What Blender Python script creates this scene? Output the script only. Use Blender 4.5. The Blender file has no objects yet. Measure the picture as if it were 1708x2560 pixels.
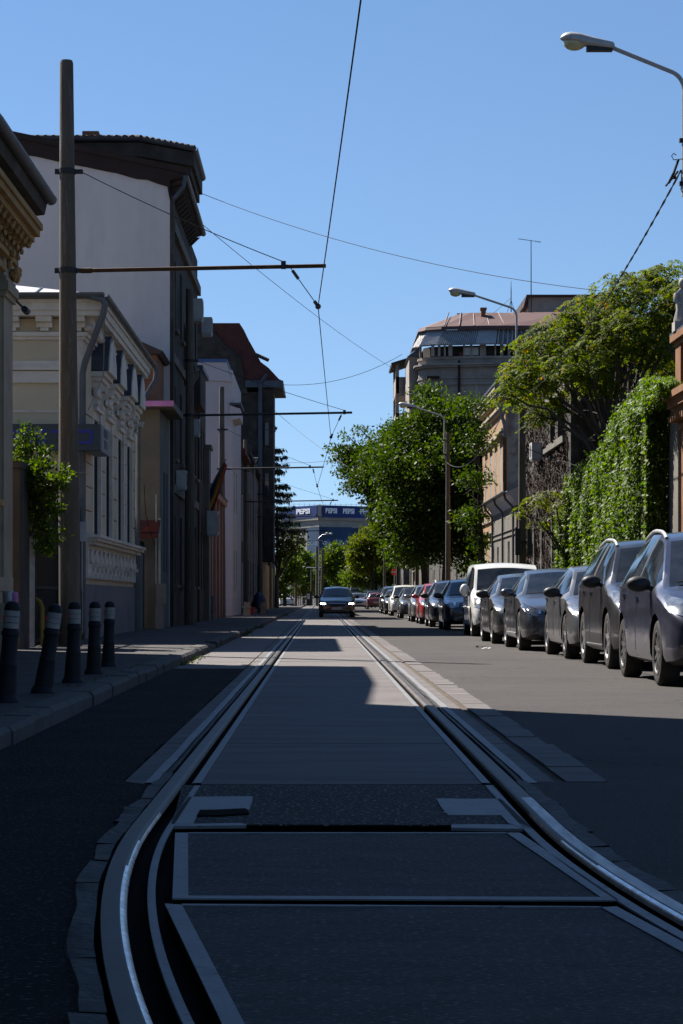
import bpy, bmesh, math, random
import numpy as np
from mathutils import Vector, Matrix
from mathutils.bvhtree import BVHTree

R = random.Random(7)
RN = np.random.default_rng(11)
S = bpy.context.scene
C = S.collection
PI = math.pi
# ---------------------------------------------------------------- camera model (used to turn survey pixels into metres at a known depth)
VX, HY, FP, CH = 800.0, 1498.0, 5800.0, 0.88
def at(px, py, Y):
    return ((px - VX) * Y / FP, Y, CH - (py - HY) * Y / FP)
def ax(px, Y): return (px - VX) * Y / FP
def az(py, Y): return CH - (py - HY) * Y / FP
def gr(px, py):
    d = py - HY
    return ((px - VX) * CH / d, FP * CH / d)

cd = bpy.data.cameras.new('camera')
cam = bpy.data.objects.new('camera', cd); C.objects.link(cam)
cam.location = (0, 0, CH); cam.rotation_euler = (PI / 2, 0, 0)
cd.sensor_fit = 'VERTICAL'; cd.sensor_height = 36.0; cd.sensor_width = 24.0
cd.lens = FP / 2560 * 36
cd.shift_x = (854 - VX) / 2560; cd.shift_y = (HY - 1280) / 2560
cd.clip_start = 0.2; cd.clip_end = 6000
S.camera = cam

# ---------------------------------------------------------------- objects
ORG = {}
def _tag(o, label=None, cat=None, group=None, kind=None):
    if label: o['label'] = label
    if cat: o['category'] = cat
    if group: o['group'] = group
    if kind: o['kind'] = kind
    return o
def thing(name, label, cat, loc=(0, 0, 0), group=None, rz=0.0, kind=None):
    o = bpy.data.objects.new(name, None); C.objects.link(o)
    o.empty_display_size = 0.2
    o.location = loc; o.rotation_euler = (0, 0, rz)
    ORG[o.name] = Vector(loc)
    return _tag(o, label, cat, group, kind)
def children(o): return [c for c in o.children]
def copy_tree(o, loc=None, rz=None, parent=None, label=None):
    c = o.copy(); C.objects.link(c)
    if parent is not None: c.parent = parent
    if loc is not None: c.location = loc
    if rz is not None: c.rotation_euler = (0, 0, rz)
    if label: c['label'] = label
    if loc is not None: ORG[c.name] = Vector(loc)
    for ch in list(o.children): copy_tree(ch, parent=c)
    return c

class MB:
    """collects faces, builds ONE mesh object"""
    def __init__(s): s.v = []; s.f = []
    def add(s, vs, fs):
        n = len(s.v); s.v.extend([tuple(p) for p in vs]); s.f.extend([tuple(i + n for i in f) for f in fs]); return s
    def poly(s, *pts):
        if len(pts) == 1: pts = pts[0]
        return s.add(pts, [tuple(range(len(pts)))])
    def box(s, x0, x1, y0, y1, z0, z1):
        return s.add([(x0,y0,z0),(x1,y0,z0),(x1,y1,z0),(x0,y1,z0),(x0,y0,z1),(x1,y0,z1),(x1,y1,z1),(x0,y1,z1)],
                     [(0,3,2,1),(4,5,6,7),(0,1,5,4),(1,2,6,5),(2,3,7,6),(3,0,4,7)])
    def prism(s, pts, d):
        n = len(pts); d = Vector(d); a = [Vector(p) for p in pts]; b = [p + d for p in a]
        fs = [tuple(range(n))[::-1], tuple(range(n, 2*n))] + [(i, (i+1) % n, n + (i+1) % n, n + i) for i in range(n)]
        return s.add(a + b, fs)
    def tube(s, pts, r, n=8, cap=True):
        pts = [Vector(p) for p in pts]; m = len(pts)
        rr = r if isinstance(r, (list, tuple)) else [r] * m
        vs = []; up = None
        for i, p in enumerate(pts):
            t = (pts[min(i+1, m-1)] - pts[max(i-1, 0)])
            if t.length < 1e-9: t = Vector((0,0,1))
            t.normalize()
            if up is None:
                up = Vector((0,0,1)) if abs(t.z) < 0.9 else Vector((1,0,0))
            u = (up - t * up.dot(t))
            if u.length < 1e-6: u = Vector((0,1,0)) - t * t.y
            u.normalize(); w = t.cross(u); up = u
            for k in range(n):
                a = 2*PI*k/n
                vs.append(p + (u*math.cos(a) + w*math.sin(a)) * rr[i])
        fs = [(i*n+k, i*n+(k+1) % n, (i+1)*n+(k+1) % n, (i+1)*n+k) for i in range(m-1) for k in range(n)]
        if cap: fs += [tuple(range(n))[::-1], tuple(range((m-1)*n, m*n))]
        return s.add(vs, fs)
    def lathe(s, prof, c=(0,0,0), n=16, axis='z', M=None, cap=True):
        vs = []; m = len(prof)
        for r, h in prof:
            for k in range(n):
                a = 2*PI*k/n; p = (r*math.cos(a), r*math.sin(a), h)
                if axis == 'x': p = (h, r*math.cos(a), r*math.sin(a))
                if axis == 'y': p = (r*math.cos(a), h, r*math.sin(a))
                v = Vector(p)
                if M is not None: v = M @ v
                vs.append(v + Vector(c))
        fs = [(i*n+k, i*n+(k+1) % n, (i+1)*n+(k+1) % n, (i+1)*n+k) for i in range(m-1) for k in range(n)]
        if cap: fs += [tuple(range(n))[::-1], tuple(range((m-1)*n, m*n))]
        return s.add(vs, fs)
    def ball(s, c, r, nu=8, nv=5, M=None):
        if not isinstance(r, (tuple, list)): r = (r, r, r)
        vs = []; fs = []
        for j in range(nv+1):
            t = PI*j/nv
            for i in range(nu):
                a = 2*PI*i/nu
                v = Vector((r[0]*math.sin(t)*math.cos(a), r[1]*math.sin(t)*math.sin(a), r[2]*math.cos(t)))
                if M is not None: v = M @ v
                vs.append(v + Vector(c))
        for j in range(nv):
            for i in range(nu):
                fs.append((j*nu+i, j*nu+(i+1) % nu, (j+1)*nu+(i+1) % nu, (j+1)*nu+i))
        return s.add(vs, fs)
    def build(s, name, mat, parent=None, local=False, smooth=False, ang=35, label=None, cat=None, group=None, kind=None, loc=None):
        me = bpy.data.meshes.new(name)
        v = np.array(s.v, dtype=np.float64).reshape(-1, 3)
        if parent is not None: org = Vector((0,0,0)) if local else ORG[parent.name]
        elif loc is not None: org = Vector(loc)
        elif kind is not None and kind != 'thing': org = Vector((0,0,0))
        else:
            org = Vector(((v[:,0].min()+v[:,0].max())/2, (v[:,1].min()+v[:,1].max())/2, v[:,2].min()))
        vv = v - np.array(org) if not (local and parent is None) else v
        me.from_pydata([tuple(p) for p in vv], [], s.f)
        o = bpy.data.objects.new(name, me); C.objects.link(o)
        if isinstance(mat, (list, tuple)):
            for m_ in mat: me.materials.append(m_)
        else: me.materials.append(mat)
        if smooth:
            me.polygons.foreach_set('use_smooth', [True]*len(me.polygons))
            me.set_sharp_from_angle(angle=math.radians(ang))
        if parent is not None:
            o.parent = parent; ORG[o.name] = ORG.get(parent.name, Vector((0,0,0)))
        else:
            o.location = org; ORG[o.name] = Vector(org)
        return _tag(o, label, cat, group, kind)

# ---------------------------------------------------------------- materials
def newmat(name):
    m = bpy.data.materials.new(name); m.use_nodes = True
    nt = m.node_tree; nt.nodes.clear()
    out = nt.nodes.new('ShaderNodeOutputMaterial')
    return m, nt, out
def N(nt, t, **kw):
    n = nt.nodes.new('ShaderNode' + t)
    for k, v in kw.items():
        if k in n.inputs: n.inputs[k].default_value = v
        else: setattr(n, k, v)
    return n
def c4(c): return (c[0], c[1], c[2], 1.0)
def noise_mix(nt, co, ca, cb, scale, lo=0.35, hi=0.65, detail=5, rough=0.6):
    n = N(nt, 'TexNoise', Scale=scale, Detail=detail, Roughness=rough)
    nt.links.new(co, n.inputs['Vector'])
    r = N(nt, 'MapRange'); r.inputs['From Min'].default_value = lo; r.inputs['From Max'].default_value = hi
    nt.links.new(n.outputs['Fac'], r.inputs['Value'])
    mx = N(nt, 'Mix', data_type='RGBA')
    nt.links.new(r.outputs['Result'], mx.inputs['Factor'])
    for sock, c in ((mx.inputs[6], ca), (mx.inputs[7], cb)):
        if isinstance(c, (tuple, list)): sock.default_value = c4(c)
        else: nt.links.new(c, sock)
    return mx.outputs[2]
AF = 1.0   # keeps a family of albedos in proportion
def mat(name, col, rough=0.85, metal=0.0, col2=None, scale=1.2, stretch=(1,1,1), speck=None, speck_scale=60, speck_lo=0.62, stain=None, stain_scale=0.5,
        bump=0.0, bump_scale=30, spec=0.3, coat=0.0, rough2=None, lo=0.35, hi=0.65, crack=0.0):
    sc = lambda c: tuple(x*AF for x in c) if c else c
    col, col2, stain, speck = sc(col), sc(col2), sc(stain), sc(speck)
    m, nt, out = newmat(name)
    b = N(nt, 'BsdfPrincipled', Roughness=rough, Metallic=metal)
    b.inputs['Specular IOR Level'].default_value = spec
    if coat: b.inputs['Coat Weight'].default_value = coat; b.inputs['Coat Roughness'].default_value = 0.04
    nt.links.new(b.outputs[0], out.inputs[0])
    tc = N(nt, 'TexCoord'); mp = N(nt, 'Mapping'); mp.inputs['Scale'].default_value = stretch
    nt.links.new(tc.outputs['Object'], mp.inputs[0]); co = mp.outputs[0]
    c2 = col2 if col2 else tuple(x*0.72 for x in col)
    c = noise_mix(nt, co, c2, col, scale, lo, hi)
    if stain: c = noise_mix(nt, co, c, stain, stain_scale, 0.52, 0.75, 6, 0.7)
    if speck: c = noise_mix(nt, co, c, speck, speck_scale, speck_lo, speck_lo+0.08, 2, 0.5)
    if crack:
        nz = N(nt, 'TexNoise', Scale=2.2, Detail=4); nt.links.new(co, nz.inputs['Vector'])
        ad = N(nt, 'VectorMath'); ad.operation = 'MULTIPLY_ADD'; ad.inputs[1].default_value = (.35,.35,.35)
        nt.links.new(nz.outputs['Color'], ad.inputs[0]); nt.links.new(co, ad.inputs[2])
        vo = N(nt, 'TexVoronoi', Scale=crack); vo.feature = 'DISTANCE_TO_EDGE'; nt.links.new(ad.outputs[0], vo.inputs['Vector'])
        r = N(nt, 'MapRange'); r.inputs['From Min'].default_value = .004*crack*2; r.inputs['From Max'].default_value = .009*crack*2; r.inputs['To Min'].default_value = .8; r.inputs['To Max'].default_value = 0.0
        nt.links.new(vo.outputs['Distance'], r.inputs['Value'])
        nm = N(nt, 'TexNoise', Scale=.45, Detail=2); nt.links.new(co, nm.inputs['Vector'])
        r3 = N(nt, 'MapRange'); r3.inputs['From Min'].default_value = .5; r3.inputs['From Max'].default_value = .58; nt.links.new(nm.outputs['Fac'], r3.inputs['Value'])
        mu = N(nt, 'Math'); mu.operation = 'MULTIPLY'; nt.links.new(r.outputs['Result'], mu.inputs[0]); nt.links.new(r3.outputs['Result'], mu.inputs[1])
        mx = N(nt, 'Mix', data_type='RGBA'); nt.links.new(mu.outputs[0], mx.inputs['Factor']); nt.links.new(c, mx.inputs[6]); mx.inputs[7].default_value = c4(tuple(x*.25 for x in col))
        c = mx.outputs[2]
    nt.links.new(c, b.inputs['Base Color'])
    if rough2 is not None:
        n = N(nt, 'TexNoise', Scale=scale*2.3, Detail=4); nt.links.new(co, n.inputs['Vector'])
        r = N(nt, 'MapRange'); r.inputs['From Min'].default_value=.3; r.inputs['From Max'].default_value=.7
        r.inputs['To Min'].default_value = rough; r.inputs['To Max'].default_value = rough2
        nt.links.new(n.outputs['Fac'], r.inputs['Value']); nt.links.new(r.outputs['Result'], b.inputs['Roughness'])
    if bump:
        n = N(nt, 'TexNoise', Scale=bump_scale, Detail=6, Roughness=0.65); nt.links.new(co, n.inputs['Vector'])
        bp = N(nt, 'Bump', Strength=min(1.0, bump)); bp.inputs['Distance'].default_value = 0.02
        nt.links.new(n.outputs['Fac'], bp.inputs['Height']); nt.links.new(bp.outputs[0], b.inputs['Normal'])
    return m
def brick_mat(name, c1, c2, mortar, scale=4.0, rot=(PI/2, 0, 0), plaster=None, plo=0.5):
    m, nt, out = newmat(name)
    b = N(nt, 'BsdfPrincipled', Roughness=0.9); b.inputs['Specular IOR Level'].default_value = 0.2
    nt.links.new(b.outputs[0], out.inputs[0])
    tc = N(nt, 'TexCoord'); mp = N(nt, 'Mapping'); mp.inputs['Rotation'].default_value = rot
    nt.links.new(tc.outputs['Object'], mp.inputs[0])
    t = N(nt, 'TexBrick', Color1=c4(c1), Color2=c4(c2), Mortar=c4(mortar), Scale=scale)
    t.inputs['Mortar Size'].default_value = 0.02
    nt.links.new(mp.outputs[0], t.inputs['Vector'])
    c = t.outputs['Color']
    if plaster: c = noise_mix(nt, tc.outputs['Object'], c, plaster, 0.7, plo, plo+0.06, 7, 0.7)
    c = noise_mix(nt, tc.outputs['Object'], c, tuple(x*0.6 for x in c1), 2.2, 0.5, 0.8)
    nt.links.new(c, b.inputs['Base Color'])
    bp = N(nt, 'Bump', Strength=0.6); bp.inputs['Distance'].default_value = 0.02
    nt.links.new(t.outputs['Fac'], bp.inputs['Height']); bp.invert = True
    nt.links.new(bp.outputs[0], b.inputs['Normal'])
    return m
def wave_mat(name, col, col2, axis='X', scale=6.0, rough=0.6, metal=0.0, strength=0.8, dist=0.04):
    m, nt, out = newmat(name)
    b = N(nt, 'BsdfPrincipled', Roughness=rough, Metallic=metal)
    nt.links.new(b.outputs[0], out.inputs[0])
    tc = N(nt, 'TexCoord')
    w = N(nt, 'TexWave', Scale=scale); w.bands_direction = axis
    nt.links.new(tc.outputs['Object'], w.inputs['Vector'])
    c = noise_mix(nt, tc.outputs['Object'], col, col2, 1.5)
    nt.links.new(c, b.inputs['Base Color'])
    bp = N(nt, 'Bump', Strength=strength); bp.inputs['Distance'].default_value = dist
    nt.links.new(w.outputs['Fac'], bp.inputs['Height']); nt.links.new(bp.outputs[0], b.inputs['Normal'])
    return m
def leaf_mat(name, ca, cb, cc=None, trans=0.45, gloss=0.55):
    ca, cb, cc = [tuple(0.8*x for x in c) if c else None for c in (ca, cb, cc)]
    m, nt, out = newmat(name)
    g = N(nt, 'NewGeometry')
    cr = N(nt, 'ValToRGB'); e = cr.color_ramp.elements
    e[0].position = 0.0; e[0].color = c4(ca); e[1].position = 1.0; e[1].color = c4(cb)
    if cc:
        el = cr.color_ramp.elements.new(0.93); el.color = c4(cb); e[-1].color = c4(cc)
    nt.links.new(g.outputs['Random Per Island'], cr.inputs[0])
    b = N(nt, 'BsdfPrincipled', Roughness=gloss); b.inputs['Specular IOR Level'].default_value = 0.22
    t = N(nt, 'BsdfTranslucent')
    hs = N(nt, 'HueSaturation', Saturation=1.15, Value=1.5)
    nt.links.new(cr.outputs[0], b.inputs['Base Color']); nt.links.new(cr.outputs[0], hs.inputs['Color']); nt.links.new(hs.outputs[0], t.inputs[0])
    mx = N(nt, 'MixShader', Fac=trans)
    nt.links.new(b.outputs[0], mx.inputs[1]); nt.links.new(t.outputs[0], mx.inputs[2]); nt.links.new(mx.outputs[0], out.inputs[0])
    return m
def simple(name, col, rough=0.5, metal=0.0, spec=0.5, coat=0.0, emit=None, estr=0.0):
    m, nt, out = newmat(name)
    b = N(nt, 'BsdfPrincipled', Roughness=rough, Metallic=metal); b.inputs['Base Color'].default_value = c4(col)
    b.inputs['Specular IOR Level'].default_value = spec
    if coat: b.inputs['Coat Weight'].default_value = coat; b.inputs['Coat Roughness'].default_value = 0.03
    if emit: b.inputs['Emission Color'].default_value = c4(emit); b.inputs['Emission Strength'].default_value = estr
    nt.links.new(b.outputs[0], out.inputs[0])
    return m
def paint(name, col, metal=0.35, rough=0.38):
    """car paint with a clear coat and a film of road dust"""
    col = tuple(.75*x for x in col)
    m, nt, out = newmat(name)
    b = N(nt, 'BsdfPrincipled', Roughness=rough, Metallic=metal)
    b.inputs['Coat Weight'].default_value = 0.85; b.inputs['Coat Roughness'].default_value = 0.05
    tc = N(nt, 'TexCoord')
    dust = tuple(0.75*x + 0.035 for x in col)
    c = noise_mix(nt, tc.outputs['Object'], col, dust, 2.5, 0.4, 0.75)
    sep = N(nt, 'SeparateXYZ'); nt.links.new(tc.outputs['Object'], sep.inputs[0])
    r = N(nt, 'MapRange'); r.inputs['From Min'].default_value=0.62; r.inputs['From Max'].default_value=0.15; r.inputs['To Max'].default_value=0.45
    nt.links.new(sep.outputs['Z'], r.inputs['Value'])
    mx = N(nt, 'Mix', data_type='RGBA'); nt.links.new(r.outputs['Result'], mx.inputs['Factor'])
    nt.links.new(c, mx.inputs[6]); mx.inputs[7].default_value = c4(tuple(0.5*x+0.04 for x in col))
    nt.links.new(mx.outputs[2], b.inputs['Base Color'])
    n = N(nt, 'TexNoise', Scale=6.0, Detail=4); nt.links.new(tc.outputs['Object'], n.inputs['Vector'])
    r2 = N(nt, 'MapRange'); r2.inputs['From Min'].default_value=.35; r2.inputs['From Max'].default_value=.7; r2.inputs['To Min'].default_value=.03; r2.inputs['To Max'].default_value=.22
    nt.links.new(n.outputs['Fac'], r2.inputs['Value']); nt.links.new(r2.outputs['Result'], b.inputs['Coat Roughness'])
    nt.links.new(b.outputs[0], out.inputs[0])
    return m

K = {}
AF = 0.42
K['asphalt'] = mat('asphalt', (.122,.108,.102), .9, col2=(.094,.084,.08), scale=.5, speck=(.27,.235,.21), speck_scale=60, speck_lo=.60, stain=(.068,.06,.055), stain_scale=.45, bump=.7, bump_scale=100, spec=.25, crack=.5)
K['asphalt_dark'] = mat('old_asphalt', (.05,.041,.041), .95, col2=(.022,.019,.02), scale=1.4, speck=(.26,.23,.21), speck_scale=55, speck_lo=.60, stain=(.022,.02,.02), stain_scale=.8, crack=.7, bump=.8, bump_scale=120, spec=.12)
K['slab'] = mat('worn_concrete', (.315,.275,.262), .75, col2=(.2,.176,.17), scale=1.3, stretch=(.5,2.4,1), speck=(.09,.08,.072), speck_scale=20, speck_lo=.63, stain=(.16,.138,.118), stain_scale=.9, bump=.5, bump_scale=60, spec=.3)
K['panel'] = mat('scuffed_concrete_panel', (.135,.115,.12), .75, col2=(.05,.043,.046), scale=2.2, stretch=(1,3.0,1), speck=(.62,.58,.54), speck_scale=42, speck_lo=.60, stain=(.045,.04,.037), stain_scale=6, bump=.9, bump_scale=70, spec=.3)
K['patch'] = mat('gravelly_patch', (.075,.066,.068), .85, col2=(.045,.04,.042), scale=5, speck=(.8,.75,.7), speck_scale=48, speck_lo=.59, bump=.9, bump_scale=90, spec=.3)
K['strip'] = mat('grey_sealing_strip', (.40,.40,.41), .6, col2=(.32,.32,.33), scale=4, speck=(.10,.10,.10), speck_scale=22, speck_lo=.64, stain=(.2,.2,.2), stain_scale=5, bump=.3, bump_scale=40, spec=.5)
K['trough'] = mat('dark_trough', (.014,.013,.012), .95, scale=6, bump=.6, bump_scale=50, spec=.05)  # near-black colour for gaps, grooves and the side faces below the surface
K['rubber'] = mat('torn_rubber_profile', (.13,.125,.12), .65, col2=(.035,.034,.034), scale=9, bump=.9, bump_scale=22, spec=.2, stain=(.03,.03,.03), stain_scale=6)
K['rail'] = mat('rail_steel', (.15,.125,.11), .55, metal=.3, col2=(.09,.072,.06), scale=4, stretch=(1,.4,1), rough2=.55)
K['rail_bright'] = mat('worn_bright_steel', (.75,.75,.76), .35, metal=.9, col2=(.4,.4,.41), scale=6, stretch=(3,.4,1), rough2=.5)
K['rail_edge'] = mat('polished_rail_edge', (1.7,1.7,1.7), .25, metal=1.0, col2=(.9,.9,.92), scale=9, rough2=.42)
K['rust'] = mat('rusty_steel', (.2,.1,.045), .8, metal=.3, col2=(.1,.05,.025), scale=12, bump=.4)
K['grit'] = mat('gritty_joint_fill', (.26,.2,.145), .95, col2=(.12,.09,.065), scale=7, bump=.8, bump_scale=40)
K['kerb'] = mat('kerb_stone', (.17,.16,.15), .85, col2=(.12,.113,.106), scale=2.5, stain=(.08,.075,.07), stain_scale=3, speck=(.27,.26,.25), speck_scale=70, bump=.6, bump_scale=40)
K['pave'] = mat('pavement_asphalt', (.15,.132,.126), .9, col2=(.085,.076,.075), scale=.8, speck=(.25,.24,.22), speck_scale=60, stain=(.06,.057,.055), stain_scale=1.4, bump=.7, bump_scale=60, crack=.9)
K['ground'] = mat('bare_ground', (.13,.12,.1), .95, scale=.2)
AF = 0.88
K['cream'] = mat('cream_stucco', (.62,.52,.36), .9, col2=(.54,.455,.32), scale=.8, stain=(.4,.345,.245), stain_scale=.9, bump=.15)
K['white_trim'] = mat('white_stucco_trim', (.74,.67,.57), .88, col2=(.62,.56,.48), scale=2, stain=(.36,.34,.31), stain_scale=2.2, bump=.25, bump_scale=18)
K['ochre'] = mat('ochre_stucco', (.36,.22,.085), .88, col2=(.27,.165,.06), scale=2, stain=(.2,.13,.06), stain_scale=3, bump=.4, bump_scale=16)
K['dirtycream'] = mat('dirty_cream_stucco', (.34,.28,.195), .9, col2=(.26,.215,.15), scale=1.1, stain=(.2,.17,.13), stain_scale=1.5, bump=.25)
K['plinth'] = mat('grey_plinth', (.2,.19,.2), .9, col2=(.165,.157,.165), scale=1, stain=(.11,.105,.11), stain_scale=1.2, bump=.2)
K['zinc'] = mat('dark_zinc', (.085,.095,.12), .5, metal=.4, col2=(.06,.068,.085), scale=2)
K['pipe'] = mat('grey_downpipe', (.13,.14,.16), .5, metal=.3, col2=(.09,.1,.115), scale=3)
K['steel'] = mat('galvanised_steel', (.4,.41,.42), .5, metal=.6, col2=(.28,.285,.29), scale=5)
K['lamp_grey'] = mat('lamp_housing_grey', (.42,.42,.41), .5, metal=.2, col2=(.35,.35,.34), scale=6)
K['roofmetal'] = mat('pale_sheet_roof', (.5,.5,.51), .4, metal=.4, col2=(.42,.42,.43), scale=1.4, rough2=.55)
K['gable'] = mat('pale_gable_render', (.62,.56,.55), .92, col2=(.56,.505,.5), scale=.7, stain=(.5,.455,.445), stain_scale=.6, stretch=(1.6,1.6,.45), bump=.2)
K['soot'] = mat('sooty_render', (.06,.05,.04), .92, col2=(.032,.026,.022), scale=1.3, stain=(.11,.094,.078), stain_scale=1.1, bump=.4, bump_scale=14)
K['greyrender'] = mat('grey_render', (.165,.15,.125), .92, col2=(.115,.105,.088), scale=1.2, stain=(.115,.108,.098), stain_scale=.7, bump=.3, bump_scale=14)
K['bluegrey'] = mat('bluegrey_render', (.12,.145,.175), .9, col2=(.095,.115,.14), scale=1.2, bump=.2)
K['pinkwall'] = mat('faded_pink_render', (.36,.2,.155), .9, col2=(.28,.155,.12), scale=1.4, stain=(.17,.1,.085), stain_scale=1.4, stretch=(2,2,.5), bump=.3)
K['pinktrim'] = mat('pink_fascia', (.62,.23,.48), .7, scale=2)
K['redcloth'] = mat('faded_red_awning', (.12,.03,.026), .9, scale=4)
K['verge'] = mat('dark_red_verge', (.035,.02,.017), .85, col2=(.022,.014,.012), scale=2, bump=.4, bump_scale=8)
K['whitewall'] = mat('offwhite_wall', (.52,.49,.5), .9, col2=(.46,.435,.44), scale=.5, stain=(.4,.375,.38), stain_scale=.5)
K['bluefascia'] = simple('blue_fascia', (.04,.09,.22), .5)
AF = 0.42
K['brick'] = brick_mat('old_brick', (.26,.1,.055), (.2,.075,.04), (.2,.17,.14), 6.0)
K['brick_plaster'] = brick_mat('brick_under_plaster', (.2,.085,.055), (.15,.065,.045), (.17,.15,.13), 4.5, plaster=(.155,.142,.128), plo=.42)
K['rough'] = mat('patchy_grey_render', (.17,.158,.145), .95, col2=(.085,.078,.072), scale=1.1, stain=(.22,.205,.19), stain_scale=1.6, bump=.9, bump_scale=9, lo=.42, hi=.56)
K['sidewall'] = mat('patchy_side_wall', (.5,.46,.41), .95, col2=(.26,.235,.21), scale=1.1, stain=(.62,.57,.52), stain_scale=1.6, bump=.9, bump_scale=9, lo=.42, hi=.56)
K['orangehouse'] = mat('terracotta_render', (.45,.21,.085), .85, col2=(.36,.16,.065), scale=1.5, stain=(.22,.1,.045), stain_scale=1.8, bump=.3)
K['peach'] = mat('peach_render', (.62,.38,.2), .88, col2=(.54,.33,.175), scale=1.2)
K['deco'] = mat('weathered_beige_render', (.72,.63,.54), .92, col2=(.55,.48,.42), scale=.6, stain=(.36,.32,.28), stain_scale=.5, bump=.3, bump_scale=4)
AF = 0.65
K['tile'] = wave_mat('red_roof_tiles', (.16,.045,.032), (.09,.03,.024), 'Z', 5.0, .85, 0, .9, .06)
K['tile_dark'] = wave_mat('dark_roof_tiles', (.055,.035,.03), (.035,.024,.022), 'Y', 5.0, .85, 0, .9, .06)
K['redsheet'] = mat('faded_red_sheet_roof', (.15,.075,.066), .6, col2=(.12,.058,.05), scale=.35, stain=(.09,.045,.04), stain_scale=.6)
K['corr'] = wave_mat('corrugated_sheet', (.36,.35,.33), (.22,.21,.2), 'X', 2.4, .5, .5, 1.0, .12)
AF = 1.0
K['glass'] = mat('dark_window_glass', (.018,.02,.024), .08, col2=(.012,.013,.016), scale=1, spec=.6)
K['carglass'] = mat('car_glass', (.008,.010,.012), .04, col2=(.022,.025,.028), scale=3, spec=.42, rough2=.10)
K['frame_dark'] = mat('dark_window_frame', (.06,.05,.042), .7, scale=4)
K['frame_white'] = mat('white_window_frame', (.5,.49,.46), .7, scale=4)
K['black'] = mat('black_plastic', (.014,.014,.015), .55, col2=(.022,.022,.023), scale=8, spec=.35)
K['tyre'] = mat('tyre_rubber', (.022,.021,.02), .85, col2=(.04,.037,.034), scale=9, bump=.3, bump_scale=60, spec=.2)
K['rim'] = mat('alloy_rim', (.42,.42,.43), .35, metal=.8, col2=(.25,.24,.23), scale=6)
K['rim_dark'] = mat('grey_alloy_rim', (.2,.2,.2), .4, metal=.7, col2=(.1,.1,.1), scale=6)
K['well'] = simple('wheel_well', (.006,.006,.006), 1.0, spec=0)
K['chrome'] = simple('chrome', (.75,.76,.78), .12, 1.0)
K['lens'] = mat('headlight_lens', (.36,.38,.4), .14, metal=.6, col2=(.12,.125,.13), scale=7, lo=.35, hi=.65, coat=1.0)
K['lens_dark'] = mat('dark_headlight_lens', (.12,.125,.13), .1, metal=.6, col2=(.015,.016,.018), scale=16, lo=.42, hi=.58, coat=1.0)
K['taillight'] = mat('tail_light', (.35,.02,.015), .15, scale=8, coat=1.0)
K['drl'] = simple('lit_daytime_lamp', (.9,.9,.88), .3, emit=(1,.96,.86), estr=9.0)
K['plate'] = simple('number_plate', (.3,.3,.3), .5)
K['plate_blue'] = simple('number_plate_band', (.03,.08,.35), .5)
AF = 0.6
K['concrete_pole'] = mat('weathered_concrete_pole', (.17,.14,.105), .9, col2=(.12,.098,.075), scale=1.6, stretch=(3,3,.35), stain=(.28,.25,.21), stain_scale=4, speck=(.1,.085,.065), speck_scale=24, bump=.5, bump_scale=40)
K['band'] = simple('black_steel_band', (.012,.012,.013), .7)
K['wire'] = simple('dark_cable', (.012,.012,.014), .7, spec=.2)
K['insul'] = simple('brown_insulator', (.03,.018,.014), .4)
K['diff'] = simple('yellowed_lamp_bowl', (.42,.38,.2), .2, spec=.6)
K['bark'] = mat('bark', (.1,.08,.06), .95, col2=(.06,.048,.038), scale=5, stretch=(2,2,.5), bump=.7, bump_scale=20)
AF = 0.9
K['bollard'] = mat('navy_bollard_paint', (.008,.009,.016), .6, col2=(.012,.011,.012), scale=6, spec=.22)
K['refl'] = mat('white_reflective_band', (.34,.31,.28), .6, col2=(.2,.185,.17), scale=5)
K['redbit'] = simple('red_reflector', (.4,.03,.03), .4)
K['yellow'] = mat('yellow_pipe_paint', (.22,.15,.014), .5, scale=6)
K['iron'] = simple('black_iron', (.012,.011,.012), .7, spec=.2)
K['signgrey'] = simple('grey_sign_box', (.03,.042,.052), .6)
K['signlight'] = simple('pale_sign_side', (.16,.18,.2), .5)
K['signblue'] = simple('blue_letters', (.004,.018,.22), .5)
K['signblack'] = simple('dark_letters', (.03,.035,.05), .5)
K['white'] = mat('white_plastic', (.42,.42,.41), .6, col2=(.34,.34,.33), scale=4)
K['acgrille'] = simple('dark_fan_grille', (.05,.05,.05), .6)
K['peps'] = mat('billboard_blue', (.012,.04,.19), .6, col2=(.010,.032,.15), scale=.2)
K['pepswhite'] = simple('billboard_letters', (.75,.77,.8), .5)
K['mesh_blue'] = mat('blue_mesh_banner', (.03,.075,.15), .8, col2=(.02,.05,.1), scale=.12)
K['farstone'] = mat('pale_stone', (.34,.32,.29), .9, col2=(.27,.255,.235), scale=.15, stain=(.2,.19,.175), stain_scale=.2)
K['tarp'] = mat('dark_blue_tarpaulin', (.02,.035,.08), .6, scale=3, bump=.6, bump_scale=4)
K['signred'] = simple('sign_red', (.5,.02,.02), .4)
K['leaf_ail'] = leaf_mat('ailanthus_leaf', (.048,.085,.007), (.135,.17,.014), (.3,.11,.015), .5, .7)
K['leaf_tree'] = leaf_mat('street_tree_leaf', (.02,.046,.005), (.075,.115,.011), None, .45)
K['leaf_far'] = leaf_mat('far_tree_leaf', (.05,.09,.013), (.115,.155,.022), None, .5)
K['leaf_olive'] = leaf_mat('olive_tree_leaf', (.07,.1,.012), (.15,.17,.02), None, .5)
K['leaf_ivy'] = leaf_mat('ivy_leaf', (.045,.092,.006), (.125,.19,.012), None, .45, .55)
K['leaf_bush'] = leaf_mat('shrub_leaf', (.028,.06,.006), (.10,.145,.014), None, .5)
K['leaf_pink'] = leaf_mat('flowering_tree_leaf', (.045,.065,.014), (.10,.12,.03), (.35,.24,.22), .5)
K['needle'] = leaf_mat('spruce_needles', (.012,.022,.014), (.025,.04,.022), None, .2)
K['grass'] = leaf_mat('kerb_grass', (.03,.05,.008), (.08,.10,.016), (.2,.17,.06), .4)
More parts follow.
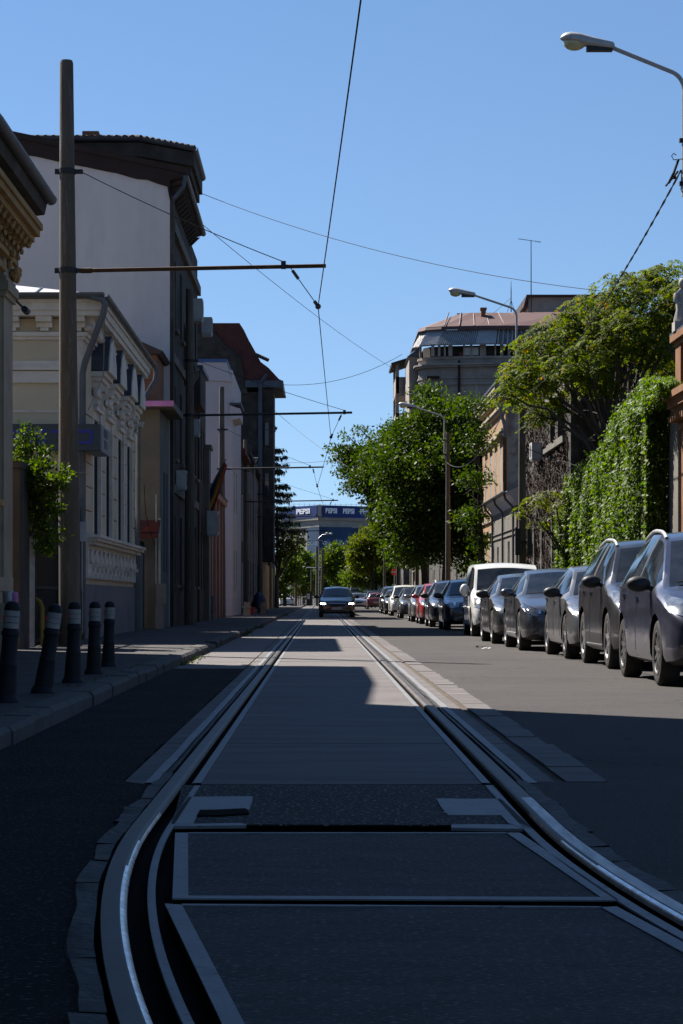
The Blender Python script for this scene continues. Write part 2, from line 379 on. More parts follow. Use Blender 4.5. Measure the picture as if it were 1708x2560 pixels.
K['twig'] = mat('dry_creeper_twig', (.085,.06,.046), .95, col2=(.045,.03,.024), scale=3)
# ---------------------------------------------------------------- light
SUN_EL = math.radians(46.2); SX, SY = -0.686, 0.727      # direction towards the sun (horizontal part)
W = bpy.data.worlds.new('World'); S.world = W; W.use_nodes = True
wn = W.node_tree; wn.nodes.clear()
wo = wn.nodes.new('ShaderNodeOutputWorld'); bg = wn.nodes.new('ShaderNodeBackground'); sk = wn.nodes.new('ShaderNodeTexSky')
sk.sky_type = 'NISHITA'; sk.sun_disc = False; sk.sun_elevation = SUN_EL
sk.sun_rotation = math.atan2(SX, SY)
sk.air_density = 1.0; sk.dust_density = 0.0; sk.ozone_density = 1.5; sk.altitude = 100
tcw = wn.nodes.new('ShaderNodeTexCoord'); va = wn.nodes.new('ShaderNodeVectorMath'); va.operation = 'ADD'; va.inputs[1].default_value = (0, 0, 0.11)
vn = wn.nodes.new('ShaderNodeVectorMath'); vn.operation = 'NORMALIZE'
wn.links.new(tcw.outputs['Generated'], va.inputs[0]); wn.links.new(va.outputs[0], vn.inputs[0]); wn.links.new(vn.outputs[0], sk.inputs[0])
hs = wn.nodes.new('ShaderNodeHueSaturation'); hs.inputs['Saturation'].default_value = 1.14; hs.inputs['Hue'].default_value = 0.503
wn.links.new(sk.outputs[0], hs.inputs['Color']); wn.links.new(hs.outputs[0], bg.inputs[0])
bg.inputs[1].default_value = 0.05
wn.links.new(bg.outputs[0], wo.inputs[0])
sd = bpy.data.lights.new('sun', 'SUN'); so = bpy.data.objects.new('sun', sd); C.objects.link(so)
sd.energy = 5.0; sd.angle = math.radians(0.55); sd.color = (1.0, .94, .86)
so.rotation_euler = Vector((SX*math.cos(SUN_EL), SY*math.cos(SUN_EL), math.sin(SUN_EL))).to_track_quat('Z', 'Y').to_euler()
so.location = (-20, 30, 40)
S.view_settings.view_transform = 'Standard'; S.view_settings.look = 'None'
S.view_settings.exposure = 1.36; S.view_settings.gamma = 1.0
S.cycles.max_bounces = 6; S.cycles.diffuse_bounces = 3; S.cycles.glossy_bounces = 3; S.cycles.transmission_bounces = 3
S.cycles.sample_clamp_indirect = 4.0
S.cycles.use_denoising = True

# ---------------------------------------------------------------- ground, road, kerbs
KL, KR = -1.87, 5.45
WALL_L, WALL_R = -4.5, 7.6
def grid_sheet(x0, x1, ys, z): 
    mb = MB()
    for a, b in zip(ys[:-1], ys[1:]): mb.poly((x0,a,z),(x1,a,z),(x1,b,z),(x0,b,z))
    return mb
g = MB(); g.poly((-1500,-300,-.16),(1500,-300,-.16),(1500,4000,-.16),(-1500,4000,-.16))
g.build('ground', K['ground'], kind='structure')
YEND = 330
ys = [-6,3,6,9,12,16,22,30,45,70,100,150,220,YEND]
# the right lane ends in a ragged line against the stone strip
m = MB()
rag = []
y = 0.0
while y < YEND:
    rag.append((1.345, y)); y += .35 if y < 60 else 12
def rshift(y): return max(0.0, 9.0-y)**2/58.0
for (xa,ya),(xb,yb) in zip(rag[:-1], rag[1:]):
    if yb <= 11.4:   # asphalt laps up to the rail here
        xa = .985 + rshift(ya); xb = .985 + rshift(yb)
    m.poly((xa,ya,0),(KR,ya,0),(KR,yb,0),(xb,yb,0))
m.build('road', K['asphalt'], kind='structure')
m = MB()
yy = 0.0; pts = []
while yy < 29.6:
    x = -.955 if yy > 11.05 else -.775 + rshift(yy)
    pts.append((x + R.uniform(-.012,.012), yy)); yy += .25
for (xa,ya),(xb,yb) in zip(pts[:-1], pts[1:]): m.poly((KL,ya,-.002),(xa,ya,-.002),(xb,yb,-.002),(KL,yb,-.002))
m.build('road_patch', K['asphalt_dark'], kind='structure')
# left lane further on: cast concrete bays with joints
m = MB(); y = 29.36
while y < YEND:
    L = R.uniform(4.5, 6.5); m.poly((KL,y+.012,-.004),(-.965,y+.012,-.004),(-.965,y+L,-.004),(KL,y+L,-.004)); y += L
m.build('lane', K['slab'], kind='structure')
m = MB(); m.poly((-2.2,-6,-.05),(6,-6,-.05),(6,YEND,-.05),(-2.2,YEND,-.05))
m.build('road_base', K['trough'], kind='structure')
# track slabs between and beside the rails (prefabricated, 3.1 m long)
m = MB(); y = 11.05; k = 0
def slab(mb, x0, x1, y0, y1, z):
    nseg = max(1, int((x1-x0)/.12))
    mb.box(x0, x1, y0, y1, -.045, z)
while y < YEND:
    j = .010 if y < 60 else .012
    dz = R.uniform(-.002,.002)
    slab(m, -.565, .77, y+j, y+3.1-j, dz)
    slab(m, -.945, -.835, y+j, y+3.1-j, dz-.001)
    slab(m, 1.04, 1.135, y+j, y+3.1-j, dz-.001)
    y += 3.1
m.build('track_path', K['slab'], kind='structure')
m = MB(); m.box(1.13,1.19,11.1,YEND,-.04,-.009); m.build('joint_path', K['grit'], kind='structure')
# stone setts on the outer right of the track
m = MB(); y = 11.15
while y < YEND:
    L = R.uniform(.75, 1.05) if y < 90 else 8
    o = R.uniform(-.015,.015)
    m.prism([(1.185,y+.008,-.04),(1.385+o,y+.008,-.04),(1.385+R.uniform(-.012,.02),y+L-.008,-.04),(1.185,y+L-.008,-.04)], (0,0,.045+R.uniform(-.004,.004)))
    y += L
m.build('sett_path', K['slab'], kind='structure')
# ---- rails
def rail_path(x0):
    ysn = [3.4+.16*i for i in range(50)] + [11.5+1.0*i for i in range(40)] + [52+6*i for i in range(47)]
    P = []
    for y in ysn:
        P.append((x0 + rshift(y), y, 2*max(0, 9-y)/58.0*-1))
    return P
def sweep(path, prof, ya=None, yb=None, side=1, jit=None):
    """prof: list of (s,z): s measured towards the middle of the track"""
    mb = MB(); rows = []
    for (x, y, sl) in path:
        if ya is not None and y < ya-1e-6: continue
        if yb is not None and y > yb+1e-6: continue
        t = Vector((sl, 1, 0)).normalized(); nrm = Vector((t.y, -t.x, 0)) * side
        row = []
        for i,(s,z) in enumerate(prof):
            if jit and y < 60: s = s + R.uniform(-jit, jit)*(1 if i not in (0,len(prof)-1) or True else 0); z = z + R.uniform(-jit,jit)*.35
            row.append(Vector((x,y,0)) + nrm*s + Vector((0,0,z)))
        rows.append(row)
    n = len(prof); vs = [p for r in rows for p in r]
    fs = [(i*n+k, i*n+k+1, (i+1)*n+k+1, (i+1)*n+k) for i in range(len(rows)-1) for k in range(n-1)]
    mb.add(vs, fs); return mb
def rail(x0, side, lab):
    root = thing('tram_rail', lab, 'rail', (x0, 11, 0), 'tram rails')
    P = rail_path(x0)
    sweep(P, [(-.0325,.0105),(-.031,.0135),(.018,.0142),(.022,.0135)], side=side).build('rail_head', K['rail'], root, smooth=True, ang=8)
    sweep(P, [(-.033,-.05),(-.0325,.0103)], side=side).build('rail_flank', K['trough'], root)
    if side < 0: sweep(P, [(-.0295,.0155),(.0,.0156),(.018,.0152)], side=side, yb=10.2).build('worn_tread', K['rail_bright'], root, smooth=True)
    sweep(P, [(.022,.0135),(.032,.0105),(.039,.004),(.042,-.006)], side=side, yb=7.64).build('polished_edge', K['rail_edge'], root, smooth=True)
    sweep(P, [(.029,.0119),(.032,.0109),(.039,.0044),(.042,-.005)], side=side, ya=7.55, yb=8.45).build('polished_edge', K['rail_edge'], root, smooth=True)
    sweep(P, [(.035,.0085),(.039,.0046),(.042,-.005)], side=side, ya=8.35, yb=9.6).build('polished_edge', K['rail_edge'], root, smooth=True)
    sweep(P, [(.022,.0135),(.032,.0105),(.039,.004),(.042,-.006)], side=side, ya=7.55).build('polished_edge', K['rail'], root, smooth=True)
    sweep(P, [(.042,-.006),(.044,-.042),(.076,-.042),(.080,-.02)], side=side, ya=11.0).build('groove', K['trough'], root)
    sweep(P, [(.064,-.030),(.070,-.010),(.0795,-.003)], side=side, ya=11.0).build('rusty_lip', K['rust'], root)
    sweep(P, [(.080,-.03),(.081,.002),(.122,.003),(.124,-.03)], side=side, ya=11.0).build('guard_strip', K['strip'], root)
    gw = [(.100,-.002),(.101,.004),(.124,.004),(.125,-.002)] if side > 0 else [(.082,-.002),(.083,.004),(.118,.004),(.119,-.002)]
    g2 = [(gw[0][0]+.001,-.045),(gw[0][0]+.001,-.001),(gw[3][0]-.001,-.001),(gw[3][0]-.001,-.045)]
    sweep(P, g2, side=side, yb=11.02).build('strip_flank', K['trough'], root)
    sweep(P, gw, side=side, yb=11.02).build('guard_strip', K['strip'], root)
    sweep(P, [(-.144,-.03),(-.143,.0045),(-.094,.0045),(-.093,-.03)], side=side, ya=11.05, jit=.0035).build('edge_strip', K['strip'], root)
    sweep(P, [(-.084,-.03),(-.083,.002),(-.060,.004),(-.058,-.03)], side=side, ya=11.05, jit=.005).build('sealing_strip', K['rubber'], root)
    if side > 0:
        pass
    # torn rubber profile pieces in the foreground
    y = 3.6
    mb = MB()
    while y < 11.0:
        L = R.uniform(.45,.85); sub = []
        n = 5
        a = []; b = []; c = []
        off = R.uniform(-.012,.012)
        for i in range(n+1):
            yy = y + (L-.012)*i/n
            xx = x0 + rshift(yy); sl = -2*max(0,9-yy)/58.0
            t = Vector((sl,1,0)).normalized(); nr = Vector((t.y,-t.x,0))*side
            wob = .010*math.sin(yy*5+off*90) + R.uniform(-.003,.003)
            a.append(Vector((xx,yy,-.03)) + nr*(-.135+wob+off))
            b.append(Vector((xx,yy,.006+R.uniform(-.002,.004))) + nr*(-.112+wob+off))
            c.append(Vector((xx,yy,.003+R.uniform(-.003,.002))) + nr*(-.048+wob*.3))
        d = [p + Vector((0,0,-.03)) for p in c]
        n1 = n+1; vs = a+b+c+d
        mb.add(vs, [(r*n1+i, r*n1+i+1, (r+1)*n1+i+1, (r+1)*n1+i) for r in range(3) for i in range(n)])
        y += L
    mb.build('rubber_profile', K['rubber'], root, smooth=True, ang=60)
    return root
rail(-.69, 1, 'polished left tram rail curving away in the foreground with torn rubber edging')
rail(.895, -1, 'polished right tram rail sweeping out to the side beside the asphalt lane')
# ---- foreground panels between the rails
def gpoly(pts, z): 
    return [(gr(*p)[0], gr(*p)[1], z) for p in pts]
def clipped(pts, z, name, matl, thick=.05):
    mb = MB(); mb.prism([(x,y,z-thick) for x,y,_ in gpoly(pts,0)], (0,0,thick)); return mb
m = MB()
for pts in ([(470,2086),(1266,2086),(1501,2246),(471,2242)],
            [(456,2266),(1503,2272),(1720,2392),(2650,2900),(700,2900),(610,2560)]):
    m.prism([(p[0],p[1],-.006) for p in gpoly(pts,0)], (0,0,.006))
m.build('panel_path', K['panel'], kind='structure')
m = MB()
for pts in ([(438,2084),(470,2084),(471,2242),(431,2249)], [(1266,2084),(1300,2084),(1549,2253.5),(1501,2245)],
            [(431,2249),(470,2242),(1503,2245.5),(1549,2253.5)], [(470,2083.2),(1266,2083.2),(1266,2085.2),(470,2085.2)],
            [(412,2262),(455,2265),(610,2560),(554,2560)], [(554,2560),(610,2560),(700,2900),(636,2900)],
            [(1542,2269),(1503,2271),(1720,2391),(1720,2365)], [(455,2262.5),(1503,2269),(1503,2271),(455,2266)]):
    m.prism([(p[0],p[1],-.001) for p in gpoly(pts,0)], (0,0,.005))
m.build('panel_frame', K['strip'], kind='structure')
m = MB()
for pts in ([(439,2085),(1299,2085),(1547,2253),(432,2248.5)], [(413,2263),(1541,2269.5),(1719,2365),(2650,2860),(637,2890),(555,2558)]):
    m.prism([(p[0],p[1],-.048) for p in gpoly(pts,0)], (0,0,.041))
m.build('panel_base', K['trough'], kind='structure')
# gravelly patch between the slabs and the panels
m = MB(); m.prism([(p[0],p[1],-.006) for p in gpoly([(455,1962),(1235,1962),(1322,2062),(432,2060)],0)], (0,0,.005))
m.build('patch_path', K['patch'], kind='structure')
m = MB(); m.prism([(p[0],p[1],-.049) for p in gpoly([(456,1962.5),(1234,1962.5),(1320,2061),(433,2059.5)],0)], (0,0,.042))
m.build('patch_base', K['trough'], kind='structure')
m = MB()
def jag(pts, z): m.prism([(p[0],p[1],z-.012) for p in gpoly(pts,0)], (0,0,.012))
jag([(471,1994),(560,1993),(632,1993),(630,2008),(622,2027),(614,2024),(560,2027),(498,2030),(488,2050),(482,2062),(427,2062),(437,2038)], .004)
jag([(425,2062),(484,2061),(600,2059),(616,2062),(616,2065),(425,2067)], .003)
jag([(1090,1998),(1170,1999),(1253,1999),(1332,2074),(1300,2071),(1285,2064),(1271,2060),(1253,2040),(1120,2039),(1118,2035),(1108,2034),(1112,2029),(1106,2024)], .004)
jag([(1129,2063),(1200,2062),(1289,2063),(1332,2074),(1250,2073),(1128,2071)], .003)
m.build('patch_repair', K['strip'], kind='structure')
m = MB(); jag([(500,2028),(540,2027.5),(614,2024),(623,2036),(560,2041),(493,2042)], .0065)
m.build('patch_hole', K['trough'], kind='structure')
# ---- kerbs and pavements
m = MB(); y = -4.0
while y < YEND:
    L = R.uniform(.9,1.1) if y < 80 else 10
    j = R.uniform(-.012,.012); h = R.uniform(-.008,.008); dip = 0
    if 39.2 < y < 41.5: dip = -.05
    x1 = KL + j
    m.prism([(x1-.2,y+.006,-.1),(x1,y+.006,-.1),(x1,y+.006,.085+h+dip),(x1-.03,y+.006,.12+h+dip),(x1-.2,y+.006,.125+h+dip)], (R.uniform(-.008,.008),L-.012,R.uniform(-.006,.006)))
    y += L
m.build('kerb', K['kerb'], kind='structure')
m = MB()
for a,b in zip(ys[:-1], ys[1:]): m.box(-16 if b<30 else -6.5, KL-.2, a, b, -.12, .115)
m.build('pavement', K['pave'], kind='structure')
m = MB(); y = -4.0
while y < YEND:
    L = 1.0 if y < 60 else 10
    m.box(KR, KR+.18, y+.006, y+L-.006, -.1, .125+R.uniform(-.005,.005)); y += L
m.build('kerb', K['kerb'], kind='structure')
m = MB()
for a,b in zip(ys[:-1], ys[1:]): m.box(KR+.18, 14, a, b, -.12, .12)
m.build('pavement', K['pave'], kind='structure')
# pavement cracks / seams on the left side
m = MB()
for (a,b) in [((-4.4,19.5),(-2.2,22.6)),((-4.4,31),(-2.3,31.4)),((-4.3,17.2),(-2.9,18.4)),((-3.1,24),(-2.2,27.5))]:
    d = Vector((b[0]-a[0], b[1]-a[1], 0)).normalized(); n = Vector((-d.y,d.x,0))*.012
    a3, b3 = Vector((*a,.119)), Vector((*b,.119)); m.poly(a3-n, b3-n, b3+n, a3+n)
m.build('pavement_line', K['kerb'], kind='structure')
# grass tufts along the left kerb and in the slab joint
def quads_mesh(P, T, Bv, l, w):
    """diamond leaves: P base points, T length directions, Bv width directions"""
    n = len(P); l = np.asarray(l).reshape(-1,1); w = np.asarray(w).reshape(-1,1)
    v = np.empty((n,4,3)); v[:,0] = P; v[:,1] = P + T*l*.5 + Bv*w*.5; v[:,2] = P + T*l; v[:,3] = P + T*l*.5 - Bv*w*.5
    return v.reshape(-1,3)
def quads_obj(name, v, matl, parent=None, **kw):
    n = len(v)//4
    me = bpy.data.meshes.new(name)
    loc = Vector((0,0,0))
    if parent is not None: v = v - np.array(ORG[parent.name])
    me.vertices.add(len(v)); me.vertices.foreach_set('co', v.astype(np.float32).ravel())
    me.loops.add(len(v)); me.loops.foreach_set('vertex_index', np.arange(len(v), dtype=np.int32))
    me.polygons.add(n); me.polygons.foreach_set('loop_start', np.arange(0,len(v),4,dtype=np.int32)); 
    try: me.polygons.foreach_set('loop_total', np.full(n,4,dtype=np.int32))
    except Exception: pass
    me.update(calc_edges=True); me.materials.append(matl)
    o = bpy.data.objects.new(name, me); C.objects.link(o)
    if parent is not None: o.parent = parent; ORG[o.name] = ORG[parent.name]
    return _tag(o, kw.get('label'), kw.get('cat'), kw.get('group'), kw.get('kind'))
def unit(a): return a/np.maximum(np.linalg.norm(a,axis=1,keepdims=True),1e-9)
gp = []
for (x,y0,y1,n,s) in [(-1.84,29.5,37,300,.07),(-1.84,54,60,110,.09),(-1.84,70,76,100,.10),(-1.84,120,126,90,.14),(-1.0,31,36,90,.035),(-2.12,20,27,50,.04),(-1.86,8,29,90,.035),(-4.35,36.5,43,50,.18)]:
    yv = RN.uniform(y0,y1,n)
    keep = np.sin(yv*2.1+x)+np.sin(yv*5.3)*.6 > -.3
    yv = yv[keep]; zz = np.where(x < -1.9, .11, -.02)
    gp.append((np.stack([x+RN.normal(0,.05,len(yv)), yv, np.full(len(yv), float(zz))],1), np.full(len(yv), s)))
P = np.concatenate([a for a,_ in gp]); ss = np.concatenate([b for _,b in gp])
T = unit(np.stack([RN.normal(0,.5,len(P)), RN.normal(0,.5,len(P)), np.abs(RN.normal(.8,.3,len(P)))],1)); Bv = unit(np.cross(T, RN.normal(0,1,(len(P),3))))
quads_obj('grass', quads_mesh(P,T,Bv,ss*RN.uniform(.5,1.3,len(P)), ss*.28), K['grass'], kind='stuff', label='sparse grass tufts growing in the kerb gutter', cat='grass')
# ---------------------------------------------------------------- cars
def interp_s(pts, yy, sig):
    """piecewise linear through pts, lightly rounded"""
    xs = np.array([p[0] for p in pts]); zs = np.array([p[1] for p in pts])
    fine = np.arange(xs[0]-.5, xs[-1]+.5, .01); f = np.interp(fine, xs, zs)
    # linear extrapolation at both ends keeps the end slopes
    k = np.arange(-int(3*sig/.01), int(3*sig/.01)+1)*.01
    w = np.exp(-.5*(k/sig)**2); w /= w.sum()
    s0 = (zs[1]-zs[0])/max(1e-6,xs[1]-xs[0]); s1 = (zs[-1]-zs[-2])/max(1e-6,xs[-1]-xs[-2])
    f = np.where(fine < xs[0], zs[0]+(fine-xs[0])*s0, f); f = np.where(fine > xs[-1], zs[-1]+(fine-xs[-1])*s1, f)
    pad = len(k)//2
    f = np.convolve(np.pad(f, pad, mode='edge'), w, mode='valid')
    return np.interp(yy, fine, f)

KINDS = {
 # fractions: y in metres from the nose, z in fractions of H
 'hatch':  dict(L=4.1, H=1.48, Wd=1.76, yc=1.02, zc=.655, yh=1.92, yr=3.45, zr=.965, yb=3.92, zb=.68, tailz=.64, belt0=.60, belt1=.66, wf=.82, wb=2.55, rw=.315, nose=.43),
 'compact':dict(L=4.3, H=1.43, Wd=1.80, yc=1.20, zc=.665, yh=2.05, yr=3.5, zr=.955, yb=4.05, zb=.69, tailz=.66, belt0=.62, belt1=.70, wf=.90, wb=2.70, rw=.33, nose=.42),
 'sedan':  dict(L=4.65, H=1.44, Wd=1.82, yc=1.32, zc=.665, yh=2.25, yr=3.25, zr=.96, yb=4.0, zb=.72, tailz=.70, belt0=.625, belt1=.68, wf=.86, wb=2.80, rw=.335, nose=.43),
 'suv':    dict(L=4.7, H=1.69, Wd=1.82, yc=1.20, zc=.655, yh=1.95, yr=4.15, zr=.965, yb=4.55, zb=.66, tailz=.60, belt0=.60, belt1=.64, wf=.92, wb=2.67, rw=.36, nose=.40),
 'mpv':    dict(L=4.3, H=1.64, Wd=1.83, yc=.95, zc=.625, yh=1.95, yr=3.75, zr=.965, yb=4.15, zb=.64, tailz=.58, belt0=.575, belt1=.63, wf=.86, wb=2.65, rw=.335, nose=.40),
 'estate': dict(L=4.5, H=1.50, Wd=1.78, yc=1.12, zc=.65, yh=2.0, yr=3.9, zr=.965, yb=4.35, zb=.66, tailz=.62, belt0=.60, belt1=.65, wf=.86, wb=2.62, rw=.32, nose=.42),
 'van':    dict(L=4.4, H=1.77, Wd=1.82, yc=.90, zc=.60, yh=1.62, yr=4.2, zr=.985, yb=4.34, zb=.60, tailz=.55, belt0=.535, belt1=.56, wf=.84, wb=2.72, rw=.325, nose=.36),
}
def make_car(name, label, group, kind, paintmat, loc, rz=0.0, detail=2, rails=False, mirror='paint', lens='lens', grille='wide', drl=False, rear=False, cladding=False, rimmat='rim', spokes=5, res=1.0, chrome_sill=False, headlamp=None, over={}):
    k = dict(KINDS[kind]); k.update(over)
    L,H,hw = k['L'],k['H'],k['Wd']/2
    yc,yh,yr,yb = k['yc'],k['yh'],k['yr'],k['yb']
    cat = 'van' if kind == 'van' else 'car'
    root = thing(name, label, cat, loc, group, rz)
    zc = k['zc']*H; zn = k['nose']*H
    top = [(0,zn),(.05,zn+.11*H*.55),(.16,zn+.115*H),(.40*yc+.1,zc-.055*H-.01),(.75*yc,zc-.022*H),(yc,zc),(yh,.955*H),(yh+.35,.99*H),((yh+yr)/2,H),(yr,k['zr']*H),(yb,k['zb']*H),(L-.10,k['tailz']*H+.0),(L-.02,k['tailz']*H-.08),(L,.48*H)]
    if kind == 'van': top = [(0,zn),(.05,zn+.08*H),(.15,zn+.13*H),(.5,zc-.06*H),(yc,zc),(yh,.955*H),(yh+.3,.99*H),(2.6,H),(yr,k['zr']*H),(yb,k['zb']*H),(L-.03,k['tailz']*H),(L,.45*H)]
    hwt = [(0,.60*hw),(.12,.74*hw),(.35,.83*hw),(yc,.86*hw),(yh,.66*hw),((yh+yr)/2,.665*hw),(yr,.63*hw),(yb,.80*hw),(L-.1,.78*hw),(L,.66*hw)]
    if kind == 'van': hwt = [(0,.60*hw),(.12,.74*hw),(.35,.84*hw),(yc,.90*hw),(yh,.80*hw),(2.6,.82*hw),(yr,.80*hw),(yb,.84*hw),(L,.80*hw)]
    if kind in ('suv','mpv'): hwt = [(a, b*1.03 if a > yc-.01 else b) for a,b in hwt]
    plan = [(0,.74),(.03,.80),(.08,.86),(.18,.925),(.38,.972),(.75,1.0),(L-.7,.995),(L-.3,.955),(L-.1,.89),(L-.03,.84),(L,.78)]
    zbt = [(0,.175*H),(.15,.135*H),(.6,.12*H),(L-.6,.125*H),(L-.1,.17*H),(L,.22*H)]
    blt = [(0,zn-.03*H),(.2,zn+.045*H),(.6*yc,k['belt0']*H-.05*H),(yc,k['belt0']*H),(yb,k['belt1']*H),(L-.05,k['tailz']*H-.09*H),(L,.42*H)]
    st = sorted(set([0,.015,.035,.06,.09,.125,.165,.21,.26,.32,.39,.46] + list(np.round(np.arange(.54, L-.35, .085/res),3)) + [round(L-a,3) for a in (.34,.27,.21,.16,.11,.07,.04,.018,0)]))
    ya = np.array(st); nS = len(ya)
    ztop = interp_s(top, ya, .045); hwtp = interp_s(hwt, ya, .08); pl = interp_s(plan, ya, .012); zbv = interp_s(zbt, ya, .05); bl = interp_s(blt, ya, .09)
    crown = np.interp(ya, [0,.2,yc,yh,yr,yb,L], [.02,.035,.035,.05,.05,.045,.03])
    zed = ztop - crown
    rings = []
    for i in range(nS):
        w = hw*pl[i]; zb,be,ze,zt = zbv[i], min(bl[i], zed[i]-.012), zed[i], ztop[i]
        wt = min(hwtp[i], w*.97)
        wb_ = w*.985 if zed[i]-bl[i] > .05 else w*.95 + 0*wt
        zs = zb + .10; 
        P = [(0,zb),(.5*w,zb),(.86*w,zb+.01),(.955*w,zs*.5+zb*.5),(.985*w,zs+.02)]
        z4, z6 = zs+.02, be
        for j in range(1,6):
            t = j/6.0; z = z4 + (z6-z4)*t
            bulge = 1.0 + .012*math.sin(PI*t) - .028*max(0,t-.62)**1.3
            P.append((.985*w*bulge + (wb_-.985*w)*t, z))
        P.append((wb_, z6))
        for t in (.22,.46,.70,.925):
            P.append((wb_ + (wt-wb_)*t + .018*math.sin(PI*t), z6 + (ze-z6)*t))
        P.append((wt, ze))
        for t in (.075,.26,.46,.66,.84):
            P.append((wt*(1-t), ze + (zt-ze)*math.sin(t*PI/2)))
        P.append((0, zt)); rings.append(P)
    nP = len(rings[0])
    # index of the profile segments
    iBelt = 10; iEdge = 15; iTop = nP-1
    bm = bmesh.new(); V = []
    for i,P in enumerate(rings):
        row = [bm.verts.new((x, ya[i], z)) for x,z in P]
        row += [bm.verts.new((-P[j][0], ya[i], P[j][1])) for j in range(nP-2, 0, -1)]
        V.append(row)
    nR = len(V[0])
    PAINT,WS,SG,TRIM,RG,WELL = range(6)
    cp_y = yb - (.12 if kind not in ('sedan',) else .55)
    if kind == 'van': cp_y = yh + .75
    bpil = yc + .62*(yr-yc)*.72 + .15 if kind != 'van' else yh+.9
    if kind == 'sedan': bpil = 2.35
    for i in range(nS-1):
        ym = (ya[i]+ya[i+1])/2
        for j in range(nR):
            jj = j if j < nP-1 else nR-1-j
            mi = PAINT
            if jj < 3: mi = TRIM
            elif cladding and jj < 5: mi = TRIM
            if iEdge <= jj < iTop:
                if yc+.03 < ym < yh-.03 and jj > iEdge: mi = WS
                if yr+.05 < ym < yb-.05 and jj > iEdge: mi = RG
            if iBelt <= jj < iEdge-1 and yc+.16 < ym < cp_y and zed[i]-bl[i] > .10:
                mi = SG
                if abs(ym-bpil) < .055: mi = TRIM
            if jj == iEdge-1 and yc+.16 < ym < cp_y and kind != 'van': mi = PAINT
            if jj == iBelt and mi == SG and zed[i]-bl[i] < .14: mi = TRIM
            f = bm.faces.new((V[i][j], V[i+1][j], V[i+1][(j+1)%nR], V[i][(j+1)%nR])); f.material_index = mi
    f = bm.faces.new(V[0]); f.material_index = PAINT
    f = bm.faces.new(V[-1][::-1]); f.material_index = PAINT
    bmesh.ops.recalc_face_normals(bm, faces=bm.faces[:])
    me = bpy.data.meshes.new('car_shell'); bm.to_mesh(me); bm.free()
    for _ in range(6): me.materials.append(None)
    shell = bpy.data.objects.new('car_shell', me); C.objects.link(shell)
    # wheel arches
    rw = k['rw']; wys = (k['wf'], k['wf']+k['wb'])
    cb = MB()
    for wy in wys:
        for s in (-1,1):
            a = [(s*(hw-.30)), s*(hw+.2)]
            cb.lathe([(rw+.055,min(a)),(rw+.055,max(a))], (0,wy,rw+.01), 28, 'x')
    cut = cb.build('cutter', K['well'], local=True)
    cut.location = (0,0,0)
    for _ in range(5): cut.data.materials.append(None)
    cut.data.polygons.foreach_set('material_index', [5]*len(cut.data.polygons))
    cbm = bmesh.new(); cbm.from_mesh(cut.data); bmesh.ops.recalc_face_normals(cbm, faces=cbm.faces[:]); cbm.to_mesh(cut.data); cbm.free()
    md = shell.modifiers.new('b','BOOLEAN'); md.operation='DIFFERENCE'; md.object=cut; md.solver='EXACT'
    try: md.material_mode = 'INDEX'
    except Exception: pass
    dg = bpy.context.evaluated_depsgraph_get(); dg.update()
    ev = bpy.data.meshes.new_from_object(shell.evaluated_get(dg), depsgraph=dg)
    bpy.data.objects.remove(shell); bpy.data.objects.remove(cut)
    vco = [v.co.copy() for v in ev.vertices]
    polys = [(tuple(p.vertices), p.material_index, p.center.copy()) for p in ev.polygons]
    bvh = BVHTree.FromPolygons(vco, [p[0] for p in polys])
    def part(nm, test, matl, parent=root):
        used = {}; fs = []; vs = []
        for vi, mi, ce in polys:
            if not test(mi, ce): continue
            f = []
            for v in vi:
                if v not in used: used[v] = len(vs); vs.append(tuple(vco[v]))
                f.append(used[v])
            fs.append(tuple(f))
        if not fs: return None
        mb = MB(); mb.v = vs; mb.f = fs
        return mb.build(nm, matl, parent, local=True, smooth=True, ang=38)
    body = part('body', lambda mi,c: mi == PAINT or mi == WELL, [paintmat, K['well']])
    # wheel wells keep the dark material
    part_idx = [1 if mi == WELL else 0 for vi,mi,ce in polys if mi in (PAINT, WELL)]
    body.data.polygons.foreach_set('material_index', part_idx)
    part('windscreen', lambda mi,c: mi == WS, K['carglass'])
    part('side_window', lambda mi,c: mi == SG and c.x < 0, K['carglass'])
    part('side_window', lambda mi,c: mi == SG and c.x > 0, K['carglass'])
    part('rear_window', lambda mi,c: mi == RG, K['carglass'])
    part('trim', lambda mi,c: mi == TRIM, K['black'])
    # ---- patches projected on the skin
    def patch(nm, tl, blw, matl, axis='front', nx=8, ny=4, off=.007, parent=root, flip=1, skirt=.02):
        tl = [tl] if not isinstance(tl, list) else tl
        def along(pl, t):
            xs = np.linspace(0,1,len(pl)); return (float(np.interp(t,xs,[p[0] for p in pl])), float(np.interp(t,xs,[p[1] for p in pl])))
        vs = []; 
        for r in range(-1, ny+2):
            for c in range(-1, nx+2):
                rr = min(max(r,0),ny); cc = min(max(c,0),nx)
                a = along(tl, cc/nx); b = along(blw, cc/nx); t = rr/ny
                u = a[0]+(b[0]-a[0])*t; z = a[1]+(b[1]-a[1])*t
                u *= flip
                edge = (r != rr or c != cc)
                if axis == 'front': o, d = Vector((u,-2,z)), Vector((0,1,0))
                elif axis == 'rear': o, d = Vector((u,L+2,z)), Vector((0,-1,0))
                elif axis == 'side': o, d = Vector((flip*3, abs(u) if flip < 0 else u, z)), Vector((-flip,0,0))
                h, nrm, _, _ = bvh.ray_cast(o, d)
                if h is None:
                    h = bvh.find_nearest(o + d*2.0)[0]; nrm = -d
                if nrm.dot(d) > 0: nrm = -nrm
                vs.append(h + (nrm*.35 - d*.65).normalized()*(off if not edge else -skirt))
        nc = nx+3; nr = ny+3
        mb = MB(); mb.add(vs, [(r*nc+c, r*nc+c+1, (r+1)*nc+c+1, (r+1)*nc+c) for r in range(nr-1) for c in range(nc-1)])
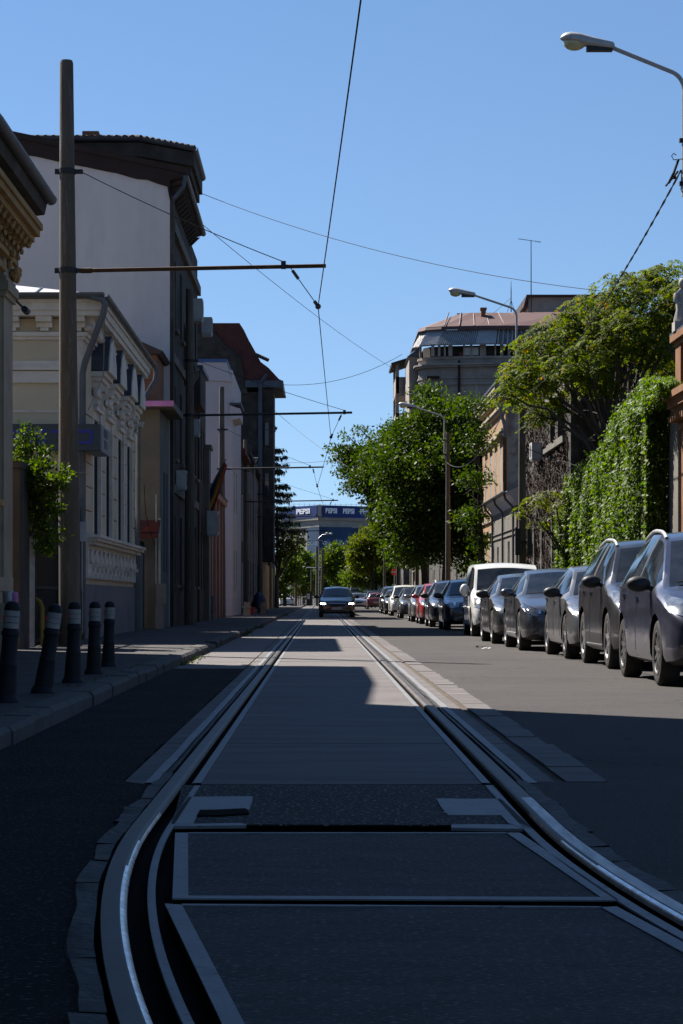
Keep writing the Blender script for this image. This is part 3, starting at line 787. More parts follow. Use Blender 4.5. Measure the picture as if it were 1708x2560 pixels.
        return mb.build(nm, matl, parent, local=True, smooth=True, ang=50)
    zz = lambda f: f*H
    hl = headlamp or dict(t=[(.50,.455),(.72,.485),(.90,.535)], b=[(.52,.40),(.74,.40),(.91,.44)])
    for s in (-1,1):
        hd = patch('headlight', [(a*hw, zz(b)) for a,b in hl['t']], [(a*hw, zz(b)) for a,b in hl['b']], K[lens], flip=s, nx=10, ny=4)
        if detail > 1:
            a0 = hl['t'][0]; b0 = hl['b'][0]; a1 = hl['t'][-1]; b1 = hl['b'][-1]
            f_ = lambda p,q,t: (p[0]+(q[0]-p[0])*t)
            g_ = lambda p,q,t: (p[1]+(q[1]-p[1])*t)
            cx = .5*(f_(a0,a1,.35)+f_(b0,b1,.35)); cz = .5*(g_(a0,a1,.42)+g_(b0,b1,.42)); rr = .30*(g_(a0,a1,.4)-g_(b0,b1,.4))*H
            patch('lamp_reflector', [(cx*hw-rr*.7,zz(cz)+rr),(cx*hw+rr*.7,zz(cz)+rr)], [(cx*hw-rr*.7,zz(cz)-rr),(cx*hw+rr*.7,zz(cz)-rr)], K['chrome'], flip=s, nx=4, ny=4, off=.010, parent=hd)
        if drl: patch('daytime_lamp', [(.62*hw, zz(.452)),(.90*hw,zz(.462))], [(.62*hw,zz(.415)),(.90*hw,zz(.425))], K['drl'], flip=s, nx=5, ny=2, off=.011, parent=hd)
        if detail > 1:
            patch('fog_lamp', [(.66*hw,zz(.255)),(.84*hw,zz(.26))], [(.68*hw,zz(.205)),(.83*hw,zz(.21))], K['lens_dark'], flip=s, nx=4, ny=2, off=.005)
    if grille == 'wide':
        g0 = patch('grille', [(-.46*hw,zz(.445)),(0,zz(.45)),(.46*hw,zz(.445))], [(-.40*hw,zz(.355)),(0,zz(.345)),(.40*hw,zz(.355))], K['black'], nx=12, ny=4)
        patch('grille_bar', [(-.45*hw,zz(.455)),(0,zz(.46)),(.45*hw,zz(.455))], [(-.45*hw,zz(.442)),(0,zz(.446)),(.45*hw,zz(.442))], K['chrome'], nx=10, ny=1, off=.011, parent=g0)
    else:
        g0 = patch('grille', [(-.42*hw,zz(.43)),(.42*hw,zz(.43))], [(-.40*hw,zz(.385)),(.40*hw,zz(.385))], K['black'], nx=10, ny=2)
    patch('air_intake', [(-.58*hw,zz(.235)),(.58*hw,zz(.235))], [(-.52*hw,zz(.155)),(.52*hw,zz(.155))], K['black'], nx=10, ny=3, off=.005)
    if not rear:
        pl_ = patch('number_plate', [(-.26,zz(.325)),(.26,zz(.325))], [(-.26,zz(.325)-.11),(.26,zz(.325)-.11)], K['plate'], nx=6, ny=2, off=.014)
        if detail > 0: patch('plate_band', [(.215,zz(.325)-.006),(.252,zz(.325)-.006)], [(.215,zz(.325)-.104),(.252,zz(.325)-.104)], K['plate_blue'], nx=1, ny=1, off=.017, parent=pl_)
    else:
        for s in (-1,1):
            patch('tail_light', [(.58*hw,zz(.60)),(.86*hw,zz(.61))], [(.62*hw,zz(.50)),(.88*hw,zz(.49))], K['taillight'], axis='rear', flip=s, nx=5, ny=3)
        patch('number_plate', [(-.26,zz(.44)),(.26,zz(.44))], [(-.26,zz(.44)-.11),(.26,zz(.44)-.11)], K['plate'], axis='rear', nx=6, ny=2, off=.012)
    if detail > 0:
        for s in (-1,1):
            d0 = yc+.28 if kind != 'van' else yh-.25
            d1 = bpil; d2 = min(wys[1]-rw*.3, yb-.35)
            blt_at = lambda y: float(np.interp(y, ya, bl))-.015
            for yy_ in ([d0,d1,d2] if kind not in ('van',) else [d0,d1]):
                patch('door_seam', [(yy_-.006,blt_at(yy_)),(yy_+.006,blt_at(yy_))], [(yy_-.006,.27),(yy_+.006,.27)], K['black'], axis='side', flip=s, nx=1, ny=10, off=.0025, skirt=.004)
            for yy_ in ([d1-.22, d2-.22] if kind != 'van' else [d1-.2]):
                patch('door_handle', [(yy_,blt_at(yy_)-.05),(yy_+.17,blt_at(yy_)-.045)], [(yy_,blt_at(yy_)-.085),(yy_+.17,blt_at(yy_)-.08)], paintmat, axis='side', flip=s, nx=4, ny=2, off=.028, skirt=.006)
            if chrome_sill:
                patch('sill_strip', [(wys[0]+rw+.1,.30),(wys[1]-rw-.1,.30)], [(wys[0]+rw+.1,.22),(wys[1]-rw-.1,.22)], K['steel'], axis='side', flip=s, nx=10, ny=2, off=.014)
    # mirrors
    for s in (-1,1):
        my = yc+.33 if kind != 'van' else yc+.42
        mz = float(np.interp(my, ya, bl))+.085
        mb = MB(); wv = (.13,.075,.082) if kind != 'van' else (.115,.085,.15)
        if kind == 'van': mz += .06
        mb.ball((s*(hw+.10), my, mz), wv, 12, 8)
        mb.tube([(s*(hw-.06), my+.03, mz-.05),(s*(hw+.03), my+.02, mz-.03)], .028, 6)
        mr = mb.build('wing_mirror', paintmat if mirror == 'paint' else K['black'], root, local=True, smooth=True, ang=60)
        if detail > 1:
            mb = MB(); mb.ball((s*(hw+.10), my+.052, mz), (.108,.032,.066) if kind != 'van' else (.095,.04,.125), 10, 6); mb.build('mirror_glass', K['carglass'], mr, local=True, smooth=True)
    # roof rails, wipers, aerial
    if rails:
        for s in (-1,1):
            pts = []
            for t in np.linspace(0,1,12):
                y_ = yh+.05 + t*(yr-.1-yh); x_ = s*(float(np.interp(y_,ya,hwtp))*.985); z_ = float(np.interp(y_,ya,zed))+.006+.034*math.sin(PI*t)**.35
                pts.append((x_,y_,z_))
            MB().tube(pts, .021, 8).build('roof_rail', K['steel'] if rails == 'steel' else K['black'], root, local=True, smooth=True)
    if detail > 1:
        for x0_,x1_ in ((-.15*hw,.55*hw),(-.72*hw,.05*hw)):
            yy1 = yc+.01; 
            h0 = bvh.ray_cast(Vector((x0_,yc+.07,3)),Vector((0,0,-1)))[0]; h1 = bvh.ray_cast(Vector((x1_,yc+.13,3)),Vector((0,0,-1)))[0]
            MB().tube([h0+Vector((0,-.02,.02)), h1+Vector((0,-.02,.02))], .010, 5).build('wiper', K['black'], root, local=True)
    # wheels
    def wheel(wy, s):
        tw = .205; xo = s*(hw-.025); xi = s*(hw-.025-tw); xm = (xo+xi)/2
        mb = MB(); a = tw/2
        prof = [(rw*.64,-a*.9),(rw*.80,-a*1.0),(rw*.93,-a*.99),(rw*.985,-a*.85),(rw,-a*.6),(rw,a*.6),(rw*.985,a*.85),(rw*.93,a*.99),(rw*.80,a*1.0),(rw*.66,a*.9)]
        mb.lathe([(r, s*h) for r,h in prof], (xm, wy, rw), 28, 'x', cap=False)
        w = mb.build('wheel', K['tyre'], root, local=True, smooth=True, ang=50)
        mb = MB(); rr = rw*.68
        # dished rim ring
        for (r0,h0,r1,h1) in ((rr,a*.98,rr*.93,a*1.0),(rr*.93,a*1.0,rr*.88,a*.70),(rr*.88,a*.70,rr*.86,-a*.2)):
            n = 24; vs = []
            for q in range(n):
                an = 2*PI*q/n; vs.append((xm+s*h0, wy+r0*math.cos(an), rw+r0*math.sin(an)))
            for q in range(n):
                an = 2*PI*q/n; vs.append((xm+s*h1, wy+r1*math.cos(an), rw+r1*math.sin(an)))
            mb.add(vs, [(q,(q+1)%n,n+(q+1)%n,n+q) for q in range(n)])
        for q in range(spokes):
            an = 2*PI*q/spokes + .3; c_,s_ = math.cos(an), math.sin(an)
            def pt(r, t, h): return (xm+s*h, wy + r*c_ - t*s_, rw + r*s_ + t*c_)
            w0, w1 = (.036,.026) if spokes <= 6 else (.02,.016)
            r0, r1 = rr*.14, rr*.90
            mb.add([pt(r0,-w0,a*.86),pt(r0,w0,a*.86),pt(r1,w1,a*.92),pt(r1,-w1,a*.92),pt(r0,-w0,a*.4),pt(r0,w0,a*.4),pt(r1,w1,a*.5),pt(r1,-w1,a*.5)],
                   [(0,1,2,3),(4,7,6,5),(0,4,5,1),(1,5,6,2),(2,6,7,3),(3,7,4,0)])
        mb.lathe([(rr*.20,s*a*.3),(rr*.20,s*a*.9),(rr*.10,s*a*.96)], (xm,wy,rw), 12, 'x')
        mb.build('rim', K[rimmat], w, local=True, smooth=True, ang=40)
        mb = MB(); mb.lathe([(rr*.86,s*-a*.25),(rr*.86,s*-a*.18)], (xm,wy,rw), 20, 'x'); mb.build('brake_disc', K['well'] if detail < 2 else K['black'], w, local=True)
    for wy in wys:
        for s in (-1,1): wheel(wy, s)
    return root

PT = {
 'navygrey': paint('bluish_grey_paint', (.05,.054,.095), .4, .3), 'darkbrown': paint('dark_graphite_paint', (.03,.029,.029), .35, .3),
 'silvergrey': paint('medium_grey_paint', (.17,.168,.168), .5, .3), 'darkgrey': paint('steel_grey_paint', (.075,.077,.082), .5, .3),
 'grey': paint('warm_grey_paint', (.08,.077,.073), .5, .32), 'white': paint('white_paint', (.85,.84,.81), 0, .4), 'navy': paint('dark_blue_paint', (.008,.014,.04), .3, .3),
 'navy2': paint('midnight_blue_paint', (.007,.012,.03), .3, .3), 'red': paint('red_paint', (.42,.018,.02), .1, .35), 'silver': paint('silver_paint', (.3,.3,.31), .6, .3),
 'black': paint('black_paint', (.012,.012,.013), .2, .3), 'maroon': paint('maroon_paint', (.16,.012,.018), .2, .35), 'olive': paint('dark_brown_paint', (.03,.026,.022), .3, .3), 'beige': paint('beige_paint', (.3,.28,.25), .1, .4),
}
G1 = 'cars parked along the right kerb'
def park(name, label, kind, pm, xl, yfront_wheel, **kw):
    """xl: x of the outer faces of the street-side wheels; yfront_wheel: distance of the front axle"""
    k = dict(KINDS[kind]); k.update(kw.get('over', {}))
    return make_car(name, label, G1, kind, PT[pm], (xl + k['Wd']/2 - .02, yfront_wheel - k['wf'], 0), **kw)
HL_sweep = dict(t=[(.46,.455),(.68,.495),(.93,.565)], b=[(.50,.405),(.70,.40),(.90,.47)])
HL_c = dict(t=[(.50,.44),(.70,.50),(.95,.575)], b=[(.50,.405),(.72,.41),(.95,.455)])
HL_suv = dict(t=[(.58,.55),(.76,.565),(.93,.59)], b=[(.62,.485),(.78,.475),(.94,.50)])
HL_old = dict(t=[(.48,.53),(.70,.555),(.92,.59)], b=[(.54,.44),(.74,.42),(.93,.46)])
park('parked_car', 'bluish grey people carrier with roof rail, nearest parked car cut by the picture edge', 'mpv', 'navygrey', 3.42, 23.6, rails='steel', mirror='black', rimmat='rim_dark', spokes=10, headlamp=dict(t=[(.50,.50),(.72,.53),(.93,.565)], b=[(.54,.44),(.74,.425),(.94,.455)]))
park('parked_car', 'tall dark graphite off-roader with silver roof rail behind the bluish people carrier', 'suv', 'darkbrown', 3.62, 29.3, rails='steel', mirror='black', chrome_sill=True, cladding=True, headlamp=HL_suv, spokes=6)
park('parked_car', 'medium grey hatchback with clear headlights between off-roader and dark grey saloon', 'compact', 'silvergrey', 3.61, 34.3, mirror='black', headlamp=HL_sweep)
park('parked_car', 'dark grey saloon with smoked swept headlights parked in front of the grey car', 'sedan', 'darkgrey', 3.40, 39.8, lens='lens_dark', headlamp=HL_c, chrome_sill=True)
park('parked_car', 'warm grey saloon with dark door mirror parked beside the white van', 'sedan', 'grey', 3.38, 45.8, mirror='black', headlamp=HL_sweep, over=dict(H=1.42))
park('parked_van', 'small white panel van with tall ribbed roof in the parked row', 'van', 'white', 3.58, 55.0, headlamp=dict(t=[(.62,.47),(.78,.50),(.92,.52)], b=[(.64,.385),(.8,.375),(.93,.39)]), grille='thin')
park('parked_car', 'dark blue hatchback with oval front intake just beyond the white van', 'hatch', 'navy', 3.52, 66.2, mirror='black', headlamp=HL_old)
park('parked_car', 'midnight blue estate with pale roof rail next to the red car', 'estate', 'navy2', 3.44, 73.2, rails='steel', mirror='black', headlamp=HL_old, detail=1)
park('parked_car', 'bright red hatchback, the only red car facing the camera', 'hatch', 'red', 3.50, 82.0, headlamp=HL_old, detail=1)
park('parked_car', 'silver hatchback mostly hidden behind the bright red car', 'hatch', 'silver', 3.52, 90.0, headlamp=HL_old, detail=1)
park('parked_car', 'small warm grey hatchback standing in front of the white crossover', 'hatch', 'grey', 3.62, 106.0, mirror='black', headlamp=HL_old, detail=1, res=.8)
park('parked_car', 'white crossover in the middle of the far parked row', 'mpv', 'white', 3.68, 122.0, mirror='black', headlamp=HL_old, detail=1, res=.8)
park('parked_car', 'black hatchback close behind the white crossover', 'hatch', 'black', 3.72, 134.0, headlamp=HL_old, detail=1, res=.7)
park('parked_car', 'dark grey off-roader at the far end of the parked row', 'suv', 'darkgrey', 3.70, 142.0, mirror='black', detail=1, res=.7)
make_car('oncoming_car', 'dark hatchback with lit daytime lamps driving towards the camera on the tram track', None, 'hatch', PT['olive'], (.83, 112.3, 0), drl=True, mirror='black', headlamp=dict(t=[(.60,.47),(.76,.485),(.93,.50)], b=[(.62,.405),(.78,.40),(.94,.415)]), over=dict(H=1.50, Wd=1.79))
G2 = 'cars driving or standing at the far end of the street'
def away(name, label, kind, pm, x, yrear, **kw):
    k = dict(KINDS[kind]); k.update(kw.get('over', {}))
    return make_car(name, label, G2, kind, PT[pm], (x, yrear + k['L'], 0), rz=PI, rear=True, detail=0, res=.6, **kw)
away('distant_car', 'dark red hatchback seen from behind at the end of the parked row', 'hatch', 'maroon', 5.0, 205)
away('distant_van', 'beige box-backed van behind the oncoming car', 'van', 'beige', 4.2, 262, over=dict(H=2.35))
away('distant_car', 'white hatchback standing far off beside the tram shelter', 'hatch', 'white', -3.75, 262)
make_car('distant_car', 'silver car peeping out just past the oncoming car', G2, 'hatch', PT['silver'], (3.55, 214, 0), detail=0, res=.6)
make_car('distant_car', 'dark blue car with blue roof standing behind the dark red hatchback', G2, 'estate', PT['navy'], (5.3, 226, 0), detail=0, res=.6, over=dict(H=1.75))
# ---------------------------------------------------------------- building helpers
def skin(mb, plane, c, u0, u1, z0, z1, ops, nrm, depth=.18):
    """wall face with real openings; plane 'x': wall at x=c running along y; plane 'y': wall at y=c running along x"""
    us = sorted(set([u0,u1]+[o[0] for o in ops]+[o[1] for o in ops])); zs = sorted(set([z0,z1]+[o[2] for o in ops]+[o[3] for o in ops]))
    us = [u for u in us if u0-1e-6 <= u <= u1+1e-6]; zs = [z for z in zs if z0-1e-6 <= z <= z1+1e-6]
    p = (lambda u,z,d=0: (c-nrm*d,u,z)) if plane == 'x' else (lambda u,z,d=0: (u,c-nrm*d,z))
    for a,b in zip(us[:-1],us[1:]):
        for q,r in zip(zs[:-1],zs[1:]):
            cu,cz = (a+b)/2,(q+r)/2
            if any(o[0] < cu < o[1] and o[2] < cz < o[3] for o in ops): continue
            mb.poly(p(a,q),p(b,q),p(b,r),p(a,r))
    for o in ops:
        a,b,q,r = o[:4]
        mb.poly(p(a,q),p(a,r),p(a,r,depth),p(a,q,depth)); mb.poly(p(b,q),p(b,r),p(b,r,depth),p(b,q,depth))
        mb.poly(p(a,q),p(b,q),p(b,q,depth),p(a,q,depth)); mb.poly(p(a,r),p(b,r),p(b,r,depth),p(a,r,depth))
def window(root, plane, c, o, nrm, depth=.18, fm='frame_dark', gm='glass', sill=None, bars=(1,1), bw=.05, nm='window'):
    """a window part (frame) with pane and sill as sub-parts"""
    a,b,q,r = o[:4]
    def bx(mb, u0,u1,z0,z1,d0,d1):
        x0,x1 = sorted((c-nrm*d0, c-nrm*d1))
        if plane == 'x': mb.box(x0,x1,u0,u1,z0,z1)
        else: mb.box(u0,u1,x0,x1,z0,z1)
    f = MB(); d0,d1 = depth-.07, depth-.005
    bx(f,a,a+bw,q,r,d0,d1); bx(f,b-bw,b,q,r,d0,d1); bx(f,a+bw,b-bw,q,q+bw,d0,d1); bx(f,a+bw,b-bw,r-bw,r,d0,d1)
    for i in range(1,bars[0]+1):
        u = a+(b-a)*i/(bars[0]+1); bx(f,u-bw*.4,u+bw*.4,q+bw,r-bw,d0+.005,d1)
    for i in range(1,bars[1]+1):
        z = q+(r-q)*(.68 if bars[1]==1 else i/(bars[1]+1)); bx(f,a+bw,b-bw,z-bw*.4,z+bw*.4,d0+.008,d1)
    if plane == 'x': bx(f,b-.014,b-.002,q+.002,r-.002,.004,d0-.004); bx(f,a+.002,a+.014,q+.002,r-.002,.004,d0-.004)
    w = f.build(nm, K[fm], root)
    g = MB(); bx(g,a,b,q,r,depth-.03,depth+.02); g.build('pane', K[gm], w)
    if sill:
        s = MB(); bx(s,a-.08,b+.08,q-.09,q,-.12,.02); s.build('sill', K[sill], w)
    return w
def bldg(name, label, loc, group=None): return thing(name, label, 'building' if 'house' not in name else 'house', loc, group)
def body(root, x0,x1,y0,y1,z0,z1, matl, xp=None, xm=None, ym=None, nm='wall', depth=.18):
    """four walls with openings: xp on the +x face, xm on the -x face, ym on the face towards the camera"""
    mb = MB()
    skin(mb,'x',x1,y0,y1,z0,z1,xp or [],1,depth); skin(mb,'x',x0,y0,y1,z0,z1,xm or [],-1,depth)
    skin(mb,'y',y0,x0,x1,z0,z1,ym or [],-1,depth); skin(mb,'y',y1,x0,x1,z0,z1,[],1,depth)
    mb.poly((x0,y0,z1-.02),(x1,y0,z1-.02),(x1,y1,z1-.02),(x0,y1,z1-.02))
    return mb.build(nm, K[matl], root)
def ac_unit(name, label, x0,x1,y0,y1,z0,z1, face='y'):
    r = thing(name, label, 'air conditioner', ((x0+x1)/2,(y0+y1)/2,z0), 'air conditioning units on facades')
    MB().box(x0,x1,y0,y1,z0,z1).build('casing', K['white'], r)
    cx,cz = (x0+x1)/2,(z0+z1)/2; rr = min(x1-x0,z1-z0)*.38 if face=='y' else min(y1-y0,z1-z0)*.4
    if face == 'y': MB().lathe([(rr,y0-.012),(rr,y0-.004)],(cx,0,cz),18,'y').build('fan_grille', K['acgrille'], r)
    else:
        xx = x1 if face == '+x' else x0; s = 1 if face == '+x' else -1
        MB().lathe([(rr,xx+s*.004),(rr,xx+s*.012)],(0,(y0+y1)/2,cz),18,'x').build('fan_grille', K['acgrille'], r)
    MB().box(x0+.02,x1-.02,y0+.03,y1-.03,z0-.06,z0-.004).build('bracket', K['steel'], r)
    return r

# ---------------------------------------------------------------- left side
# corner block just outside the frame; its roof edge is the long shadow in the foreground
b0 = bldg('apartment_building', 'tall plain block at the near left kerb, its shadow covering the foreground', (-9,12,0))
MB().prism([(-4.0,-4,0),(-4.0,24.15,0),(-6.7,24.9,0),(-14,24.72,0),(-14,-4,0)],(0,0,10.9)).build('wall', K['greyrender'], b0)
MB().prism([(-3.9,-4.1,10.9),(-3.9,24.0,10.9),(-6.7,24.8,10.9),(-14,24.8,10.9),(-14,-4.1,10.9)],(0,0,.25)).build('roof', K['zinc'], b0)

# house 1: ochre cornice on brackets
h1 = bldg('ornate_house', 'cream house at the left edge with ochre bracketed cornice and dark gutter', (-7,30,0))
F1 = -4.64
ops1 = [(31.2,33.25,2.3,5.0),(27.6,29.6,2.3,5.0)]
body(h1,-12,F1,24.8,34.6,.1,6.26,'dirtycream',xp=ops1)
for o in ops1: window(h1,'x',F1,o,1,sill='ochre')
mb = MB(); mb.box(F1,F1+.06,24.8,34.66,1.0,1.2); mb.box(F1,F1+.03,24.8,34.63,.1,1.0); mb.build('plinth', K['dirtycream'], h1)
mb = MB(); mb.box(F1,F1+.09,33.62,34.72,5.28,5.36); mb.box(F1,F1+.13,33.58,34.76,5.36,5.5); mb.box(F1,F1+.09,33.62,34.72,5.5,5.58); mb.box(F1,F1+.05,33.7,34.66,.1,5.28); mb.box(F1,F1+.05,33.7,34.66,5.58,6.0)
mb.build('pilaster', K['dirtycream'], h1)
mb = MB(); mb.box(F1-.1,F1+.10,24.8,33.58,5.62,5.72); mb.box(F1-.1,F1+.12,24.8,34.8,5.86,5.94); mb.box(F1-.3,F1+.34,24.6,34.96,6.25,6.34); mb.box(F1-.3,F1+.42,24.55,35.0,6.34,6.44); mb.box(F1-.3,F1+.46,24.5,35.02,6.44,6.53)
mb.build('cornice', K['ochre'], h1)
def acanthus(mb, x, y, z, w, h, d):
    prof = [(0,0),(.06*d,.02*h),(.2*d,.12*h),(.3*d,.35*h),(.28*d,.55*h),(.5*d,.72*h),(.85*d,.80*h),(1.0*d,.9*h),(1.0*d,h),(0,h)]
    mb.prism([(x+a,y-w/2,z+b) for a,b in prof],(0,w,0))
    mb.ball((x+.82*d,y,z+.78*h),(.16*d,w*.55,.13*h),8,5); mb.ball((x+.26*d,y,z+.22*h),(.13*d,w*.5,.12*h),8,5)
    mb.ball((x+.45*d,y,z+.5*h),(.12*d,w*.62,.14*h),8,5)
y = 25.1
while y < 35:
    mb = MB(); acanthus(mb, F1+.05, y, 5.92, .16, .33, .27); mb.build('bracket', K['ochre'], h1, smooth=True, ang=50); y += .46
mb = MB()
for i in range(16): 
    mb.ball((F1+.08+R.uniform(0,.09), 33.75+R.uniform(0,.9), 5.62+R.uniform(0,.38)), (.05,R.uniform(.05,.09),R.uniform(.05,.08)), 6, 4)
mb.build('capital_ornament', K['ochre'], h1, smooth=True)
mb = MB(); mb.prism([(F1-.3,24.3,6.62),(F1+.33,24.3,6.70),(F1+.36,24.3,6.92),(-8,24.3,8.5),(-12,24.3,6.9),(-12,24.3,6.62)],(.15,4.9,0)); mb.prism([(F1-.3,29.2,6.62),(F1+.47,29.2,6.70),(F1+.52,29.2,6.93),(-8,29.2,8.5),(-12,29.2,6.9),(-12,29.2,6.62)],(0,5.95,0)); mb.build('roof', K['soot'], h1)  # unseen near half tapers inward with the gutter, for its shadow outline
mb = MB()
def gutter(mb, p0, p1, r=.085, n=9):
    p0,p1 = Vector(p0),Vector(p1); d=(p1-p0).normalized(); side = Vector((0,0,1)).cross(d)
    a = []; 
    for k in range(n): 
        t = PI*k/(n-1); a.append(side*math.cos(t)*r - Vector((0,0,1))*math.sin(t)*r)
    ins = [v*.86 for v in a]
    ring = a + ins[::-1]
    vs = [p0+v for v in ring]+[p1+v for v in ring]; m_=len(ring)
    mb.add(vs,[(i,(i+1)%m_,m_+(i+1)%m_,m_+i) for i in range(m_)]+[tuple(range(m_)),tuple(range(m_,2*m_))])
gutter(mb, (F1+.41,24.3,6.92),(F1+.56,29.2,6.95), .095); gutter(mb, (F1+.56,29.2,6.95),(F1+.56,35.2,6.95), .095)  # near run lies out of view, bent inward to shape the street shadow's edge
mb.build('gutter', K['zinc'], h1, smooth=True)
MB().tube([(F1+.02,34.5,5.7),(F1+.03,34.45,4.9),(F1+.0,34.62,4.1),(F1+.02,34.3,3.2)], .008,5).build('hanging_cable', K['wire'], h1)
cm = thing('security_camera', 'dark bullet camera on the corner of the ochre cornice house', 'camera', (-4.55,34.75,5.3))
MB().tube([(-4.62,34.7,5.42),(-4.50,34.85,5.30),(-4.46,34.88,5.26)],.02,6).build('arm', K['black'], cm)
MB().lathe([(.05,-.16),(.055,0),(.055,.14),(.04,.15)],(-4.42,34.86,5.22),12,'y').build('housing', K['black'], cm, smooth=True)

# yard front between the two cream houses
gt = thing('iron_gate', 'black iron double gate with scroll top between the two cream houses', 'gate', (-4.62,40.5,.1))
mb = MB()
for y in np.arange(37.5,43.85,.115): mb.box(-4.632,-4.608,y-.011,y+.011,.12,2.5+.18*math.sin((y-37.5)/6.3*PI))
mb.build('bars', K['iron'], gt)
mb = MB(); mb.box(-4.65,-4.59,37.45,37.53,.1,2.6); mb.box(-4.65,-4.59,40.64,40.72,.1,2.6); mb.box(-4.65,-4.59,43.8,43.88,.1,2.6)
for z in (.18,1.05,2.3): mb.box(-4.645,-4.595,37.53,43.8,z,z+.05)
mb.build('frame', K['iron'], gt)
MB().box(-4.626,-4.614,37.55,43.78,.22,1.04).build('sheet_panel', K['iron'], gt)
mb = MB()
for y in np.arange(37.9,43.6,.62):
    for s in (-1,1):
        pts = [(-4.62, y+s*.14*math.cos(t)*(1-t/9), 2.72+.14*math.sin(t)*(1-t/9)) for t in np.linspace(-1.2,5.2,14)]; mb.tube(pts,.012,5)
mb.build('scrollwork', K['iron'], gt)
pl = thing('gate_pillar', 'brown plastered gate pillar beside the ochre cornice house', 'pillar', (-4.8,36.2,.1))
MB().box(-5.0,-4.60,35.55,36.75,.1,2.9).build('shaft', K['soot'], pl); MB().box(-5.05,-4.58,35.5,36.8,2.9,3.0).build('cap', K['soot'], pl)
gp_ = thing('gate_post', 'pale slim steel post between the brown pillar and black gate', 'post', (-4.6,37.1,.1))
MB().box(-4.66,-4.56,36.98,37.12,.1,2.75).build('shaft', K['steel'], gp_); MB().lathe([(.07,0),(.07,.03),(.02,.08)],(-4.61,37.05,2.75),10).build('cap', K['steel'], gp_)
mb = MB(); mb.tube([(-4.70,37.6,.88),(-4.60,37.6,.88),(-4.53,37.58,.84),(-4.49,37.56,.74),(-4.49,37.55,.11)], .035, 8)
yp = mb.build('gas_pipe', K['yellow'], smooth=True, label='bent yellow gas pipe rising from the pavement by the black gate', cat='pipe')
cv = thing('metal_canister', 'small pale canister with pink side standing behind the first bollard', 'canister', (-4.3,33.0,.1))
MB().box(-4.62,-4.34,32.85,33.2,.1,.82).build('stand', K['dirtycream'], cv)
MB().lathe([(.075,.82),(.08,.84),(.08,.98),(.06,1.0)],(-4.43,33,0),12).build('can', K['steel'], cv, smooth=True)
MB().lathe([(.05,.82),(.055,.84),(.055,.96),(.04,.98)],(-4.345,33,0),12).build('pink_can', K['pinktrim'], cv, smooth=True)

# house 2
h2 = bldg('stucco_house', 'pale stucco house with four hooded tall windows and sheet metal roof', (-8,50,0))
F2 = -4.5; WC = [46.5,49.1,52.0,54.4]
ops2 = [(w-.45,w+.45,2.12,4.45) for w in WC]
body(h2,-13,F2,44,56,.1,6.2,'cream',xp=ops2,depth=.25)
for o in ops2: window(h2,'x',F2,o,1,depth=.25,fm='frame_dark')
mb = MB(); mb.box(F2,F2+.03,43.97,56.02,.1,1.17); mb.box(-13,F2+.03,43.965,43.999,.1,1.17); mb.build('plinth', K['plinth'], h2)
for w in WC:
    sr = MB(); sr.box(F2,F2+.022,w-.68,w-.46,2.12,4.62); sr.box(F2,F2+.07,w+.46,w+.68,2.12,4.62); sr.box(F2,F2+.024,w-.46,w+.46,4.46,4.62); sr.box(F2,F2+.10,w-.72,w+.72,4.62,4.70)
    sr.build('window_surround', K['white_trim'], h2)
    en = MB(); en.box(F2,F2+.22,w-.80,w+.80,5.18,5.27); en.box(F2,F2+.28,w-.86,w+.86,5.27,5.36); en.box(F2,F2+.16,w-.74,w+.74,5.06,5.18)
    for s in (-1,1): acanthus(en, F2+.02, w+s*.66, 4.66, .16, .42, .30)
    en.build('entablature', K['white_trim'], h2, smooth=True, ang=35)
    big = WC.index(w) % 2 == 0; ww = .82 if big else .74; hh = .72
    pts = [(-ww,0),(-ww*.93,hh*.35),(-ww*.55,hh*.8),(0,hh),(ww*.55,hh*.8),(ww*.93,hh*.35),(ww,0)]
    ped = MB(); ped.prism([(F2,w+a,5.36+b) for a,b in pts],(.36,0,0)); pd = ped.build('pediment', K['white_trim'], h2)
    zc_ = MB(); 
    for (a,b),(c_,d_) in zip(pts[:-1],pts[1:]):
        zc_.prism([(F2,w+a*1.03,5.372+b*1.02),(F2,w+c_*1.03,5.372+d_*1.02),(F2,w+c_*1.06,5.392+d_*1.05),(F2,w+a*1.06,5.392+b*1.05)],(.34,0,0))
    zc_.build('zinc_cover', K['zinc'], pd)
    orn = MB()
    for i in range(30):
        yy = w+R.uniform(-.55,.55); orn.ball((F2+R.uniform(.02,.07), yy, 4.74+R.uniform(0,.30)), (R.uniform(.03,.07),R.uniform(.03,.075),R.uniform(.03,.06)), 7,4)
    for s in (-1,1):
        orn.tube([(F2+.07, w+s*(.12+.16*t/6)+.06*math.cos(t)*s, 4.88+.09*math.sin(t)) for t in np.linspace(0,6.2,16)], .022, 5)
        orn.ball((F2+.1,w+s*.74,4.95),(.09,.1,.1),10,6)
    orn.build('ornament', K['white_trim'], h2, smooth=True)
mb = MB(); mb.box(F2,F2+.18,44.4,55.95,1.93,2.0); mb.box(F2,F2+.26,44.35,56.0,2.0,2.06); mb.box(F2,F2+.30,44.3,56.04,2.06,2.12); mb.box(F2,F2+.06,44.4,55.9,1.28,1.93); mb.build('sill_course', K['white_trim'], h2)
orn = MB()
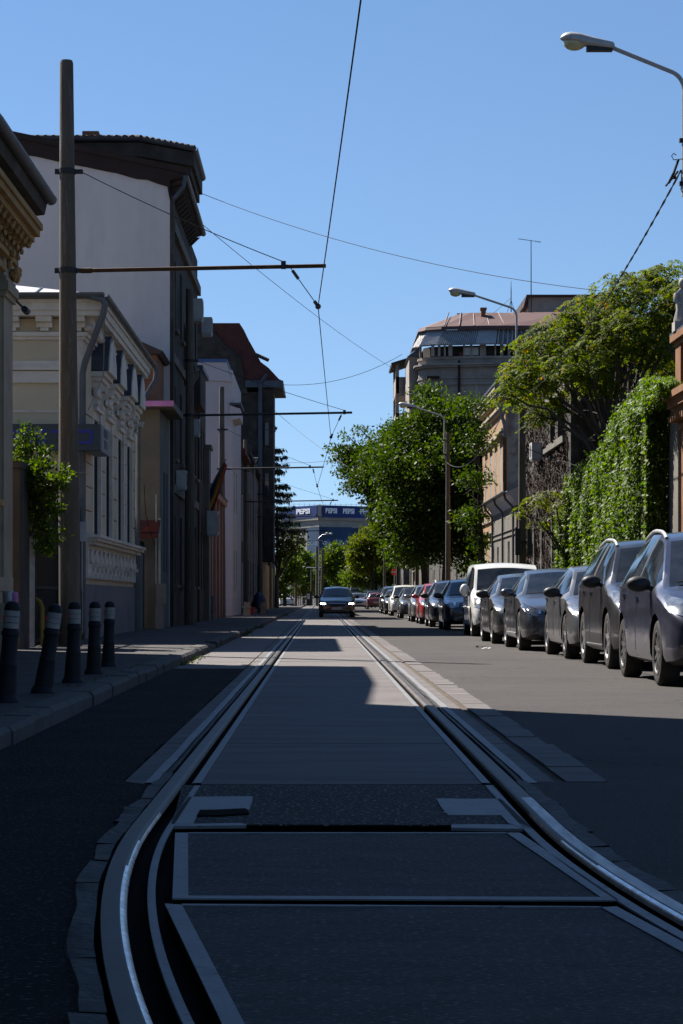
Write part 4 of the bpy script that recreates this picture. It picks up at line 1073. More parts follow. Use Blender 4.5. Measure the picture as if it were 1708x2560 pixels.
for yy in np.arange(44.8,55.7,.92):
    orn = MB()
    for t0 in (0,):
        orn.tube([(F2+.10, yy+.17*math.cos(t)*(1-t/11), 1.68+.17*math.sin(t)*(1-t/11)) for t in np.linspace(0,8,18)], .028, 5)
        orn.tube([(F2+.10, yy+.42-.12*math.cos(t)*(1-t/11), 1.62+.12*math.sin(t)*(1-t/11)) for t in np.linspace(0,7,14)], .022, 5)
    orn.box(F2+.06,F2+.13,yy-.12,yy+.12,1.30,1.38); acanthus(orn,F2+.05,yy+.42,1.3,.12,.3,.12)
    orn.build('scroll', K['white_trim'], h2, smooth=True, ang=40)
for (ya_,yb_) in ((44.05,45.7),(47.25,48.35),(49.85,51.2),(52.75,53.6),(55.15,55.95)):
    mb = MB()
    for i,z in enumerate(np.arange(2.14,4.9,.46)): mb.box(F2,F2+.035,ya_,yb_,z,z+.425)
    mb.build('rusticated_pier', K['cream'], h2)
# moulded cornice
mb = MB(); mb.box(-13,F2+.10,43.9,56.05,5.86,5.94); mb.box(-13,F2+.05,43.95,56.02,5.80,5.86)
mb.box(-13.2,F2+.34,43.66,56.2,6.22,6.32); mb.box(-13.2,F2+.38,43.62,56.24,6.32,6.46); mb.box(-13.2,F2+.42,43.58,56.28,6.46,6.52)
mb.build('cornice', K['white_trim'], h2)
mb = MB()
for yy in np.arange(44.0,56.1,.24): mb.box(F2+.0,F2+.20,yy,yy+.13,6.08,6.22)
for yy in np.arange(43.95,56.1,.17): mb.ball((F2+.13,yy,6.01),(.12,.075,.07),8,5)
mb.build('dentils', K['white_trim'], h2, smooth=True, ang=40)
for xx in np.arange(-12.8,-4.6,.62):
    mb = MB(); mb.prism([(xx,44,6.02),(xx,43.86,6.02),(xx,43.84,6.1),(xx,43.72,6.12),(xx,43.70,6.218),(xx,44,6.218)],(.3,0,0)); mb.box(xx+.07,xx+.23,43.87,44,5.955,6.018)
    mb.build('corbel', K['white_trim'], h2)
mb = MB(); mb.box(-13,F2-.28,43.955,43.999,5.30,5.40); mb.box(-13,F2-.28,43.90,43.999,5.22,5.30); mb.box(-13,F2-.28,43.94,43.999,4.98,5.2); mb.box(-13,F2-.3,43.98,43.999,4.42,4.46); mb.box(F2-.28,F2+.001,43.975,43.999,1.2,5.8)
mb.build('string_course', K['white_trim'], h2)
mb = MB(); E2 = F2+.44
ridge = (-9,49.8,7.55)
mb.poly((-13.2,43.56,6.6),(E2,43.56,6.6),(-8.2,47.4,7.5),(-13.2,47.4,7.5)); mb.poly((E2,43.56,6.6),(E2,56.3,6.6),(-8.2,52.5,7.5),(-8.2,47.4,7.5)); mb.poly((E2,56.3,6.6),(-13.2,56.3,6.6),(-13.2,52.5,7.5),(-8.2,52.5,7.5)); mb.poly((-13.2,47.4,7.5),(-8.2,47.4,7.5),(-8.2,52.5,7.5),(-13.2,52.5,7.5))
mb.poly((-13.2,43.56,6.53),(E2,43.56,6.53),(E2,56.3,6.53),(-13.2,56.3,6.53)); mb.poly((-13.2,43.56,6.53),(E2,43.56,6.53),(E2,43.56,6.6),(-13.2,43.56,6.6)); mb.poly((E2,43.56,6.53),(E2,56.3,6.53),(E2,56.3,6.6),(E2,43.56,6.6))
rf = mb.build('roof', K['roofmetal'], h2)
sm = MB()
for xx in np.arange(-12.8,-4.9,.62):
    t = min(1.0, (E2-xx)/(E2+8.2)) ; sm.tube([(xx,43.57,6.62),(xx,43.56+3.84*t,6.62+.9*t)],.018,4)
sm.build('standing_seam', K['roofmetal'], rf)
mb = MB(); gutter(mb,(-13.2,43.46,6.62),(E2+.02,43.46,6.62),.10); gutter(mb,(E2+.04,43.5,6.60),(E2+.04,56.35,6.58),.06); mb.build('gutter', K['pipe'], h2, smooth=True)
MB().tube([(-4.30,43.46,6.56),(-4.08,43.46,6.50),(-4.03,43.5,6.40),(-4.06,43.55,6.25),(-4.44,43.84,5.35),(-4.49,43.90,5.15),(-4.49,43.90,.12)],.062,10).build('downpipe', K['pipe'], h2, smooth=True)
MB().tube([(-4.02,56.3,6.55),(-3.98,56.36,6.4),(-4.0,56.36,6.2),(-4.40,56.2,5.5),(-4.42,56.2,.12)],.058,8).build('downpipe', K['pipe'], h2, smooth=True)
MB().tube([(-4.1,44.2,6.35),(-4.2,45,5.2),(-4.42,44.3,4.5)],.01,5).build('hanging_cable', K['steel'], h2)
jb = thing('junction_box', 'small white junction box at the foot of the grey downpipe', 'box', (-4.49,43.8,1.95))
MB().box(-4.57,-4.40,43.74,43.835,1.97,2.34).build('casing', K['white'], jb); MB().tube([(-4.49,43.80,1.97),(-4.49,43.8,.2)],.014,5).build('conduit', K['steel'], jb)
# corner sign of the restaurant
sg = thing('shop_sign', 'grey box sign with blue RESTO lettering wrapped round the stucco house corner', 'sign', (-5.2,43.5,3.65))
MB().box(-6.6,-4.10,43.28,43.56,3.66,4.15).build('box', K['signgrey'], sg); MB().box(-4.40,-4.10,43.565,45.3,3.66,4.15).build('side_box', K['signlight'], sg)
def text(name, s, size, matl, parent, M, extrude=.01, offset=.0, sx=1.0):
    c = bpy.data.curves.new(name,'FONT'); c.body = s; c.size = size; c.extrude = extrude; c.offset = offset; c.align_x = 'CENTER'; c.align_y = 'CENTER'; c.resolution_u = 3
    o = bpy.data.objects.new(name, c); C.objects.link(o); dg = bpy.context.evaluated_depsgraph_get()
    me = bpy.data.meshes.new_from_object(o.evaluated_get(dg)); bpy.data.objects.remove(o)
    mb = MB(); mb.v = [tuple(M @ Vector((v.co.x*sx, v.co.y, v.co.z))) for v in me.vertices]; mb.f = [tuple(p.vertices) for p in me.polygons]
    return mb.build(name, K[matl], parent)
def MT(loc, rx=PI/2, rz=0): return Matrix.Translation(loc) @ Matrix.Rotation(rz,4,'Z') @ Matrix.Rotation(rx,4,'X')
def blockletters(mb, s, x, z, w, h, t, gap, y, d=.012):
    """square rounded block capitals drawn with bars on a wall facing -y"""
    def bar(a,b,c_,e): mb.box(x+a,x+b,y-d,y,z+c_,z+e)
    for ch in s:
        H2=(h-t)/2
        if ch=='R': bar(0,t,0,h); bar(t,w-t*.3,h-t,h); bar(t,w-t*.3,H2,H2+t); bar(w-t,w,H2+t,h-t); mb.prism([(x+w*.45,y,z+H2),(x+w*.45+t*1.2,y,z+H2),(x+w,y,z),(x+w-t*1.2,y,z)],(0,-d,0))
        if ch=='E': bar(0,t,0,h); bar(t,w,h-t,h); bar(t,w,H2,H2+t); bar(t,w,0,t)
        if ch=='S': bar(t*.3,w,h-t,h); bar(0,t,H2+t,h-t); bar(t*.3,w-t*.3,H2,H2+t); bar(w-t,w,t,H2); bar(0,w-t*.3,0,t)
        if ch=='T': bar(0,w,h-t,h); bar(w/2-t/2,w/2+t/2,0,h-t)
        if ch=='O': bar(0,t,t,h-t); bar(w-t,w,t,h-t); bar(t*.3,w-t*.3,h-t,h); bar(t*.3,w-t*.3,0,t)
        x += w+gap
mb = MB(); blockletters(mb,'RESTO',-6.33,3.775,.36,.265,.058,.075,43.28); mb.build('lettering', K['signblue'], sg)
text('side_lettering','RES\nTO',.21,'signblack',sg, MT((-4.10,44.4,3.92),PI/2,PI/2),.006,.008,2.4)

# gap with small yard wall, red awning; low grey house with pink fascia
yw = thing('yard_wall', 'low grey yard wall with iron gate beyond the stucco house', 'wall', (-4.6,58.5,.1))
MB().box(-4.75,-4.45,56.4,58.4,.1,2.2).build('pier', K['greyrender'], yw)
mb = MB()
for y in np.arange(58.4,60.7,.12): mb.box(-4.61,-4.59,y,y+.02,.1,2.3)
for i in range(14): mb.tube([(-4.6,58.5+i*.16+.07*math.cos(t),2.3+.07*math.sin(t)) for t in np.linspace(0,5.5,10)],.01,4)
mb.build('iron_bars', K['iron'], yw)
aw = thing('awning', 'small faded red awning against the grey wall beyond the stucco house', 'awning', (-4.5,60.3,2.6))
MB().prism([(-5.1,59.9,2.55),(-5.1,60.75,2.95),(-5.1,60.75,2.86),(-5.1,59.9,2.46)],(.92,0,0)).build('cloth', K['redcloth'], aw)
MB().prism([(-5.1,59.9,2.66),(-4.62,59.9,2.68),(-4.18,59.9,2.90),(-4.18,59.9,2.62),(-5.1,59.9,2.62)],(0,-.02,0)).build('valance', K['redcloth'], aw)
h3 = bldg('low_house', 'low grey house with flat roof and pink fascia edge', (-6,62.5,0))
F3 = -4.2
body(h3,-12,F3,60.8,64.45,.1,5.85,'greyrender',xp=[(62.2,62.9,1.6,4.3),(63.3,63.9,1.6,4.3)])
for o in [(62.2,62.9,1.6,4.3),(63.3,63.9,1.6,4.3)]: window(h3,'x',F3,o,1,fm='bluegrey')
MB().box(F3,F3+.02,60.78,64.45,.12,5.8).build('street_render', K['bluegrey'], h3) if False else None
MB().box(-12,F3+.40,60.0,64.45,5.86,6.02).build('roof', K['greyrender'], h3)
MB().box(-4.62,F3+.42,59.97,59.998,5.87,6.01).build('fascia', K['pinktrim'], h3)
MB().box(-5.4,F3-.14,61.6,64.4,6.02,7.4).build('brick_attic', K['brick'], h3)
MB().prism([(-5.6,61.3,7.42),(F3-.05,61.3,7.36),(F3+.05,61.3,7.44),(-4.7,61.3,7.68),(-5.6,61.3,7.62)],(0,3.2,0)).build('tar_roof', K['tile_dark'], h3)
MB().box(F3-.03,F3+.02,60.77,60.9,.1,3.0).build('corner_strip', K['white'], h3)
MB().tube([(-4.32,57.0,3.7),(-4.35,57.9,3.0),(-4.28,59.8,2.3),(-4.26,60.6,2.25)],.009,5).build('loose_cable', K['wire'], h3)
ub = thing('utility_cabinet', 'grey utility cabinet on the pavement by the low grey house', 'cabinet', (-4.1,60.3,.1))
MB().box(-4.24,-4.0,60.05,60.5,.75,1.28).build('door', K['plinth'], ub); MB().box(-4.26,-4.06,60.07,60.48,.1,.745).build('base', K['plinth'], ub); MB().tube([(-4.25,60.2,1.28),(-4.25,60.2,3.6)],.02,6).build('conduit', K['steel'], ub)

# tall building with white gable
h4 = bldg('apartment_building', 'tall sooty apartment house with bare pale gable end and dark red verge', (-9,70,0))
F4 = -4.17; Y4a, Y4b = 64.5, 79.0
ops4 = []
for yc_ in (66.6,69.6,72.6,75.4,77.8):
    for (z0,z1) in ((1.3,3.3),(4.9,7.0),(8.6,10.6)): ops4.append((yc_-.5,yc_+.5,z0,z1))
mb = MB(); skin(mb,'x',F4,Y4a,Y4b,.1,12.4,ops4,1,.22); mb.poly((F4,Y4b,.1),(-16,Y4b,.1),(-16,Y4b,12.4),(F4,Y4b,12.4))
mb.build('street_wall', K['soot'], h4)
for o in ops4: window(h4,'x',F4,o,1,depth=.22,sill='greyrender')
slope = .208
def vz(x, zref=12.74): return zref + (-3.8-x)*slope
mb = MB(); mb.prism([(F4,Y4a,.1),(-16,Y4a,.1),(-16,Y4a,vz(-16)-.36),(F4,Y4a,vz(F4)-.36)],(0,.25,0)); mb.build('gable_wall', K['gable'], h4)
MB().box(F4,F4+.10,Y4a-.005,Y4a+.5,.1,12.1).build('corner_pier', K['soot'], h4)
# ragged lower verge
mb = MB(); lo = []; x = -16.0
while x < F4-.02: lo.append((x, vz(x)-.40-R.uniform(0,.03)- (.10 if x > -5.4 else 0)*R.random())); x += .28
pts = [(F4-.0,Y4a-.06,vz(F4)-.85)] + [(a,Y4a-.06,b) for a,b in lo[::-1]] + [(-16,Y4a-.06,vz(-16)+.1),(-3.74,Y4a-.06,vz(-3.74)+.1),(-3.74,Y4a-.06,vz(-3.74)-.1),(F4,Y4a-.06,vz(F4)-.3)]
mb.prism(pts,(0,.3,0)); mb.prism([(-16,Y4a-.12,vz(-16)-.0),(-3.70,Y4a-.12,vz(-3.70)-.02),(-3.70,Y4a-.12,vz(-3.70)+.14),(-16,Y4a-.12,vz(-16)+.16)],(0,.1,0))
mb.build('verge', K['verge'], h4)
mb = MB(); mb.prism([(-16,Y4a,vz(-16)+.08),(-3.74,Y4a,vz(-3.74)+.06),(-3.74,Y4a,vz(-3.74)-.12),(-16,Y4a,vz(-16)-.1)],(0,9.8,0)); mb.build('roof', K['tile_dark'], h4)
mb = MB(); mb.prism([(F4,Y4a+.25,12.40),(-3.80,Y4a+.25,12.50),(-3.80,Y4a+.25,12.58),(F4,Y4a+.25,12.68)],(0,9.5,0))
for yy in np.arange(64.9,74.2,.7): mb.prism([(F4,yy,12.15),(F4+.08,yy,12.18),(-3.84,yy,12.42),(F4,yy,12.42)],(0,.16,0))
mb.build('eaves', K['tile_dark'], h4)
mb = MB(); gutter(mb,(-3.74,64.4,12.66),(-3.74,74.4,12.60),.09); mb.tube([(-3.74,64.35,12.62),(-3.78,64.3,12.3),(-4.06,64.42,12.0)],.055,8); mb.build('gutter', K['zinc'], h4, smooth=True)
mb = MB(); mb.box(F4,F4+.55,66.4,66.6,.1,9.0) if False else None
mb.box(F4,F4+.06,Y4a+.5,Y4b,3.9,4.15); mb.box(F4,F4+.06,Y4a+.5,Y4b,7.6,7.85); mb.box(F4,F4+.12,Y4a+.5,Y4b,11.2,11.5)
mb.build('string_course', K['greyrender'], h4)
mb = MB(); mb.prism([(F4,71.2,7.4),(F4+.35,71.2,7.95),(F4,71.2,9.4)],(0,2.4,0)); mb.box(F4,F4+.3,75.2,78.6,7.2,8.3); mb.build('bay', K['soot'], h4)
# attic storey with bent eaves
at_p = [(-16,70.8),(-5.75,70.8),(-4.35,72.3),(-4.35,76.6),(-16,76.6)]
mb = MB(); mb.prism([(a,b,11.0) for a,b in at_p],(0,0,3.3)); mb.build('attic_wall', K['greyrender'], h4)
ev_p = [(-16,70.3),(-5.45,70.3),(-3.9,71.9),(-3.9,77.0),(-16,77.0)]
mb = MB(); mb.prism([(a,b,14.3) for a,b in ev_p],(0,0,.42)); mb.prism([(a*.995-.12,b+.15,14.05) for a,b in ev_p],(0,0,.25)); mb.build('attic_cornice', K['soot'], h4)
mb = MB()
for (p,q) in zip(ev_p[:-1],ev_p[1:]):
    if p[0] < -10 and q[0] < -10: continue
    gutter(mb,(p[0],p[1]-.05,14.86),(q[0],q[1]-.05,14.86),.12)
mb.build('attic_gutter', K['zinc'], h4, smooth=True)
mb = MB(); top = (-9.5,74,15.7)
ring = [(a,b,14.82) for a,b in [(-16,70.3),(-5.42,70.3),(-3.86,71.9),(-3.86,77.0),(-16,77.0)]]
for p,q in zip(ring,ring[1:]+ring[:1]): mb.poly(p,q,top)
mb.build('attic_roof', K['tile_dark'], h4)
MB().box(-7.25,-6.75,70.75,71.2,14.7,15.16).build('chimney', K['brick'], h4); 
for i in range(26): pass
mb = MB()
for xx in np.arange(-10,-5.45,.24): mb.tube([(xx,70.26,14.86),(xx,72.0,15.2)],[.09,.08],7)
for t in np.arange(0,1,.11): mb.tube([(-5.42+1.55*t,70.28+1.6*t,14.86),(-7.0+1.0*t,72+1.1*t,15.18)],[.09,.08],7)
mb.build('eave_tiles', K['tile_dark'], h4, smooth=True)
ac_unit('air_conditioner','dark air conditioner, upper of two units high on the sooty building',F4+.05,F4+.45,73.4,74.2,9.75,10.4,'+x')
ac_unit('air_conditioner','white air conditioner seen against the sky high on the sooty building',F4+.28,F4+.62,76.2,76.9,9.62,10.15,'+x')
ac_unit('air_conditioner','air conditioner halfway up the sooty building above the tram pole arm',F4+.02,F4+.34,73.6,74.3,6.1,6.6,'+x')
ac_unit('air_conditioner','barred air conditioner low on the sooty building behind the dark tram pole',F4+.02,F4+.30,67.0,67.6,4.1,4.6,'+x')
ac_unit('air_conditioner','large air conditioner above the pink wall on the left',F4+.25,F4+.62,80.6,81.4,3.15,3.95,'+x')
# darker annex, pink wall, white house
h5 = bldg('annex_building', 'dark narrow annex with parapet between sooty building and pink wall', (-7,81,0))
ops5 = [(79.8,80.6,1.2,3.2),(81.6,82.4,1.2,3.2),(79.8,80.6,5,6.8),(81.6,82.4,5,6.8)]
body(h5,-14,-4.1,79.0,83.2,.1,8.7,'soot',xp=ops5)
for o in ops5: window(h5,'x',-4.1,o,1)
MB().box(-14,-3.98,78.95,83.3,8.7,8.85).build('coping', K['zinc'], h5); MB().box(-4.1,-3.92,82.0,83.4,.1,6.2).build('pier', K['greyrender'], h5); MB().box(-4.15,-3.84,81.9,83.5,6.2,6.34).build('pier_cap', K['greyrender'], h5)
h6 = bldg('pink_house', 'low faded pink house with pilaster strips on the left pavement', (-7,91,0))
ops6 = [(85.4,86.3,1.3,3.4),(88.4,89.3,1.3,3.4),(91.4,92.3,1.3,3.4),(94.6,95.6,.12,3.2)]
body(h6,-14,-4.15,83.4,99,.1,5.0,'pinkwall',xp=ops6)
for o in ops6: window(h6,'x',-4.15,o,1)
mb = MB(); 
for y in (83.6,87.2,90.2,93.3,96.6,98.4): mb.box(-4.15,-4.05,y,y+.4,.1,4.8)
mb.box(-4.15,-3.95,83.4,99,4.8,5.05); mb.build('pilaster', K['pinkwall'], h6)
mb = MB(); mb.prism([(-14,83.3,5.05),(-3.9,83.3,5.05),(-7.5,83.3,6.0),(-14,83.3,6.0)],(0,15.8,0)); mb.build('roof', K['tile_dark'], h6)
fl = thing('flag', 'blue yellow and red flag hanging from slanted pole on the left facades', 'flag', (-3.9,82,4.6))
p0,p1 = Vector((-4.12,83.0,4.45)), Vector((-3.32,82.4,5.88))
MB().tube([p0,p1],.022,6).build('flagpole', K['steel'], fl)
def flagstripe(t0,t1,nm,matl):
    mb = MB(); rows=[]
    for i in range(9):
        t=t0+(t1-t0)*i/8; a = p1+(p0-p1)*(.02+.0*t); vs=[]
        for j in range(7):
            s=j/6; base = p1+(p0-p1)*(.02+.85*s)
            w = .95
            off = Vector((.10*t*s-.05*math.sin(4*t+3*s), -.05+.09*math.sin(7*t+2*s), -t*w*(.22+.78*s)))
            vs.append(base+off)
        rows.append(vs)
    v=[p for r in rows for p in r]; mb.add(v,[(i*7+j,i*7+j+1,(i+1)*7+j+1,(i+1)*7+j) for i in range(8) for j in range(6)])
    mb.build(nm,matl,fl,smooth=True)
flagstripe(0,.34,'blue_stripe',simple('flag_blue',(.006,.014,.12),.8)); flagstripe(.34,.62,'yellow_stripe',simple('flag_yellow',(.25,.17,.012),.8)); flagstripe(.62,1.05,'red_stripe',simple('flag_red',(.16,.008,.012),.8))
h7 = bldg('white_house', 'narrow offwhite house with blue roof edge and small balcony', (-6.5,113,0))
body(h7,-14,-4.08,108,120,.1,11.55,'whitewall',xp=[(110,111.2,1.2,3.2),(113,114.2,1.2,3.2),(110,111.2,5,7),(113,114.2,5,7)])
for o in [(110,111.2,1.2,3.2),(113,114.2,1.2,3.2),(110,111.2,5,7),(113,114.2,5,7)]: window(h7,'x',-4.08,o,1,fm='frame_white')
mb = MB(); mb.prism([(-14,107.9,11.55),(-4.08,107.9,11.0),(-4.3,107.9,11.55),(-4.35,107.9,11.9),(-14,107.9,11.9)],(0,12.2,0)); mb.build('parapet', K['whitewall'], h7)
MB().box(-14,-4.32,107.86,120.2,11.9,12.05).build('roof_edge', K['bluefascia'], h7)
mb = MB(); mb.prism([(-4.2,107.9,9.9),(-3.72,107.9,9.75),(-3.72,107.9,9.3),(-4.2,107.9,9.2)],(0,4,0)); mb.build('balcony', K['whitewall'], h7); MB().box(-4.2,-3.66,107.85,112,9.92,10.02).build('balcony_roof', K['zinc'], h7)
h8 = bldg('shop_house', 'low brown house with glazed front between the white house and brick wall', (-7,125,0))
ops8=[(121,123.4,.4,2.9),(124.4,126.8,.4,2.9),(121,123.4,4,6.6),(124.4,126.8,4,6.6)]
body(h8,-14,-4.2,120.2,129.5,.1,8.4,'soot',xp=ops8)
for o in ops8: window(h8,'x',-4.2,o,1,fm='frame_white',bars=(2,3))
MB().prism([(-14,120,8.4),(-3.85,120,8.4),(-3.85,120,8.6),(-4.6,120,9.3),(-14,120,9.6)],(0,9.6,0)).build('roof', K['tile'], h8)
h9 = bldg('brick_house', 'peeling brick house on the left before the tall gabled building', (-7,147,0))
ops9=[(y,y+1.1,z,z+2.1) for y in (132.5,137,142,147,152,157) for z in (1.1,5)]
body(h9,-14,-4.25,129.6,160,.1,9.0,'brick_plaster',xp=ops9)
for o in ops9: window(h9,'x',-4.25,o,1)
MB().prism([(-14,129.4,9.0),(-3.9,129.4,9.0),(-3.9,129.4,9.25),(-8,129.4,10.6),(-14,129.4,10.6)],(0,30.8,0)).build('roof', K['tile_dark'], h9)
# tall gabled corner building with bay and red tiled roof
h10 = bldg('gabled_building', 'tall grey building with steep red tiled roof and jutting bay over the pavement', (-8,175,0))
ops10=[(y,y+1.2,z,z+2.1) for y in (172,178,184,190) for z in (1,4.6,8.2,11.8)]
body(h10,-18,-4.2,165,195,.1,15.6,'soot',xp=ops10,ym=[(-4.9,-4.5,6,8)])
for o in ops10: window(h10,'x',-4.2,o,1)
opb=[(167.3,168.7,z,z+1.9) for z in (4.6,8.2,11.6)]
mb = MB(); mb.box(-4.2,-3.30,165.3,170.8,3.6,15.9); mb.build('bay', K['soot'], h10)
for z in (4.6,8.2,11.8): window(h10,'y',165.3,(-3.95,-3.6,z,z+1.7),-1,depth=-.02,bars=(0,1))
MB().box(-4.2,-4.05,165,200,.1,3.5).build('ground_floor', K['ochre'], h10)
mb = MB(); mb.box(-5.3,-2.62,164.6,171.8,15.92,16.40); mb.build('eaves', K['zinc'], h10)
zz_ = lambda px,py: (ax(px,165), az(py,165))
pts = [zz_(671,955),(zz_(655,920)),(zz_(648,905)),zz_(640,880),zz_(614,838),zz_(599,808),zz_(520,808)]
mb = MB(); rp=[(-20,16.1)]+[(-2.6,16.38)]+[zz_(698,948)]+[zz_(672,920)]+[zz_(652,905)]+[zz_(640,882)]+[zz_(622,850)]+[zz_(610,825)]+[zz_(599,808)]+[(-20,az(808,165))]
mb.prism([(a,164.9,b) for a,b in rp],(0,14,0)); mb.build('roof', K['tile'], h10)
mb = MB(); mb.prism([(-20,164.84,15.5),(zz_(620,955)[0],164.84,15.5),(zz_(600,890)[0],164.84,zz_(600,890)[1]),(zz_(560,860)[0],164.84,zz_(560,860)[1]),(zz_(530,822)[0],164.84,zz_(530,822)[1]),(-20,164.84,zz_(520,812)[1])],(0,-.12,0)); mb.build('gable_wall', K['soot'], h10)
MB().tube([zz_(640,890)+(0,) and (zz_(640,888)[0],164.6,zz_(640,888)[1]),(zz_(672,903)[0],164.3,zz_(672,903)[1])],.13,8).build('dormer_gutter', K['tile_dark'], h10)
MB().tube([(zz_(668,938)[0],164.5,zz_(668,938)[1]),(zz_(652,958)[0],164.6,zz_(652,958)[1]),(zz_(651,1000)[0],164.7,zz_(651,1000)[1]),(zz_(651,1450)[0],164.7,.3)],.16,7).build('downpipe', K['zinc'], h10)
h11 = bldg('brown_house', 'low brown house at the far left end of the street', (-8,212,0))
body(h11,-16,-4.4,196,228,.1,8,'soot',xp=[(y,y+1.3,1,3) for y in (200,206,212,218)])
for y in (200,206,212,218): window(h11,'x',-4.4,(y,y+1.3,1,3),1)
MB().prism([(-16,195.8,8),(-4,195.8,8),(-9,195.8,10),(-16,195.8,10)],(0,32.5,0)).build('roof', K['tile_dark'], h11)

# ---------------------------------------------------------------- right side
r1 = bldg('terracotta_house', 'terracotta house with attic parapet and stone figure cut by the right edge', (10,45,0))
FR = 7.78
opr1=[(46.2,48.0,1.3,4.0)]
body(r1,FR,15,40,49.6,.1,4.95,'orangehouse',xm=opr1)
MB().box(FR-.06,FR+.1,46.0,48.2,.3,3.55).build('roller_shutter', K['signblack'], r1)
mb = MB(); 
for i in range(9):
    a0,a1 = PI*i/9,PI*(i+1)/9
    mb.prism([(FR,47.1-1.0*math.cos(a0),3.6+.75*math.sin(a0)),(FR,47.1-1.0*math.cos(a1),3.6+.75*math.sin(a1)),(FR,47.1-.8*math.cos(a1),3.6+.57*math.sin(a1)),(FR,47.1-.8*math.cos(a0),3.6+.57*math.sin(a0))],(-.1,0,0))
mb.build('window_arch', K['white_trim'], r1)
mb = MB(); mb.box(FR-.10,FR+.2,40,49.7,4.5,4.62); mb.box(FR-.32,FR+.2,40,49.8,4.95,5.12); mb.box(FR-.42,FR+.2,40,49.9,5.12,5.26); mb.box(FR-.22,FR+.2,40,49.75,4.78,4.95)
for y in np.arange(40.1,49.7,.3): mb.box(FR-.30,FR-.0,y,y+.14,4.66,4.78)
mb.build('cornice', K['orangehouse'], r1)
mb = MB(); mb.box(FR,FR+.25,40,49.5,5.26,6.45)
for y in (48.75,45.2,42): mb.box(FR-.2,FR,y,y+.72,5.26,6.35)
mb.box(FR-.30,FR+.3,40,49.62,6.35,6.5); mb.box(FR-.22,FR+.3,40,49.56,6.25,6.35)
mb.build('attic_parapet', K['orangehouse'], r1)
mb = MB()
for i in range(30): mb.ball((FR-.04,46+R.uniform(0,2.5),5.45+R.uniform(0,.6)),(.05,R.uniform(.05,.12),R.uniform(.05,.1)),7,4)
mb.build('relief_ornament', K['orangehouse'], r1, smooth=True)
MB().prism([(FR-.3,40,6.5),(FR-.3,49.65,6.5),(FR+.3,49.65,6.72),(FR+.3,40,6.72)],(0,0,.04)).build('coping', K['zinc'], r1)
MB().box(FR-.06,FR,49.0,49.55,.1,4.5).build('pilaster', K['orangehouse'], r1)
sta = thing('stone_figure', 'weathered grey stone figure standing on the terracotta attic parapet', 'statue', (7.65,48.9,6.6))
mb = MB(); mb.box(7.45,7.85,48.7,49.1,6.52,6.72); mb.build('base', K['farstone'], sta)
mb = MB()
prof=[(.17,0),(.19,.05),(.16,.25),(.17,.36),(.12,.46),(.14,.54),(.15,.62),(.06,.70),(.055,.73)]
vs=[];n=14
for r,h in prof:
    for q in range(n):
        a=2*PI*q/n; rr=r*(1+.16*math.sin(3*a+h*6)+.08*math.sin(7*a-h*9)); vs.append((7.65+rr*math.cos(a),48.9+rr*math.sin(a)*.8,6.72+h))
mb.add(vs,[(i*n+q,i*n+(q+1)%n,(i+1)*n+(q+1)%n,(i+1)*n+q) for i in range(len(prof)-1) for q in range(n)])
mb.ball((7.64,48.88,7.53),(.085,.09,.11),10,8); mb.ball((7.66,48.92,7.56),(.095,.09,.10),10,8); mb.tube([(7.5,48.85,7.3),(7.46,48.72,7.15),(7.56,48.68,7.06)],[.055,.045,.035],7); mb.tube([(7.8,48.95,7.3),(7.85,48.85,7.1),(7.78,48.76,6.98)],[.055,.045,.035],7)
mb.build('figure', K['farstone'], sta, smooth=True, ang=60)
gw_ = thing('garden_wall', 'tall garden wall hidden under the dense green ivy', 'wall', (7.85,60,0))
MB().prism([(7.75,50.2,.1),(7.75,70,.1),(7.75,70,3.4),(7.75,67,4.2),(7.75,60.5,4.6),(7.75,57,5.2),(7.75,50.2,5.2)],(.35,0,0)).build('wall', K['greyrender'], gw_)
# creeper covered house
r4 = bldg('creeper_house', 'brown roughcast house covered in dry leafless creeper', (10.5,77,0))
F7 = 7.6
opr4=[(71.8,74.2,5.95,7.3),(75.0,76.6,5.95,7.3),(71.2,72.6,1.1,3.6),(74.6,76.0,1.1,3.6),(78.2,79.6,1.1,3.6),(81,82.4,1.1,3.6)]
body(r4,F7,15,70.3,85.6,.1,9.0,'rough',xm=opr4,depth=.25)
for o in opr4: window(r4,'x',F7,o,-1,depth=.25,sill='greyrender')
mb = MB(); mb.box(F7-.12,F7,71.0,77.2,7.3,7.5); mb.box(F7-.18,F7,71.0,77.2,5.7,5.85); mb.box(F7-.05,F7,70.3,85.6,4.3,4.5)
mb.box(F7-.14,F7,70.9,72.9,3.62,3.78); mb.box(F7-.2,F7,70.85,72.95,3.78,3.88)
mb.build('window_ledge', K['greyrender'], r4)
MB().prism([(F7-.3,70.1,9.0),(15,70.1,9.0),(15,70.1,9.8),(F7-.3,70.1,9.2)],(0,15.7,0)).build('roof', K['tile_dark'], r4)
cr = MB()
